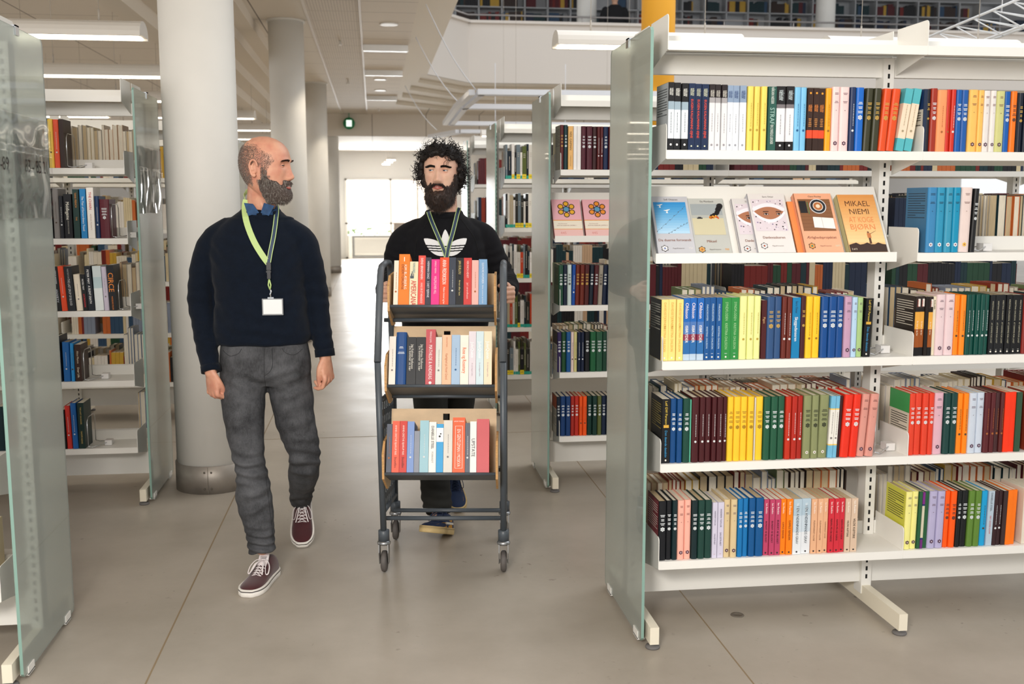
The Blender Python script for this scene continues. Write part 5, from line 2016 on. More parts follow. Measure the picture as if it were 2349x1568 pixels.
def decorate2(style, w, h):
    if style not in EXTRA:
        return decorate(style, w, h)
    mb = MB(); inks = []

    def ink(hx):
        mm = mat('ink_' + hx, hx, .55)
        if mm not in inks:
            inks.append(mm)
        return inks.index(mm)
    y = -.0014
    mx0 = spine_mx(0, y, 0, False)
    for i, (tx, sz, fr, col, mf) in enumerate(EXTRA[style]):
        off = 0.0
        if style in ('JOB',):
            off = (.0045, -.0045)[i]
        vt(mb, w, h, tx, w * sz, fr, ink(col), off, y, sz > .45, mf)
    if style == 'KIM':
        pass
    if style == 'AFR':
        for i in range(5):
            rect(mb, mx0, -w * .42 + i * .003, -w * .42 + i * .003 + .0025, h * .62, h * (.68 + .05 * (i % 3)), ink('24405a'))
    if style == 'MGP2':
        lines(mb, w, h, .72, 2, ink('e8ecf2'), y, .002, .5, .005)
        lines(mb, w, h, .62, 2, ink('e8ecf2'), y, .002, .7, .005)
    if style == 'MOS':
        put_text(mb, 'AMOR TOWLES', spine_mx(0, y, h * .93, False), .007, ink('fff2e8'), 1, w * .8, True)
        m = ink('fff2e8')
        for (a0, a1, c0, c1) in ((-.3, -.27, .1, .85), (.27, .3, .1, .85), (-.3, .3, .1, .105), (-.3, .3, .845, .85)):
            rect(mb, mx0, w * a0, w * a1, h * c0, h * c1, m)
    if style == 'DOG':
        rect(mb, mx0, -w * .5, w * .5, h * .64, h * .92, ink('f2f4f6'))
        disc(mb, mx0 @ Matrix.Translation((0, 0, .0002)), -.001, h * .75, .0045, ink('2a2a2c'), 8)
        disc(mb, mx0 @ Matrix.Translation((0, 0, .0002)), .003, h * .80, .0032, ink('2a2a2c'), 8)
    if style == 'MAT':
        disc(mb, mx0, 0, h * .06, .006, ink('f8e4e4'), 14)
    if not mb.v:
        return None, None
    return mb, inks


for si, (zf, yf, hw) in enumerate(SH):
    # tilted steel tray, birch back and birch cheeks
    Lb = .185
    def T3(x, u, v):     # u along the tray towards the back, v along the standing book
        return (x, yf + u * cos(ALPHA) + v * sin(ALPHA), zf - u * sin(ALPHA) + v * cos(ALPHA))
    b = MB()
    b.hexa([T3(-hw, 0, -.003), T3(hw, 0, -.003), T3(hw, Lb, -.003), T3(-hw, Lb, -.003), T3(-hw, 0, 0), T3(hw, 0, 0), T3(hw, Lb, 0), T3(-hw, Lb, 0)])
    b.tube([T3(-hw, 0, .002), T3(hw, 0, .002)], .0065, 10)
    b.build('tray', DARKMETAL, tro)
    b = MB()
    # back board with a square finger hole
    hb = .30 if si else .20
    hs = .014
    hc = hb - .035
    def bb(x0, x1, v0, v1):
        b.hexa([T3(x0, Lb, v0), T3(x1, Lb, v0), T3(x1, Lb + .009, v0), T3(x0, Lb + .009, v0), T3(x0, Lb, v1), T3(x1, Lb, v1), T3(x1, Lb + .009, v1), T3(x0, Lb + .009, v1)])
    bb(-hw, hw, -.0, hc - hs); bb(-hw, hw, hc + hs, hb); bb(-hw, -hs + .01, hc - hs, hc + hs); bb(hs + .01, hw, hc - hs, hc + hs)
    b.build('back_board', PLY, tro)
    for s in (-1, 1):
        b = MB()
        x0, x1 = (s * (hw + .0005), s * (hw + .0095))
        pts = [T3(0, -.012, -.012), T3(0, -.016, .0), T3(0, .035, .105), T3(0, .10, .15), T3(0, Lb + .01, .15), T3(0, Lb + .01, -.012)]
        pp = [(p[1], p[2]) for p in pts]
        pp = [(yf - .006, zf - .018), (yf - .006, zf + .085), (yf + .05, zf + .125), (yf + .22, zf + .13), (yf + .235, zf - .06), (yf + .19, zf - .095), (yf + .12, zf - .092)]
        n0 = len(b.m)
        b.prism(pp, 0, min(x0, x1), max(x0, x1), 0)
        b.m[n0 + 2:] = [1] * (len(b.m) - n0 - 2)
        b.build('cheek', [PLY, PLYE], tro)
    # books of this shelf
    tot = sum(q[0] for q in BOOKS[si]) / 1000
    scale = (2 * hw - (.016, .016, .030)[si]) / tot
    x = -hw + .004 + (0.008 if si == 0 else 0)
    if si == 0:
        scale = (2 * hw - .040) / tot
    R = Matrix.Rotation(TRZ, 4, 'Z')
    for bi, (wm, hx, nm, hm, st) in enumerate(BOOKS[si]):
        w = wm / 1000 * scale
        h = hm / 1000 * 1.02
        old = decorate
        loc = T3(x + w / 2, .003, .0015)
        lab = '%s book, %s from the perforated side, %s' % (nm, ORD[bi], ROWN[si])
        decorate_save = decorate
        globals()['decorate'] = decorate2 if st in EXTRA else decorate_save
        o = make_book(0, 0, 0, w - .0006, h, .145, hx, st, 0, lab, 'books on the ' + ROWN[si], soft=(st not in ('MGP2',)))
        globals()['decorate'] = decorate_save
        if st == 'KIM':
            mm = MB(); put_text(mm, '1', spine_mx(0, -.0016, h * .9, False), .028, 0, 1, None, True)
            mm.build('volume_number', mat('ink_fff4e4', 'fff4e4', .5), o)
        M_ = Matrix.Translation(TR) @ R @ Matrix.Translation(loc) @ Matrix.Rotation(-ALPHA, 4, 'X')
        o.matrix_world = M_
        x += w
# two keys of a lanyard tuft / fluff caught in the casters

# ---------------------------------------------------------------- people
def catmull(P, k=5):
    out = []
    n = len(P)
    for i in range(n - 1):
        p0, p1, p2, p3 = P[max(i - 1, 0)], P[i], P[i + 1], P[min(i + 2, n - 1)]
        for j in range(k):
            t = j / k
            out.append([0.5 * ((2 * b) + (-a + c) * t + (2 * a - 5 * b + 4 * c - d) * t * t + (-a + 3 * b - 3 * c + d) * t * t * t) for a, b, c, d in zip(p0, p1, p2, p3)])
    out.append(list(P[-1]))
    return out


def limb(mb, P, ref=(1, 0, 0), n=20, k=5, caps=True):
    """P: list of (x,y,z,ra[,rb]); smooth tapering limb with rounded ends"""
    P = [tuple(p) if len(p) == 5 else (*p, p[3]) for p in P]
    Q = catmull(P, k)
    pts = [Vector(q[:3]) for q in Q]
    rr = [(max(q[3], .001), max(q[4], .001)) for q in Q]
    if caps:
        d0 = (pts[0] - pts[1]).normalized()
        d1 = (pts[-1] - pts[-2]).normalized()
        a, b_ = rr[0], rr[-1]
        pre, prer, post, postr = [], [], [], []
        for f in (0.35, 0.7, 0.92):
            s = sqrt(1 - f * f)
            m0, m1 = min(a), min(b_)
            pre.insert(0, pts[0] + d0 * m0 * f); prer.insert(0, (a[0] * s, a[1] * s))
            post.append(pts[-1] + d1 * m1 * f); postr.append((b_[0] * s, b_[1] * s))
        pts = pre + pts + post
        rr = prer + rr + postr
    mb.tube(pts, rr, n, 0, ref=ref)


def torso(mb, rows_, n=40, k=4):
    """rows: (x, y, z, rx, ry) from the bottom; horizontal sections"""
    Q = catmull(rows_, k)
    rings = []
    for x, y, z, rx, ry in Q:
        ring = []
        for j in range(n):
            a = 2 * pi * j / n
            c, s = cos(a), sin(a)
            e = 2 / 2.35
            ring.append((x + rx * (abs(c) ** e) * (1 if c > 0 else -1), y + ry * (abs(s) ** e) * (1 if s > 0 else -1), z))
        rings.append(ring)
    mb.rings(rings)


def fuse(mb, name, voxel, mats_, parent, smooth=6, disp=None, link=True):
    """union of overlapping closed shapes as one continuous skin"""
    tmp = bpy.data.objects.new('tmp_skin', mb.mesh('tmp_skin', mats_))
    COL.objects.link(tmp)
    r = tmp.modifiers.new('r', 'REMESH'); r.mode = 'VOXEL'; r.voxel_size = voxel; r.use_smooth_shade = True
    if smooth:
        s = tmp.modifiers.new('s', 'SMOOTH'); s.factor = 0.5; s.iterations = smooth
    dg = bpy.context.evaluated_depsgraph_get()
    me = bpy.data.meshes.new_from_object(tmp.evaluated_get(dg))
    bpy.data.objects.remove(tmp)
    me.name = name
    me.materials.clear()
    for m_ in mats_:
        me.materials.append(m_)
    if disp:
        nn = [v.normal.copy() for v in me.vertices]
        for v, q in zip(me.vertices, nn):
            v.co += q * disp(v.co, q)
    me.polygons.foreach_set('use_smooth', [True] * len(me.polygons))
    me.update()
    if not link:
        return me
    o = bpy.data.objects.new(name, me)
    COL.objects.link(o)
    if parent is not None:
        o.parent = parent
    return o


def sstep(a, b, x):
    t = max(0.0, min(1.0, (x - a) / (b - a)))
    return t * t * (3 - 2 * t)


HT = [(-.118, .012, .056, -.012), (-.112, .030, .070, .006), (-.100, .042, .079, .022), (-.085, .052, .082, .042), (-.065, .061, .083, .062), (-.045, .067, .084, .077),
      (-.025, .071, .084, .088), (.0, .074, .086, .096), (.025, .0755, .089, .098), (.050, .074, .088, .095), (.075, .066, .078, .086), (.095, .053, .060, .071), (.110, .033, .034, .050), (.117, .014, .010, .026)]


def gz(v, c, s):
    return math.exp(-((v - c) / s) ** 2)


def head_surface(z, th, fat=1.0):
    for i in range(len(HT) - 1):
        if z <= HT[i + 1][0] or i == len(HT) - 2:
            a, b_ = HT[i], HT[i + 1]
            t = (z - a[0]) / (b_[0] - a[0])
            p, q = HT[max(i - 1, 0)], HT[min(i + 2, len(HT) - 1)]
            wx, yf, yb = [0.5 * ((2 * a[k]) + (-p[k] + b_[k]) * t + (2 * p[k] - 5 * a[k] + 4 * b_[k] - q[k]) * t * t + (-p[k] + 3 * a[k] - 3 * b_[k] + q[k]) * t ** 3) for k in (1, 2, 3)]
            break
    s, c = sin(th), cos(th)
    e = .86
    x = wx * (abs(s) ** e) * (1 if s > 0 else -1)
    if c > 0:
        y = -yf * (c ** e)
    else:
        y = yb * ((-c) ** e)
    if yb < 0 and c < 0:
        y = yb * -1 * ((-c) ** e) * -1
    if c > 0.05:
        ax = abs(x)
        w = sstep(0.05, 0.35, c)
        d = 0.0
        d += .0115 * gz(ax, .031, .015) * gz(z, .013, .0105)
        d -= .0055 * gz(z, .031, .008) * sstep(.0, .012, ax) * (1 - sstep(.045, .06, ax))
        d -= .004 * gz(ax, .046, .018) * gz(z, -.014, .016)
        # nose
        if z < .024 and z > -.05:
            pr_ = [(-.050, 0), (-.045, .007), (-.040, .017), (-.034, .0245), (-.028, .027), (-.018, .021), (-.008, .0155), (.004, .0105), (.014, .0065), (.024, .002)]
            for (z0, v0), (z1, v1) in zip(pr_, pr_[1:]):
                if z0 <= z <= z1:
                    v = v0 + (v1 - v0) * (z - z0) / (z1 - z0)
                    sg = .0085 + .006 * sstep(.01, -.03, z)
                    d -= v * math.exp(-(x / sg) ** 2 * (1.0))
                    break
            d -= .0085 * gz(ax, .0145, .0062) * gz(z, -.0355, .0075)
        d -= .0050 * gz(z, -.0575, .0045) * gz(x, 0, .021)
        d -= .0062 * gz(z, -.0710, .0055) * gz(x, 0, .019)
        d += .0050 * gz(z, -.0640, .0024) * gz(x, 0, .022)
        d += .0030 * gz(z, -.0810, .0050) * gz(x, 0, .018)
        d -= .0065 * gz(z, -.0990, .0130) * gz(x, 0, .018)
        y += d * w
    return Vector((x * fat, y, z))


def head_mesh(mb, M, m=0):
    rings = []
    nz = 100
    for i in range(nz + 1):
        t = i / nz
        z = -.1178 + .2346 * t
        rings.append([M @ head_surface(z, 2 * pi * j / 120) for j in range(120)])
    mb.rings(rings, m)
    n = len(mb.f)
    for ff in (mb.f[-2], mb.f[-1]):
        pass


def ear(mb, M, s):
    c = Vector((s * .074, .012, -.002))
    pts, rr = [], []
    for i in range(17):
        a = radians(-120 + 290 * i / 16)
        r = .0045 if i < 14 else .0038
        pts.append(M @ (c + Vector((s * (.0135 + .004 * sin(a)), .016 * cos(a) * (1 if a > 0 else .8) + .006, .030 * sin(a)))))
        rr.append(r)
    mb.tube(pts, rr, 8)
    mb.ball((0, 0, 0), (.0034, .0120, .022), 14, 8)
    k = 14 * 9
    T = M @ Matrix.Translation(c + Vector((s * .0045, .006, 0))) @ Matrix.Rotation(s * -.35, 4, 'Z')
    for i in range(len(mb.v) - k, len(mb.v)):
        mb.v[i] = tuple(T @ Vector(mb.v[i]))
    mb.tube([M @ (c + Vector((s * .0105, .004 + .0085 * cos(a), .004 + .014 * sin(a)))) for a in (-1.0, -.5, 0, .5, 1.0, 1.5)], .0026, 7)
    mb.ball((0, 0, 0), (.0055, .007, .0080), 10, 6)
    k = 10 * 7
    T = M @ Matrix.Translation(c + Vector((s * .009, .004, -.026)))
    for i in range(len(mb.v) - k, len(mb.v)):
        mb.v[i] = tuple(T @ Vector(mb.v[i]))


def hand(mb, M, curl, thumb, mir=1):
    """wrist at the origin, fingers towards -Z, palm towards +X, thumb side -Y; mir=-1 mirrors X"""
    n0 = len(mb.v)
    limb(mb, [(0, .002, .034, .018, .021), (0, .001, .015, .018, .027), (0, 0, -.02, .0165, .036), (0, 0, -.055, .0150, .041), (0, 0, -.084, .0125, .040)], n=18)
    bases = [(-.0300, -.082, .0093, .073), (-.0100, -.088, .0096, .081), (.0105, -.086, .0091, .075), (.0300, -.079, .0080, .060)]
    for i, (y, z, r, L) in enumerate(bases):
        cu = curl[i] if isinstance(curl[0], (list, tuple)) else curl
        p = Vector((-.003, y * .92, z + .012))
        pts = [(*p, r * 1.08)]
        ang = 0.0
        p = Vector((-.003, y, z - .004))
        pts.append((*p, r * 1.1))
        for j, f in enumerate((.46, .30, .24)):
            ang += radians(cu[j])
            dv = Vector((sin(ang), y * .12 * (1 if cu[0] < 40 else -.4), -cos(ang)))
            h = p + dv * (L * f * .5)
            pts.append((*h, r * (1.0, .92, .84)[j]))
            p = p + dv * (L * f)
            pts.append((*p, r * (1.02, .92, .74)[j]))
        limb(mb, pts, ref=(0, 1, 0), n=12, k=3)
    mb.ball((.012, -.004, -.076), (.013, .026, .016), 14, 10)
    limb(mb, [tuple(q) for q in thumb], ref=(0, 1, 0), n=12, k=3)
    for i in range(n0, len(mb.v)):
        v = mb.v[i]
        mb.v[i] = tuple(M @ Vector((v[0] * mir, v[1], v[2])))
    if mir < 0:
        pass


def iris_cap(mb, c, r, d, ang, m, M3):
    """spherical cap around direction d"""
    d = Vector(d).normalized()
    a = d.orthogonal().normalized(); b_ = d.cross(a)
    rings = []
    for i in range(5):
        t = ang * (1 - i / 4) + .02
        rings.append([M3 @ (c + d * (r * cos(t)) + (a * cos(2 * pi * j / 14) + b_ * sin(2 * pi * j / 14)) * (r * sin(t))) for j in range(14)])
    mb.rings(rings, m, caps=False)
    mb.quad(rings[-1], m)





def eyes(M, gaze, parent, iris, lid_mat, LID_U=.14, LID_L=-.30, EY=-.0705):
    mb = MB()
    lids = MB()
    for s in (-1, 1):
        c = Vector((s * .031, EY, .012))
        n0 = len(mb.v)
        mb.ball((0, 0, 0), .0118, 18, 12, 0)
        for i in range(n0, len(mb.v)):
            mb.v[i] = tuple(M @ (c + Vector(mb.v[i])))
        iris_cap(mb, c, .01195, gaze, .56, 1, M)
        iris_cap(mb, c, .01205, gaze, .25, 2, M)
        # lids: bands of a slightly larger sphere
        for (e0, e1) in ((LID_U, 1.15), (-1.0, LID_L)):
            rings = []
            for i in range(6):
                el = e0 + (e1 - e0) * i / 5
                ring = []
                for j in range(15):
                    az = -1.25 + 2.5 * j / 14
                    q = cos(az * 1.1)
                    ee = el if abs(el - (e0 if e0 > 0 else e1)) > .01 else el * max(q, .15)
                    r = .0131
                    ring.append(M @ (c + Vector((r * sin(az) * cos(ee), -r * cos(az) * cos(ee), r * sin(ee)))))
                rings.append(ring)
            k = len(lids.v)
            for rg in rings:
                lids.v += [tuple(p) for p in rg]
            for i in range(5):
                for j in range(14):
                    lids.f.append((k + i * 15 + j, k + i * 15 + j + 1, k + (i + 1) * 15 + j + 1, k + (i + 1) * 15 + j)); lids.m.append(0); lids.sm.append(True)
    lash = MB()
    for s in (-1, 1):
        c = Vector((s * .031, EY, .012))
        q = []
        for j in range(13):
            az = -1.15 + 2.3 * j / 12
            ee = LID_U * max(cos(az * 1.1), .15) + .01
            q.append(M @ (c + Vector((.0137 * sin(az) * cos(ee), -.0137 * cos(az) * cos(ee), .0137 * sin(ee)))))
        lash.tube(q, [.0004] + [.0010] * 11 + [.0004], 5)
    lash.build('eyelashes', mat('lash_dark', '1c1412', .7), parent)
    mb.build('eyes', [mat('eye_white', 'e6ddd8', .25), iris, mat('pupil', '0c0a0a', .15)], parent)
    lids.build('eyelids', lid_mat, parent)


def skin_mat(name, base, red):
    m = bpy.data.materials.new(name)
    m.use_nodes = True
    nt = m.node_tree
    b = nt.nodes['Principled BSDF']
    b.inputs['Roughness'].default_value = .48
    b.inputs['Subsurface Weight'].default_value = .12
    b.inputs['Subsurface Radius'].default_value = (.02, .008, .004)
    tc = nt.nodes.new('ShaderNodeTexCoord')
    n = nt.nodes.new('ShaderNodeTexNoise')
    n.inputs['Scale'].default_value = 26
    n.inputs['Detail'].default_value = 5
    nt.links.new(tc.outputs['Object'], n.inputs[0])
    r = nt.nodes.new('ShaderNodeValToRGB')
    r.color_ramp.elements[0].color = (*lin(base), 1); r.color_ramp.elements[0].position = .35
    r.color_ramp.elements[1].color = (*lin(red), 1); r.color_ramp.elements[1].position = .75
    nt.links.new(n.outputs[0], r.inputs[0])
    nt.links.new(r.outputs[0], b.inputs[0])
    n2 = nt.nodes.new('ShaderNodeTexNoise'); n2.inputs['Scale'].default_value = 320
    nt.links.new(tc.outputs['Object'], n2.inputs[0])
    bp = nt.nodes.new('ShaderNodeBump'); bp.inputs['Strength'].default_value = .12; bp.inputs['Distance'].default_value = .002
    nt.links.new(n2.outputs[0], bp.inputs['Height']); nt.links.new(bp.outputs[0], b.inputs['Normal'])
    return m


SKIN_A = skin_mat('skin_ruddy', 'd9a286', 'c98670')
SKIN_B = skin_mat('skin_light', 'e6bda4', 'd9a48e')
LIPM = mat('lips', 'b8695e', .45)


def strands(mb, pts_dirs, rn, L, r, curl=0.0, seg=4, m=None, grav=0.3, nm=1):
    for p, d in pts_dirs:
        p = Vector(p); d = Vector(d).normalized()
        l = L * rn.uniform(.6, 1.2)
        q = [p.copy()]
        side = Vector((rn.uniform(-1, 1), rn.uniform(-1, 1), rn.uniform(-1, 1))).normalized()
        cur = p.copy(); dd = d.copy()
        for i in range(seg):
            dd = (dd + Vector((0, 0, -grav / seg)) + side * curl * sin(i * 1.7 + p.x * 90) * .6).normalized()
            cur = cur + dd * (l / seg)
            q.append(cur.copy())
        mb.tube(q, [r * (1 - .75 * i / seg) for i in range(seg + 1)], 3, rn.randrange(nm), caps=False)


def fabric_disp(seed, amp, sc, folds=()):
    def f(co, n):
        q = noise.noise(Vector((co.x * sc[0] + seed, co.y * sc[1], co.z * sc[2]))) * amp
        q += noise.noise(Vector((co.x * sc[0] * 2.3 + seed, co.y * sc[1] * 2.3, co.z * sc[2] * 2.3 + 7))) * amp * .4
        for (c, ax, wl, rad, am) in folds:
            dv = co - Vector(c)
            g = math.exp(-(dv.length / rad) ** 2)
            if g > .02:
                q += am * g * sin(dv.dot(Vector(ax)) * 2 * pi / wl + 1.3 * noise.noise(co * 14))
        return q
    return f


def bvh_of(*obs):
    vs, fs = [], []
    for o in obs:
        n = len(vs)
        vs += [tuple(v.co) for v in o.data.vertices]
        fs += [tuple(n + i for i in p.vertices) for p in o.data.polygons]
    return BVHTree.FromPolygons(vs, fs)


def ribbon(mb, bvh, path, w, off=.003, y0=3.5, m=0, edge=None, n=24, yfb=4.33):
    """strap lying on the clothes: path of (x,z) seen from -Y"""
    Q = catmull([tuple(p) + (0.0,) for p in path], max(2, n // (len(path) - 1)))
    L, R, Cn = [], [], []
    ys = []
    for i, q in enumerate(Q):
        a, b_ = Q[max(i - 1, 0)], Q[min(i + 1, len(Q) - 1)]
        t = Vector((b_[0] - a[0], b_[1] - a[1])).normalized()
        nrm = Vector((-t.y, t.x))
        hit = bvh.ray_cast(Vector((q[0], y0, q[1])), Vector((0, 1, 0)))
        y = hit[0].y if hit[0] is not None else None
        ys.append(y)
        Cn.append((q, nrm))
    last = yfb
    for i in range(len(ys)):
        if ys[i] is None:
            ys[i] = last
        last = ys[i]
    ys = [sum(ys[max(0, i - 2):i + 3]) / len(ys[max(0, i - 2):i + 3]) for i in range(len(ys))]
    cols = [(-.5, .5, m)] if edge is None else [(-.5, -.34, edge), (-.34, .34, m), (.34, .5, edge)]
    for (f0, f1, mm) in cols:
        k = len(mb.v)
        for (q, nr), y in zip(Cn, ys):
            for f, o_ in ((f0, 0), (f1, 0), (f1, .0012), (f0, .0012)):
                mb.v.append((q[0] + nr.x * w * f, y - off - o_, q[1] + nr.y * w * f))
        for i in range(len(Cn) - 1):
            for j in range(4):
                mb.f.append((k + i * 4 + j, k + i * 4 + (j + 1) % 4, k + (i + 1) * 4 + (j + 1) % 4, k + (i + 1) * 4 + j)); mb.m.append(mm); mb.sm.append(False)
    return list(zip(Cn, ys))


def shoe(parent, M, upper, sole, lace, accent=None, label=None, tag_txt=None, line='2a2024', name='shoe'):
    st = [(.080, .012, .040), (.074, .026, .070), (.060, .034, .088), (.035, .037, .096), (.0, .038, .094), (-.035, .040, .082), (-.07, .043, .066), (-.10, .0465, .055), (-.13, .048, .049), (-.16, .046, .045), (-.185, .038, .040), (-.200, .026, .033), (-.206, .012, .027)]
    b = MB()
    Q = catmull(st, 3)
    rings = []
    for y, w, h in Q:
        ring = []
        for j in range(22):
            a = 2 * pi * j / 22
            c, s = cos(a), sin(a)
            if s >= 0:
                x, z = w * abs(c) ** .8 * (1 if c > 0 else -1), .022 + (h - .022) * s ** .75
            else:
                x, z = w * abs(c) ** .5 * (1 if c > 0 else -1), .022 + .012 * s
            ring.append(M @ Vector((x, -y * -1 if False else y, z)))
        rings.append(ring)
    b.rings(rings)
    sh = b.build(name, upper, parent)
    # rubber sole
    b = MB()
    ol = [(w * 1.10 + .002, y) for y, w, h in Q]
    out = []
    for i, (w, y) in enumerate(ol):
        yy = y + (.004 if i < 3 else (-.005 if i > len(ol) - 4 else 0))
        out.append((w, yy))
    def outline(sc, z):
        pts = [M @ Vector((w * sc, y * (1 + (sc - 1) * .3), z)) for w, y in out]
        pts += [M @ Vector((-w * sc, y * (1 + (sc - 1) * .3), z)) for w, y in reversed(out)]
        return pts
    b.rings([outline(.97, 0), outline(1.0, .004), outline(1.0, .021)], 0)
    b.rings([outline(1.003, .021), outline(1.003, .024)], 1, caps=False)
    b.rings([outline(1.0, .024), outline(.99, .030), outline(.93, .0305)], 0)
    b.build('sole', [sole, mat('sole_line_' + line, line, .6)], sh)
    # laces
    b = MB()
    def topz(y):
        for (ya, wa, ha), (yb_, wb, hb) in zip(st, st[1:]):
            if ya >= y >= yb_:
                return ha + (hb - ha) * (ya - y) / (ya - yb_)
        return .05
    ly = [-.030 - .0145 * i for i in range(6)]
    for i, y in enumerate(ly):
        z = topz(y) + .003
        y2 = ly[min(i + 1, 5)]; z2 = topz(y2) + .003
        b.tube([M @ Vector((-.020, y, z - .007)), M @ Vector((0, y - .002, z + .001)), M @ Vector((.020, y, z - .007))], [(.0032, .0015)] * 3, 6)
        if i < 5:
            b.tube([M @ Vector((-.020, y, z - .006)), M @ Vector((.0, (y + y2) / 2, (z + z2) / 2 + .003)), M @ Vector((.020, y2, z2 - .006))], [(.003, .0014)] * 3, 6)
            b.tube([M @ Vector((.020, y, z - .006)), M @ Vector((.0, (y + y2) / 2, (z + z2) / 2 + .0045)), M @ Vector((-.020, y2, z2 - .006))], [(.003, .0014)] * 3, 6)
    z0 = topz(-.03) + .008
    for s in (-1, 1):
        loop = [(0, -.03, z0), (s * .022, -.040, z0 + .006), (s * .040, -.062, z0 - .012), (s * .043, -.085, z0 - .034), (s * .033, -.088, z0 - .034), (s * .022, -.060, z0 - .006), (s * .004, -.034, z0 + .002)]
        q = catmull([tuple(p) for p in loop], 4)
        b.tube([M @ Vector(p) for p in q], [(.0030, .0014)] * len(q), 6)
        tail = catmull([(0, -.03, z0), (s * .012, -.055, z0 + .002), (s * .020, -.085, z0 - .016), (s * .028, -.112, z0 - .030)], 4)
        b.tube([M @ Vector(p) for p in tail], [(.0028, .0013)] * len(tail), 6)
    b.build('laces', lace, sh)
    # tongue with its tab
    b = MB()
    tz = topz(-.02)
    rr = [[M @ Vector((x, y, z)) for x, y, z in ((-w_, yy, zz), (w_, yy, zz), (w_, yy + .006, zz - .002), (-w_, yy + .006, zz - .002))] for (w_, yy, zz) in ((.020, -.045, topz(-.045) + .001), (.021, -.028, tz + .004), (.020, -.014, tz + .024), (.018, -.010, tz + .030))]
    b.rings(rr, 0, sm=False)
    tg = b.build('tongue', lace if tag_txt else upper, sh)
    if tag_txt:
        k = MB()
        mm = M @ Matrix.Translation((0, -.0245, tz + .0125)) @ Matrix.Rotation(radians(58), 4, 'X')
        put_text(k, tag_txt, mm @ Matrix.Translation((0, 0, .0012)), .0105, 0, 1, .032, True)
        rect(k, mm, -.014, .016, .0055, .007, 0, .0012)
        k.build('label_lettering', INK_K, tg)
    if accent:
        b = MB()
        for s in (-1, 1):
            for (ya, yb_, za, zb, mi) in ((.03, -.03, .030, .070, 0), (-.06, -.11, .030, .052, 0), (-.14, -.175, .030, .045, 0), (.05, -.075, .045, .055, 1)):
                pts = []
                nn = 5
                k0 = len(b.v)
                for i in range(nn + 1):
                    y = ya + (yb_ - ya) * i / nn
                    for (yy, ww, hh), (y2, w2, h2) in zip(st, st[1:]):
                        if yy >= y >= y2:
                            t = (yy - y) / (yy - y2); w_ = ww + (w2 - ww) * t; h_ = hh + (h2 - hh) * t
                    for zf_ in (za, zb):
                        zc = min(zf_, .022 + (h_ - .022) * .85)
                        sn = max(0.0, min(.97, (zc - .022) / (h_ - .022))) ** (1 / .75)
                        xw = w_ * (1 - sn * sn) ** .4 + .0012
                        b.v.append(tuple(M @ Vector((s * xw, y, zc))))
                for i in range(nn):
                    b.f.append((k0 + 2 * i, k0 + 2 * i + 1, k0 + 2 * i + 3, k0 + 2 * i + 2)); b.m.append(mi); b.sm.append(True)
        rr = []
        b.build('side_patch', accent, sh)
    return sh


def HM(c, yaw, pitch=0.0, roll=0.0, s=1.0):
    return Matrix.Translation(c) @ Matrix.Rotation(radians(yaw), 4, 'Z') @ Matrix.Rotation(radians(pitch), 4, 'X') @ Matrix.Rotation(radians(roll), 4, 'Y') @ Matrix.Scale(s, 4)


# ================= the bald man in the navy sweater
A = thing('person', 'bald man with grey beard in navy sweater and grey jeans, walking and looking sideways', 'person', (0, 0, 0))
HA = HM((-.428, 4.385, 1.690), 77, 2, 0, 1.08)
mb = MB()
head_mesh(mb, HA)
ear(mb, HA, 1); ear(mb, HA, -1)
limb(mb, [(-.462, 4.43, 1.44, .075, .07), (-.458, 4.43, 1.50, .062, .062), (-.450, 4.415, 1.57, .060, .062), (-.445, 4.40, 1.64, .058, .060)])
# neck tendon turning with the head
limb(mb, [(-.425, 4.365, 1.475, .010), (-.44, 4.365, 1.53, .011), (-.465, 4.37, 1.60, .012)], n=10)
hd = fuse(mb, 'body', .0030, [SKIN_A], None, 2, link=False)
mb = MB()
# arms, hidden trunk and legs: one continuous figure with the hands
limb(mb, [(-.60, 4.44, 1.42, .040), (-.655, 4.445, 1.385, .040), (-.700, 4.452, 1.28, .036), (-.716, 4.458, 1.15, .032), (-.700, 4.42, 1.03, .030), (-.678, 4.37, .915, .026), (-.669, 4.348, .865, .025)])
limb(mb, [(-.34, 4.415, 1.42, .040), (-.292, 4.42, 1.390, .040), (-.262, 4.437, 1.29, .036), (-.246, 4.462, 1.18, .032), (-.232, 4.45, 1.06, .030), (-.216, 4.42, .955, .026), (-.210, 4.410, .905, .025)])
limb(mb, [(-.46, 4.43, 1.52, .05), (-.46, 4.43, 1.42, .09), (-.46, 4.43, 1.2, .10), (-.46, 4.43, .95, .085)])
limb(mb, [(-.61, 4.44, 1.42, .05), (-.46, 4.43, 1.43, .07), (-.34, 4.41, 1.42, .05)])
limb(mb, [(-.54, 4.42, .90, .065), (-.550, 4.40, .77, .070), (-.541, 4.345, .64, .058), (-.520, 4.290, .51, .042), (-.509, 4.295, .42, .044), (-.495, 4.295, .28, .040), (-.480, 4.285, .14, .032)])
limb(mb, [(-.372, 4.45, .90, .065), (-.360, 4.45, .76, .070), (-.338, 4.455, .62, .058), (-.311, 4.470, .475, .042), (-.324, 4.555, .38, .042), (-.340, 4.66, .30, .036), (-.358, 4.80, .20, .030)])
thA = [(.002, -.022, -.005, .0125), (.010, -.034, -.035, .0125), (.022, -.034, -.062, .0105), (.030, -.026, -.088, .0098), (.033, -.020, -.105, .0078)]
MHL = Matrix.Translation((-.668, 4.345, .862)) @ Matrix.Rotation(radians(42), 4, 'Z') @ Matrix.Rotation(radians(-6), 4, 'Y')
hand(mb, MHL, [(62, 92, 60), (66, 95, 60), (68, 95, 60), (70, 95, 60)], thA)
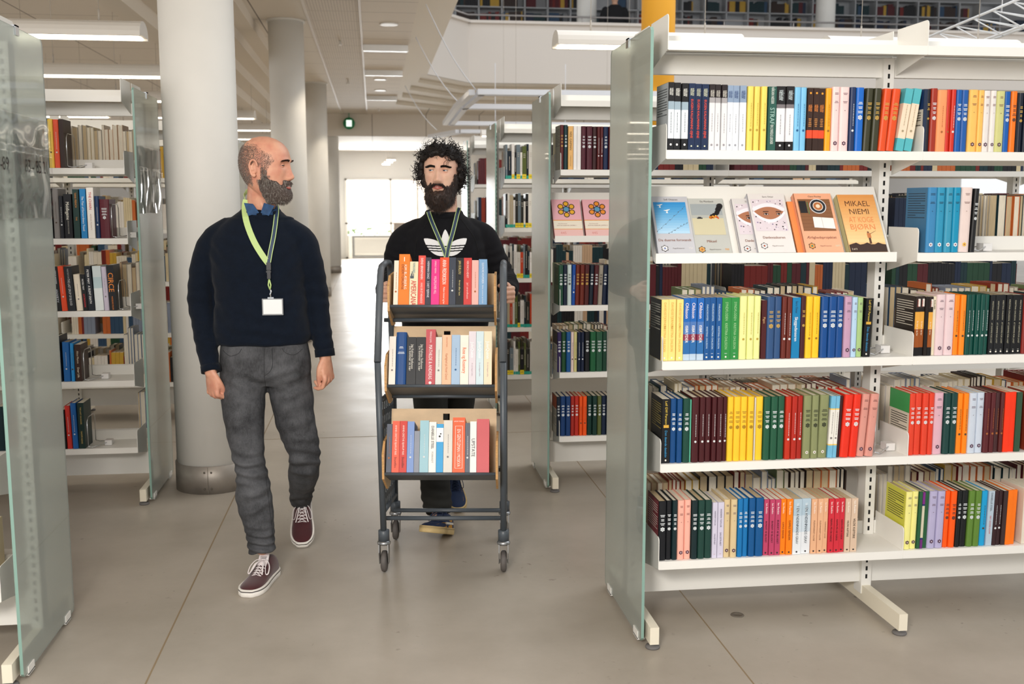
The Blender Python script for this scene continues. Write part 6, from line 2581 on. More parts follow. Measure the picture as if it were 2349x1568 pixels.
thB = [(.002, -.022, -.005, .0125), (.012, -.036, -.035, .0125), (.020, -.036, -.062, .0108), (.027, -.030, -.088, .0098), (.029, -.026, -.103, .0078)]
MHR = Matrix.Translation((-.208, 4.405, .905)) @ Matrix.Rotation(radians(-30), 4, 'Z') @ Matrix.Rotation(radians(-6), 4, 'Y')
hand(mb, MHR, [(28, 48, 30), (48, 62, 35), (55, 68, 35), (58, 68, 35)], thB, -1)
bd = fuse(mb, 'body', .0034, [SKIN_A], None, 3, link=False)
# one body mesh: head and trunk joined
bm = bmesh.new(); bm.from_mesh(hd); bm.from_mesh(bd)
me = bpy.data.meshes.new('body'); bm.to_mesh(me); bm.free()
me.materials.append(SKIN_A)
me.polygons.foreach_set('use_smooth', [True] * len(me.polygons))
bodyA = bpy.data.objects.new('body', me); COL.objects.link(bodyA); bodyA.parent = A
eyes(HA, (-.30, -1, -.02), bodyA, mat('iris_brown', '3a281c', .2), SKIN_A, .04, -.20, -.0665)
# mouth
b = MB()
for (z, r, dy) in ((-.0575, .0042, -.0895), (-.0700, .0052, -.0905)):
    pts = [HA @ Vector((x, dy + abs(x) ** 2 * 14, z + (-abs(x) * .06 if z > -.06 else abs(x) * .10))) for x in [(-.021 + .0035 * i) for i in range(13)]]
    b.tube(pts, [r * (1 - (abs(i - 6) / 6.5) ** 2) + .0006 for i in range(13)], 8)
b.build('lips', LIPM, bodyA)
b = MB()
b.box(-.012, .012, -.0900, -.086, -.0655, -.0615); b.xf(HA)
b.build('teeth', mat('teeth', 'e8e0d4', .3), bodyA)
# eyebrows
rn = random.Random(4)
b = MB()
for s in (-1, 1):
    pd = []
    for i in range(260):
        u = rn.random()
        x = s * (.014 + .036 * u); z = .0285 + .003 * sin(pi * min(1, u * 1.1)) - .002 * u + rn.uniform(-.0032, .0032)
        y = head_surface(z, math.asin(max(-1, min(1, x / .0765)))).y - .001
        pd.append((HA @ Vector((x, y - .001, z)), HA.to_3x3() @ Vector((s * 1.0, -.5, .25 + rn.uniform(-.2, .2)))))
    strands(b, pd, rn, .009, .0007, 0, 2, grav=0)
b.build('eyebrows', mat('brow_dark', '3c2c26', .7), bodyA)
# cropped hair and beard: short dense strands over a thin base
def moustache(M, m, parent, rn, nm, r0=.0062, L_=.010, cnt=500):
    b = MB()
    for s in (-1, 1):
        limb(b, [(s * .001, -.0945, -.0500, r0 * .8, r0 * .7), (s * .012, -.0930, -.0505, r0, r0 * .8), (s * .024, -.0870, -.0545, r0 * .95, r0 * .8), (s * .033, -.0800, -.0640, r0 * .8, r0 * .7), (s * .036, -.0770, -.0760, r0 * .8, r0 * .7)], n=10, k=3)
    b.xf(M)
    o = fuse(b, 'moustache', .0028, [m[0]], parent, 3)
    vs_ = [(v.co.copy(), v.normal.copy()) for v in o.data.vertices]
    b = MB()
    pd = []
    for i in range(cnt):
        c, n_ = rn.choice(vs_)
        pd.append((c - n_ * .001, n_ * .5 + M.to_3x3() @ Vector((.6 if (M.inverted() @ c).x > 0 else -.6, -.2, -.8))))
    strands(b, pd, rn, L_, .0007, .2, 3, grav=.3, nm=nm)
    b.build('moustache_hair', m, o)


HAIRA = [mat('hair_grey_brown', '7f7068', .8), mat('hair_grey', 'a59b92', .8), mat('hair_dark', '4a3f3a', .8)]


def surf_pts(n, cond, rn, M, lift=.0):
    out = []
    while len(out) < n:
        z = rn.uniform(-.116, .112); th = rn.uniform(0, 2 * pi)
        p = head_surface(z, th)
        if not cond(p, th):
            continue
        q = head_surface(z + .003, th); q2 = head_surface(z, th + .05)
        nr = (q2 - p).cross(q - p).normalized()
        if nr.dot(p - Vector((0, .01, 0))) < 0:
            nr = -nr
        out.append((p + nr * lift, nr, z, th))
    return out


def hairA(p, th):
    # horseshoe of cropped hair: sides and back, receding on top, thinning out at its edges
    q = noise.noise(p * 70) * .012
    e = 1.0
    e = min(e, (.090 - p.z + q) / .020)
    e = min(e, (p.z + .064 + q) / .016)
    fr = -.050 if p.z > .012 else -.034
    e = min(e, (p.y - fr + q) / .012)
    if p.z > .045:
        e = min(e, (p.y - (-.046 + (p.z - .045) * 1.5) + q) / .02)
    if p.z < .004:
        e = min(e, max((p.y - .026) / .01, (-.002 - p.y) / .004))
    return e > 0 and rn.random() < e


def beardA(p, th):
    if p.z > .012:
        return False
    ax = abs(p.x)
    if p.z > -.041 and ax > .05:
        return -.006 > p.y > -.028 and ax > .05 and rn.random() < sstep(.012, -.02, p.z)
    lim = -.040 - .028 * sstep(.066, .030, ax)
    if p.z > lim and not (p.z < -.043 and ax < .034 and p.z > -.056 - .3 * max(0, ax - .018)):
        return False
    if -.078 < p.z < -.054 and ax < .023:
        return False
    return p.y < (.010 if p.z > -.045 else .008 + .35 * (p.z + .045))


b = MB()
pts = surf_pts(17000, hairA, rn, HA)
MR = HA.to_3x3()
strands(b, [(HA @ p, MR @ (nr + Vector((rn.uniform(-.3, .3), .25, -.5 + rn.uniform(-.3, .3))))) for p, nr, z, th in pts], rn, .0050, .0005, 0, 2, grav=0, nm=3)
b.build('hair', [HAIRA[0], HAIRA[1], mat('hair_brown_mid', '64564e', .8)], bodyA)
b = MB()
pts = surf_pts(900, beardA, rn, HA)
for p, nr, z, th in pts:
    if p.z > -.03:
        continue
    t = .0045 + .010 * sstep(-.045, -.10, p.z)
    q = p + nr * (t * .35)
    c = HA @ q
    b.ball(tuple(c), t * .95, 6, 4)
bs = fuse(b, 'beard', .0035, [HAIRA[2]], bodyA, 4)
b = MB()
pts = surf_pts(4600, beardA, rn, HA)
strands(b, [(HA @ (p + nr * ((.004 if p.z < -.03 else 0) + .007 * sstep(-.045, -.10, p.z))), MR @ (nr * .8 + Vector((rn.uniform(-.35, .35), .1, -.9)))) for p, nr, z, th in pts], rn, .013, .0007, .2, 3, grav=.4, nm=3)
b.build('beard_hair', [HAIRA[0], mat('beard_grey', 'a8a29a', .7), HAIRA[2]], bs)

moustache(HA, [HAIRA[2], HAIRA[0]], bodyA, rn, 2, .0050, .008)
NAVY = mat('navy_wool', '081220', .9, spec=.2, sheen=.05, noise_amt=.12, noise_scale=40, bump=.25, bump_scale=420)
mb = MB()
torso(mb, [(-.470, 4.430, .968, .150, .105), (-.470, 4.430, .975, .188, .128), (-.468, 4.430, .990, .196, .134), (-.466, 4.430, 1.04, .196, .136), (-.468, 4.432, 1.12, .188, .132), (-.472, 4.435, 1.22, .186, .130),
           (-.474, 4.436, 1.32, .196, .132), (-.474, 4.438, 1.40, .196, .124), (-.470, 4.438, 1.455, .160, .105), (-.464, 4.436, 1.495, .112, .086), (-.460, 4.434, 1.520, .082, .076), (-.459, 4.433, 1.528, .070, .068)])
limb(mb, [(-.585, 4.44, 1.435, .060), (-.655, 4.445, 1.385, .061), (-.700, 4.452, 1.28, .057), (-.716, 4.458, 1.15, .051), (-.700, 4.42, 1.03, .047), (-.680, 4.375, .925, .043)])
limb(mb, [(-.355, 4.415, 1.440, .060), (-.292, 4.42, 1.390, .060), (-.262, 4.437, 1.29, .055), (-.246, 4.462, 1.18, .050), (-.232, 4.45, 1.06, .046), (-.220, 4.425, .985, .043)])
# ribbed hem and cuffs
limb(mb, [(-.678, 4.372, .918, .0415), (-.671, 4.356, .890, .0385), (-.668, 4.350, .876, .0375)], caps=False)
limb(mb, [(-.220, 4.424, .975, .0445), (-.213, 4.415, .940, .0400), (-.211, 4.412, .925, .039)], caps=False)
foldsA = [((-.72, 4.40, 1.15), (0, 0, 1), .060, .11, .0030), ((-.24, 4.41, 1.18), (0, .2, 1), .060, .11, .0028), ((-.69, 4.36, .98), (.2, 0, 1), .050, .08, .0028),
          ((-.225, 4.39, 1.0), (0, 0, 1), .050, .08, .0028), ((-.47, 4.31, 1.03), (.15, 0, 1), .06, .12, .004), ((-.62, 4.35, 1.36), (.7, 0, .7), .06, .10, .0028), ((-.33, 4.33, 1.36), (-.7, 0, .7), .06, .10, .0028),
          ((-.60, 4.33, 1.10), (.8, 0, .5), .07, .13, .0028), ((-.36, 4.33, 1.12), (-.8, 0, .5), .07, .13, .0028)]
dA = fabric_disp(3.1, .006, (5, 5, 9), foldsA)
swA = fuse(mb, 'sweater', .0062, [NAVY], A, 8, disp=lambda c, n: dA(c, n) if c.z < 1.49 else 0)
# knitted crew collar
b = MB()
ring = []
for j in range(40):
    a = 2 * pi * j / 40
    ring.append((-.460 + .076 * cos(a), 4.430 + .074 * sin(a), 1.512 - .018 * (sin(a) < 0) * abs(sin(a)) + .014 * (sin(a) > 0) * sin(a)))
b.tube(ring, [(.009, .013)] * 40, 10, closed=True)
b.build('collar', NAVY, swA)
for (P1, P2, r) in (((-.672, 4.360, .893), (-.668, 4.350, .868), .0388), ((-.214, 4.416, .945), (-.211, 4.411, .914), .0400)):
    b = MB(); b.tube([P1, P2], r + .0015, 26)
    b.build('cuff', NAVY, swA)
# denim shirt collar
DEN = mat('denim_blue', '24466e', .8, noise_amt=.25, noise_scale=60)
b = MB()
for s, a0, a1 in ((1, -1.45, 1.2), (-1, 1.2 + .0, 1.2)):
    pass
rings = []
for j in range(33):
    a = radians(-82 + 344 * j / 32)
    x, y = -.456 + .066 * cos(a), 4.425 + .066 * sin(a)
    up = .020 + .026 * (.5 + .5 * sin(a))
    ox, oy = cos(a), sin(a)
    z0 = 1.500 + .012 * max(0, sin(a))
    rings.append([(x, y, z0), (x - ox * .002, y - oy * .002, z0 + up), (x + ox * .005, y + oy * .005, z0 + up + .003), (x + ox * .014, y + oy * .014, z0 + .004)])
b.rings(rings, 0, sm=True)
b.build('shirt_collar', DEN, A)
b = MB()
b.prism([(-.450, 1.512), (-.436, 1.552), (-.395, 1.540), (-.418, 1.500)], 1, 4.345, 4.352)
b.prism([(-.456, 1.512), (-.480, 1.548), (-.515, 1.552), (-.500, 1.500)], 1, 4.346, 4.353)
b.build('shirt_collar', DEN, A)
# jeans
def jeans_mat():
    m = bpy.data.materials.new('grey_denim')
    m.use_nodes = True
    nt = m.node_tree
    b = nt.nodes['Principled BSDF']
    b.inputs['Roughness'].default_value = .85
    tc = nt.nodes.new('ShaderNodeTexCoord')
    n = nt.nodes.new('ShaderNodeTexNoise'); n.inputs['Scale'].default_value = 7; n.inputs['Detail'].default_value = 6; n.inputs['Roughness'].default_value = .7
    nt.links.new(tc.outputs['Object'], n.inputs[0])
    mp = nt.nodes.new('ShaderNodeMapping'); mp.inputs['Scale'].default_value = (140, 140, 12)
    nt.links.new(tc.outputs['Object'], mp.inputs[0])
    n2 = nt.nodes.new('ShaderNodeTexNoise'); n2.inputs['Scale'].default_value = 3; n2.inputs['Detail'].default_value = 4
    nt.links.new(mp.outputs[0], n2.inputs[0])
    ad = nt.nodes.new('ShaderNodeMix'); ad.data_type = 'FLOAT'; ad.inputs[0].default_value = .25
    nt.links.new(n.outputs[0], ad.inputs[2]); nt.links.new(n2.outputs[0], ad.inputs[3])
    r = nt.nodes.new('ShaderNodeValToRGB')
    r.color_ramp.elements[0].position = .36; r.color_ramp.elements[0].color = (*lin('232427'), 1)
    r.color_ramp.elements[1].position = .66; r.color_ramp.elements[1].color = (*lin('5c5d61'), 1)
    nt.links.new(ad.outputs[0], r.inputs[0]); nt.links.new(r.outputs[0], b.inputs[0])
    n3 = nt.nodes.new('ShaderNodeTexNoise'); n3.inputs['Scale'].default_value = 300
    nt.links.new(tc.outputs['Object'], n3.inputs[0])
    bp = nt.nodes.new('ShaderNodeBump'); bp.inputs['Strength'].default_value = .3; bp.inputs['Distance'].default_value = .002
    nt.links.new(n3.outputs[0], bp.inputs['Height']); nt.links.new(bp.outputs[0], b.inputs['Normal'])
    return m


JM = jeans_mat()
mb = MB()
torso(mb, [(-.455, 4.43, .800, .10, .08), (-.455, 4.43, .84, .175, .118), (-.458, 4.43, .90, .186, .124), (-.460, 4.43, .96, .180, .120), (-.462, 4.43, 1.01, .172, .114)])
limb(mb, [(-.548, 4.415, .86, .094, .102), (-.550, 4.40, .77, .093, .100), (-.541, 4.345, .64, .080, .090), (-.520, 4.285, .51, .064, .072), (-.509, 4.285, .42, .068, .074), (-.505, 4.290, .35, .073, .076), (-.490, 4.285, .24, .061, .064), (-.482, 4.278, .16, .057, .060), (-.478, 4.275, .125, .058, .061)], caps=False)
limb(mb, [(-.368, 4.450, .86, .094, .102), (-.360, 4.450, .76, .093, .100), (-.338, 4.450, .62, .083, .090), (-.311, 4.455, .475, .066, .074), (-.322, 4.545, .39, .066, .072), (-.338, 4.640, .31, .059, .064), (-.352, 4.745, .235, .052, .055), (-.360, 4.800, .195, .053, .055)], caps=False)
fJ = [((-.52, 4.22, .50), (.1, 0, 1), .045, .09, .008), ((-.48, 4.22, .17), (.15, 0, 1), .032, .07, .009), ((-.31, 4.39, .46), (.1, .3, 1), .05, .10, .009), ((-.35, 4.70, .22), (0, .3, 1), .035, .07, .008),
      ((-.55, 4.31, .80), (.35, 0, 1), .06, .09, .005), ((-.37, 4.34, .80), (-.35, 0, 1), .06, .09, .005), ((-.50, 4.22, .37), (-.4, 0, 1), .07, .10, .006), ((-.53, 4.26, .64), (.2, 0, 1), .08, .1, .005), ((-.34, 4.37, .62), (-.2, 0, 1), .08, .1, .005)]
dJ = fabric_disp(9.7, .007, (9, 9, 7), fJ)
jnA = fuse(mb, 'jeans', .0055, [JM], A, 5, disp=dJ)
DST_ = mat('seam_dark', '2b2c30', .9)
b = MB()
bv = bvh_of(jnA)


def seam(b, path, r=.0010, y0=3.6):
    q = catmull([tuple(p) + (0,) for p in path], 6)
    out = []
    for x, z, _ in q:
        h = bv.ray_cast(Vector((x, y0, z)), Vector((0, 1, 0)))
        if h[0] is not None:
            out.append((x, h[0].y - .0006, z))
    if len(out) > 2:
        b.tube(out, r, 5)


seam(b, [(-.450, .965), (-.452, .90), (-.452, .83), (-.456, .79)])
seam(b, [(-.418, .965), (-.418, .90), (-.430, .87), (-.450, .855)])
seam(b, [(-.474, .76), (-.470, .66), (-.463, .54), (-.455, .46), (-.446, .36), (-.436, .24), (-.432, .16)])
seam(b, [(-.430, .74), (-.410, .66), (-.396, .58), (-.380, .50)])
seam(b, [(-.62, .955), (-.59, .935), (-.555, .945), (-.54, .965)])
seam(b, [(-.30, .955), (-.33, .935), (-.365, .945), (-.38, .965)])
b.build('seams', DST_, jnA)

RED = mat('suede_oxblood', '430f15', .85, sheen=.4, noise_amt=.15, noise_scale=30)
SOLW = mat('sole_white', 'e9e4dc', .55, noise_amt=.06, noise_scale=40)
LACEW = mat('lace_white', 'efe6e6', .8)
M1 = Matrix.Translation((-.468, 4.290, 0)) @ Matrix.Rotation(radians(-16), 4, 'Z')
s1 = shoe(A, M1, RED, SOLW, LACEW, tag_txt='VANS')
M2 = Matrix.Translation((-.352, 4.845, .118)) @ Matrix.Rotation(radians(2), 4, 'Z') @ Matrix.Rotation(radians(33), 4, 'X')
s2 = shoe(A, M2, RED, SOLW, LACEW, tag_txt='VANS')
# wedding ring
b = MB()
rp = MHL @ Vector((-.006, .010, -.100))
b.lathe((0, 0, 0), [(.0104, -.002), (.0112, 0), (.0104, .002)], 20)
b.xf(MHL @ Matrix.Translation((.006, .0105, -.100)) @ Matrix.Rotation(radians(60), 4, 'Y'))
tag(b.build('ring', mat('gold_ring', 'cdbb8a', .25, metal=1)), 'gold ring on the finger of the bald man', 'ring')
# lanyard and badge
LIME = mat('lanyard_green', 'bcd58a', .6)
LNAV = mat('lanyard_navy', '2a3d58', .6)
bv2 = bvh_of(swA, bodyA)
t = thing('lanyard', 'green and navy lanyard with white badge on the navy sweater', 'lanyard', (0, 0, 0))
b = MB()
r1 = ribbon(b, bv2, [(-.512, 1.565), (-.516, 1.525), (-.503, 1.466), (-.475, 1.397), (-.441, 1.339), (-.4215, 1.312)], .024, .006, m=0, yfb=4.40)
b.build('strap', LIME, t)
b = MB()
r2 = ribbon(b, bv2, [(-.395, 1.548), (-.390, 1.509), (-.399, 1.423), (-.413, 1.353), (-.4205, 1.312)], .018, .008, m=0, edge=1)
b.build('strap', [LNAV, LIME], t)
nb_ = MB()
nb_.tube([(-.5155, 4.405, 1.560), (-.524, 4.432, 1.580), (-.518, 4.475, 1.598), (-.490, 4.507, 1.606), (-.450, 4.512, 1.604), (-.415, 4.495, 1.592), (-.396, 4.455, 1.570), (-.393, 4.40, 1.552)], [(.0014, .011)] * 8, 8, ref=(1, 0, 0))
nb_.build('strap', LIME, t)
yj = r1[-1][1] - .010
BLK = mat('buckle_black', '17181b', .35)
b = MB()
b.box(-.429, -.411, yj - .004, yj + .004, 1.285, 1.315); b.box(-.427, -.413, yj - .005, yj + .003, 1.250, 1.284); b.box(-.431, -.411, yj - .003, yj + .003, 1.275, 1.281)
b.build('buckle', BLK, t)
b = MB()
b.tube([(-.420, yj, 1.250), (-.424, yj, 1.225), (-.418, yj, 1.206)], .0028, 6); b.tube([(-.420, yj, 1.250), (-.414, yj, 1.225), (-.417, yj, 1.206)], .0028, 6)
b.build('cord', LIME, t)
b = MB()
b.tube([(-.417, yj, 1.208), (-.413, yj, 1.198), (-.417, yj, 1.188), (-.416, yj, 1.176)], .0036, 8); b.box(-.428, -.404, yj - .002, yj + .002, 1.168, 1.176)
b.build('clip', CHROME, t)
b = MB()
b.box(-.4505, -.3675, yj - .003, yj + .001, 1.103, 1.170)
hl = b.build('badge_holder', mat('badge_frame', '8d8f92', .3), t)
b = MB(); b.box(-.446, -.372, yj - .0042, yj - .003, 1.108, 1.166)
b.build('badge_card', mat('badge_white', 'eceff0', .25), hl)

# ================= the bearded man pushing the trolley
B = thing('person', 'bearded man with curly black hair in black sweatshirt, pushing the trolley', 'person', (0, 0, 0))
HB = HM((.326, 5.105, 1.688), -13, -3, 1, 1.07)
mb = MB()
head_mesh(mb, HB)
ear(mb, HB, 1); ear(mb, HB, -1)
limb(mb, [(.342, 5.15, 1.42, .085, .08), (.342, 5.15, 1.49, .070, .068), (.340, 5.14, 1.56, .064, .066), (.336, 5.12, 1.63, .062, .064)])
hd = fuse(mb, 'body', .0030, [SKIN_B], None, 2, link=False)
mb = MB()
postL = Vector((.072, 4.705, 0)); postR = Vector((.573, 4.640, 0))
gz_ = 1.150
G = Matrix(((1, 0, 0, 0), (0, 0, 1, 0), (0, -1, 0, 0), (0, 0, 0, 1)))
MBL = Matrix.Translation((postL.x - .036, postL.y + .072, gz_)) @ G
MBR = Matrix.Translation((postR.x + .036, postR.y + .072, gz_ - .005)) @ G
thG = [(.002, -.024, -.005, .0130), (.014, -.040, -.030, .0125), (.030, -.046, -.052, .0110), (.046, -.044, -.068, .0100), (.058, -.040, -.074, .0080)]
gr = [(58, 62, 46), (60, 64, 46), (60, 64, 46), (58, 64, 46)]
hand(mb, MBL, gr, thG)
hand(mb, MBR, gr, thG, -1)
limb(mb, [(.17, 5.16, 1.40, .040), (.120, 5.150, 1.32, .040), (.088, 5.125, 1.21, .036), (.070, 5.04, 1.170, .034), (.050, 4.92, 1.157, .029), (.036, 4.80, 1.150, .025)])
limb(mb, [(.52, 5.16, 1.40, .040), (.585, 5.150, 1.30, .040), (.625, 5.125, 1.20, .036), (.635, 5.03, 1.165, .034), (.626, 4.90, 1.155, .030), (.609, 4.73, 1.145, .025)])
limb(mb, [(.34, 5.15, 1.48, .06), (.34, 5.15, 1.35, .10), (.34, 5.15, 1.15, .11), (.34, 5.15, .95, .10)])
limb(mb, [(.18, 5.16, 1.41, .05), (.34, 5.15, 1.42, .08), (.51, 5.16, 1.41, .05)])
limb(mb, [(.27, 5.14, .92, .07), (.262, 5.08, .66, .06), (.262, 4.98, .46, .05), (.266, 4.90, .30, .045), (.281, 4.79, .11, .034)])
limb(mb, [(.41, 5.15, .92, .07), (.410, 5.14, .66, .06), (.392, 5.15, .44, .048), (.378, 5.22, .30, .042), (.376, 5.31, .15, .034)])
bd = fuse(mb, 'body', .0034, [SKIN_B], None, 3, link=False)
bm = bmesh.new(); bm.from_mesh(hd); bm.from_mesh(bd)
me = bpy.data.meshes.new('body'); bm.to_mesh(me); bm.free()
me.materials.append(SKIN_B)
me.polygons.foreach_set('use_smooth', [True] * len(me.polygons))
bodyB = bpy.data.objects.new('body', me); COL.objects.link(bodyB); bodyB.parent = B
eyes(HB, (-.42, -1, .06), bodyB, mat('iris_blue', '4f6c8c', .2), SKIN_B)
b = MB()
for (z, r, dy) in ((-.0580, .0036, -.0900), (-.0690, .0046, -.0905)):
    pts = [HB @ Vector((x, dy + abs(x) ** 2 * 14, z + (-abs(x) * .10 if z > -.06 else abs(x) * .22))) for x in [(-.024 + .004 * i) for i in range(13)]]
    b.tube(pts, [r * (1 - (abs(i - 6) / 6.5) ** 2) + .0006 for i in range(13)], 8)
b.build('lips', LIPM, bodyB)
b = MB(); b.box(-.014, .014, -.0885, -.085, -.0655, -.0610); b.xf(HB)
b.build('teeth', mat('teeth', 'e8e0d4', .3), bodyB)
rn = random.Random(14)
b = MB()
for s in (-1, 1):
    pd = []
    for i in range(460):
        u = rn.random()
        x = s * (.012 + .040 * u); z = .0265 + .0030 * sin(pi * min(1, u * 1.15)) - .002 * u + rn.uniform(-.0042, .0042) * (1 - .5 * u)
        y = head_surface(z, math.asin(max(-1, min(1, x / .0765)))).y - .001
        pd.append((HB @ Vector((x, y - .001, z)), HB.to_3x3() @ Vector((s * 1.0, -.5, .25 + rn.uniform(-.2, .2)))))
    strands(b, pd, rn, .010, .0009, 0, 2, grav=0)
BLKH = mat('hair_black', '1a1412', .6, spec=.35)
BRNH = mat('beard_brown', '33221a', .55)
b.build('eyebrows', BLKH, bodyB)
MRB = HB.to_3x3()


def hairB(p, th):
    if p.z < -.045:
        return p.y > .045
    ax = abs(p.x)
    front = .066 + .010 * (ax < .03) - .25 * max(0, ax - .045)
    if p.y < -.02:
        return p.z > front
    if p.z > .02:
        return True
    return p.y > -.012 + max(0, .0 - p.z) * .9 and p.z > -.055


b = MB()
for p, nr, z, th in surf_pts(360, hairB, rn, HB):
    r = rn.uniform(.012, .020)
    side = sstep(.035, .07, abs(p.x)) * sstep(.05, -.01, p.z)
    c = HB @ (p + nr * (r * .55 + .006 * side))
    b.ball(tuple(c), r, 8, 6)
hb = fuse(b, 'hair', .0055, [BLKH], bodyB, 3, disp=lambda c, n: .004 * noise.noise(c * 60))
b = MB()
for p, nr, z, th in surf_pts(1050, hairB, rn, HB):
    side = sstep(.035, .07, abs(p.x)) * sstep(.06, .0, p.z)
    st_ = p + nr * (.010 + .008 * side + rn.uniform(0, .006))
    d = (nr * rn.uniform(.5, 1.0) + Vector((rn.uniform(-.6, .6), rn.uniform(-.5, .5), rn.uniform(-1.0, .5)))).normalized()
    a = d.orthogonal().normalized(); q = d.cross(a)
    L_ = rn.uniform(.022, .048); R0 = rn.uniform(.006, .0125); tn = rn.uniform(.8, 1.9); ph = rn.uniform(0, 6.28)
    pts = []
    K = 12
    for i in range(K + 1):
        f = i / K
        an = ph + tn * 2 * pi * f
        pts.append(HB @ (st_ + d * L_ * f + (a * cos(an) + q * sin(an)) * R0 * (.3 + .7 * f) - (a * cos(ph) + q * sin(ph)) * R0 * .3))
    rr = rn.uniform(.0011, .0024)
    b.tube(pts, [rr * (1 - .5 * i / K) for i in range(K + 1)], 4, 0, caps=False)
# a few stray curls standing out, and the lock on the forehead
for (x, y, z, dx, dy, dz, L_) in ((.0, -.03, .135, -.2, -.2, 1, .03), (.03, -.02, .13, .4, 0, .9, .04), (.085, .0, .09, 1, -.1, .4, .045), (.08, .02, .07, 1, -.1, .1, .05), (-.09, 0, .02, -1, -.2, -.2, .03), (.034, -.088, .075, .0, -.4, -1, .042), (.040, -.088, .072, .2, -.4, -1, .040), (.048, -.082, .070, .1, -.3, -1, .034)):
    d = Vector((dx, dy, dz)).normalized(); a = d.orthogonal().normalized(); q = d.cross(a)
    pts = [HB @ (Vector((x, y, z)) + d * L_ * i / 14 + (a * cos(i * .55) + q * sin(i * .55)) * .006) for i in range(15)]
    b.tube(pts, [.0010] * 15, 4, 0, caps=False)
b.build('curls', BLKH, hb)


def beardB(p, th):
    ax = abs(p.x)
    if p.z > -.002:
        return False
    if p.z > -.035:
        return ax > .058 and -.045 < p.y < .012
    lim = -.034 - .020 * sstep(.066, .044, ax) - .026 * sstep(.034, .024, ax) + noise.noise(p * 90) * .006
    if p.z > lim and not (-.058 < p.z < -.0425 + .2 * max(0, .02 - ax) * -1 and ax < .038):
        return False
    if -.079 < p.z < -.0545 and ax < .026:
        return False
    if -.090 < p.z < -.079 and .008 < ax < .024:
        return rn.random() < .3
    return p.y < .02


b = MB()
for p, nr, z, th in surf_pts(700, beardB, rn, HB):
    lo = sstep(-.055, -.115, p.z)
    r = .006 + .013 * lo
    if p.z > -.058 and abs(p.x) < .038:
        r = .0042
    c = HB @ (p + nr * r * .4 + Vector((0, -.004, -.010)) * lo)
    b.ball(tuple(c), r, 7, 5)
for (x, y, z, r) in ((0, -.075, -.125, .034), (-.028, -.062, -.120, .030), (.028, -.062, -.120, .030), (0, -.070, -.148, .026), (-.018, -.064, -.142, .025), (.018, -.064, -.142, .025), (0, -.055, -.120, .040), (.045, -.04, -.105, .024), (-.045, -.04, -.105, .024)):
    b.ball(tuple(HB @ Vector((x, y, z))), r, 10, 8)
be = fuse(b, 'beard', .0045, [BRNH], bodyB, 4, disp=lambda c, n: .003 * noise.noise(c * 90))
b = MB()
vsn = [(v.co.copy(), v.normal.copy()) for v in be.data.vertices]
pd = []
for i in range(5200):
    c, nr = rn.choice(vsn)
    if nr.y > .35:
        continue
    pd.append((c - nr * .002, nr * .7 + Vector((rn.uniform(-.4, .4), rn.uniform(-.3, .2), -.9))))
strands(b, pd, rn, .017, .00075, .35, 3, grav=.5, nm=2)
b.build('beard_hair', [BRNH, mat('beard_dark', '1f1613', .5)], be)

moustache(HB, [BRNH, mat('beard_dark', '1f1613', .5)], bodyB, rn, 2, .0056, .010, 700)
BLACK = mat('black_cotton', '131317', .9, spec=.2, sheen=.03, noise_amt=.1, noise_scale=40, bump=.2, bump_scale=400)
mb = MB()
torso(mb, [(.342, 5.150, .90, .15, .11), (.342, 5.150, .915, .205, .150), (.342, 5.148, 1.0, .215, .160), (.342, 5.146, 1.12, .212, .158), (.342, 5.148, 1.24, .208, .150), (.342, 5.150, 1.34, .208, .140), (.342, 5.154, 1.41, .196, .122),
           (.342, 5.156, 1.455, .150, .100), (.342, 5.156, 1.490, .105, .085), (.342, 5.155, 1.510, .085, .078)])
limb(mb, [(.215, 5.155, 1.415, .064), (.150, 5.155, 1.372, .068), (.108, 5.150, 1.29, .062), (.088, 5.125, 1.21, .055), (.070, 5.04, 1.170, .050), (.052, 4.93, 1.158, .045), (.042, 4.850, 1.153, .041)], ref=(0, 0, 1))
limb(mb, [(.470, 5.155, 1.418, .064), (.540, 5.155, 1.375, .068), (.595, 5.150, 1.28, .062), (.625, 5.125, 1.20, .056), (.635, 5.03, 1.165, .052), (.626, 4.90, 1.155, .046), (.617, 4.790, 1.150, .042)], ref=(0, 0, 1))
fB = [((.10, 5.08, 1.24), (.3, 0, 1), .045, .09, .007), ((.61, 5.08, 1.22), (-.3, 0, 1), .045, .09, .007), ((.07, 4.95, 1.16), (0, 1, .3), .04, .10, .006), ((.63, 4.93, 1.16), (0, 1, .3), .04, .10, .006),
      ((.22, 5.03, 1.36), (.7, 0, .7), .07, .10, .005), ((.46, 5.03, 1.36), (-.7, 0, .7), .07, .10, .005)]
dB = fabric_disp(5.2, .006, (5, 5, 9), fB)
swB = fuse(mb, 'sweatshirt', .0065, [BLACK], B, 8, disp=lambda c, n: (dB(c, n) if c.z < 1.47 else 0) * (1 if not (.2 < c.x < .48 and c.y < 5.1) else .4))
b = MB()
ring = []
for j in range(40):
    a = 2 * pi * j / 40
    ring.append((.342 + .086 * cos(a), 5.150 + .080 * sin(a), 1.500 - .014 * (sin(a) < 0) * abs(sin(a)) + .012 * (sin(a) > 0) * sin(a)))
b.tube(ring, [(.009, .014)] * 40, 10, closed=True)
b.build('collar', BLACK, swB)
bvB = bvh_of(swB)
b = MB()
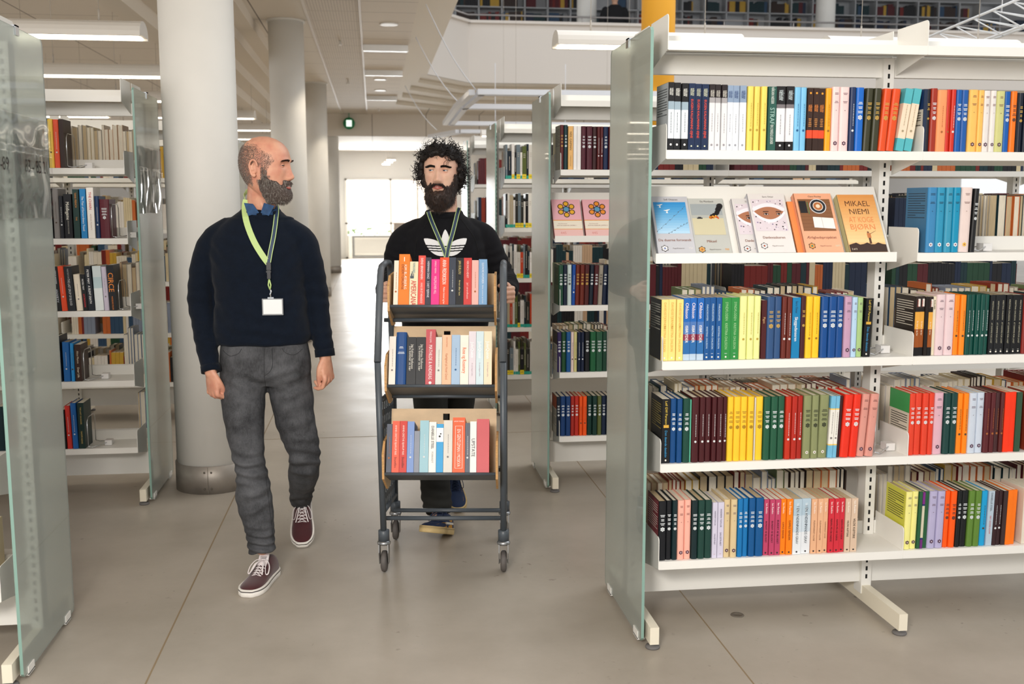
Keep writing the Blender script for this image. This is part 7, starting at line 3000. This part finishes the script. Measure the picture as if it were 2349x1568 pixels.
for pth in ([(.268, 1.478), (.235, 1.43), (.205, 1.38), (.195, 1.33), (.19, 1.29)], [(.418, 1.478), (.452, 1.43), (.483, 1.38), (.497, 1.33), (.50, 1.29)]):
    q = catmull([tuple(p) + (0,) for p in pth], 8)
    out = []
    for x, z, _ in q:
        h = bvB.ray_cast(Vector((x, 4.0, z)), Vector((0, 1, 0)))
        if h[0] is not None:
            out.append((x, h[0].y - .0005, z))
    b.tube(out, .0016, 5)
b.build('raglan_seam', mat('seam_black', '0a0a0c', .9), swB)
# three-leaf emblem with stripes on the chest
b = MB()
cx, cz = .3395, 1.352


def leaf(px, pz, ang, L_, wd, oz):
    u = px * cos(ang) + (pz - oz) * sin(ang)
    v = -px * sin(ang) + (pz - oz) * cos(ang)
    if u < 0 or u > L_:
        return False
    f = u / L_
    return abs(v) < wd * (sin(pi * min(1, f ** .85)) ** .75)


cell = .0013
N = int(.11 / cell)
for i in range(-N, N):
    for j in range(-48, 64):
        px, pz = (i + .5) * cell, (j + .5) * cell
        inn = leaf(px, pz, pi / 2, .118, .0215, -.043)
        lf = leaf(px, pz, pi - radians(37), .128, .030, -.046) and px < -.0195 * (1 if pz > -.01 else .15)
        rt = leaf(px, pz, radians(37), .128, .030, -.046) and px > .0195 * (1 if pz > -.01 else .15)
        if not (inn or lf or rt):
            continue
        if inn and pz > -.01 and abs(abs(px) - .021) < .0012:
            continue
        st_ = pz - abs(px) * .06
        if any(abs(st_ - q_) < .0027 for q_ in (-.006, -.0175, -.029)) and abs(px) > .0:
            continue
        x0, z0 = cx + px, cz + pz
        h = bvB.ray_cast(Vector((x0, 4.2, z0)), Vector((0, 1, 0)))
        if h[0] is None:
            continue
        y = h[0].y - .0012
        sl_x = -h[1].x / h[1].y; sl_z = -h[1].z / h[1].y
        hc = cell / 2
        b.quad([(x0 - hc, y - hc * sl_x - hc * sl_z, z0 - hc), (x0 + hc, y + hc * sl_x - hc * sl_z, z0 - hc), (x0 + hc, y + hc * sl_x + hc * sl_z, z0 + hc), (x0 - hc, y - hc * sl_x + hc * sl_z, z0 + hc)])
b.build('chest_emblem', mat('print_white', 'eeeef0', .6), swB)
t = thing('lanyard', 'navy lanyard with green edges over the black sweatshirt', 'lanyard', (0, 0, 0))
b = MB(); ribbon(b, bvB, [(.262, 1.512), (.278, 1.461), (.306, 1.389), (.333, 1.321), (.340, 1.292)], .020, .006, m=0, edge=1, yfb=5.06)
b.build('strap', [LNAV, LIME], t)
b = MB(); r3 = ribbon(b, bvB, [(.408, 1.530), (.398, 1.491), (.377, 1.420), (.353, 1.345), (.342, 1.292)], .020, .008, m=0, edge=1, yfb=5.06)
b.build('strap', [LNAV, LIME], t)
b = MB(); yb2 = r3[-1][1] - .008; b.box(.332, .350, yb2 - .004, yb2 + .004, 1.235, 1.292); b.build('buckle', BLK, t)
PANT = mat('dark_olive_cotton', '1f1f1b', .9, noise_amt=.1)
mb = MB()
torso(mb, [(.34, 5.15, .78, .11, .09), (.34, 5.15, .84, .19, .135), (.34, 5.15, .92, .20, .14), (.34, 5.15, .98, .195, .135)])
limb(mb, [(.262, 5.13, .84, .098), (.262, 5.08, .66, .088), (.262, 4.98, .46, .076), (.266, 4.90, .30, .074), (.276, 4.825, .16, .068), (.279, 4.795, .108, .060)], caps=False)
limb(mb, [(.420, 5.15, .84, .098), (.410, 5.14, .66, .088), (.392, 5.15, .44, .072), (.378, 5.22, .30, .062), (.376, 5.30, .19, .055)], caps=False)
dP = fabric_disp(1.3, .008, (8, 8, 8), [((.27, 4.82, .15), (.2, 0, 1), .04, .07, .008)])
fuse(mb, 'trousers', .007, [PANT], B, 4, disp=dP)
NSH = mat('suede_navy', '1d2f52', .8, noise_amt=.12)
OCH = mat('suede_ochre', 'c08a30', .8)
GUM = mat('gum_sole', 'cdb27c', .6, noise_amt=.1, noise_scale=30)
M3 = Matrix.Translation((.288, 4.715, .004)) @ Matrix.Rotation(radians(-24), 4, 'Z') @ Matrix.Translation((0, .07, 0)) @ Matrix.Rotation(radians(-19), 4, 'X') @ Matrix.Translation((0, -.07, 0))
shoe(B, M3, NSH, GUM, mat('lace_navy', '1b2a48', .8), accent=[OCH, mat('stripe_pale', 'd8d4c8', .6)], line='b8a070')
M4 = Matrix.Translation((.380, 5.318, .095)) @ Matrix.Rotation(radians(6), 4, 'Z') @ Matrix.Rotation(radians(27), 4, 'X')
shoe(B, M4, NSH, GUM, mat('lace_navy', '1b2a48', .8), accent=[OCH, mat('stripe_pale', 'd8d4c8', .6)], line='b8a070')

# ================= the person upstairs
Cc = thing('person', 'person in a black coat seen from behind on the upper floor', 'person', (4.815, 21.0, 3.92))
mb = MB()
limb(mb, [(-.10, 0, .08, .06), (-.10, 0, .5, .08), (-.09, 0, .9, .10)])
limb(mb, [(.10, 0, .08, .06), (.10, 0, .5, .08), (.09, 0, .9, .10)])
torso(mb, [(0, 0, .8, .15, .1), (0, 0, .95, .19, .13), (0, 0, 1.2, .19, .13), (0, 0, 1.4, .20, .12), (0, 0, 1.5, .10, .08), (0, 0, 1.55, .06, .06)])
limb(mb, [(-.19, 0, 1.44, .06), (-.26, -.02, 1.2, .05), (-.22, -.16, 1.05, .04), (-.2, -.2, 1.03, .035)])
limb(mb, [(.19, 0, 1.44, .06), (.26, 0, 1.2, .05), (.25, .02, .95, .04), (.25, .02, .86, .035)])
limb(mb, [(0, 0, 1.45, .055), (0, 0, 1.6, .05)])
mb.ball((0, .01, 1.68), (.075, .095, .115), 16, 12)
fuse(mb, 'body', .016, [mat('skin_far', 'c59a80', .6)], Cc, 3)
mb = MB()
torso(mb, [(0, 0, .6, .20, .15), (0, 0, .8, .205, .15), (0, 0, 1.0, .205, .145), (0, 0, 1.2, .205, .14), (0, 0, 1.38, .215, .135), (0, 0, 1.47, .17, .11), (0, 0, 1.54, .09, .08)])
limb(mb, [(-.19, 0, 1.43, .075), (-.27, -.02, 1.2, .065), (-.23, -.14, 1.07, .05)])
limb(mb, [(.19, 0, 1.43, .075), (.27, 0, 1.2, .065), (.255, .02, .93, .05)])
fuse(mb, 'coat', .014, [mat('coat_black', '101115', .9)], Cc, 4)
mb = MB(); mb.ball((0, .018, 1.70), (.084, .10, .11), 16, 12)
fuse(mb, 'hair', .012, [mat('hair_brown_far', '3a2a22', .8)], Cc, 2)
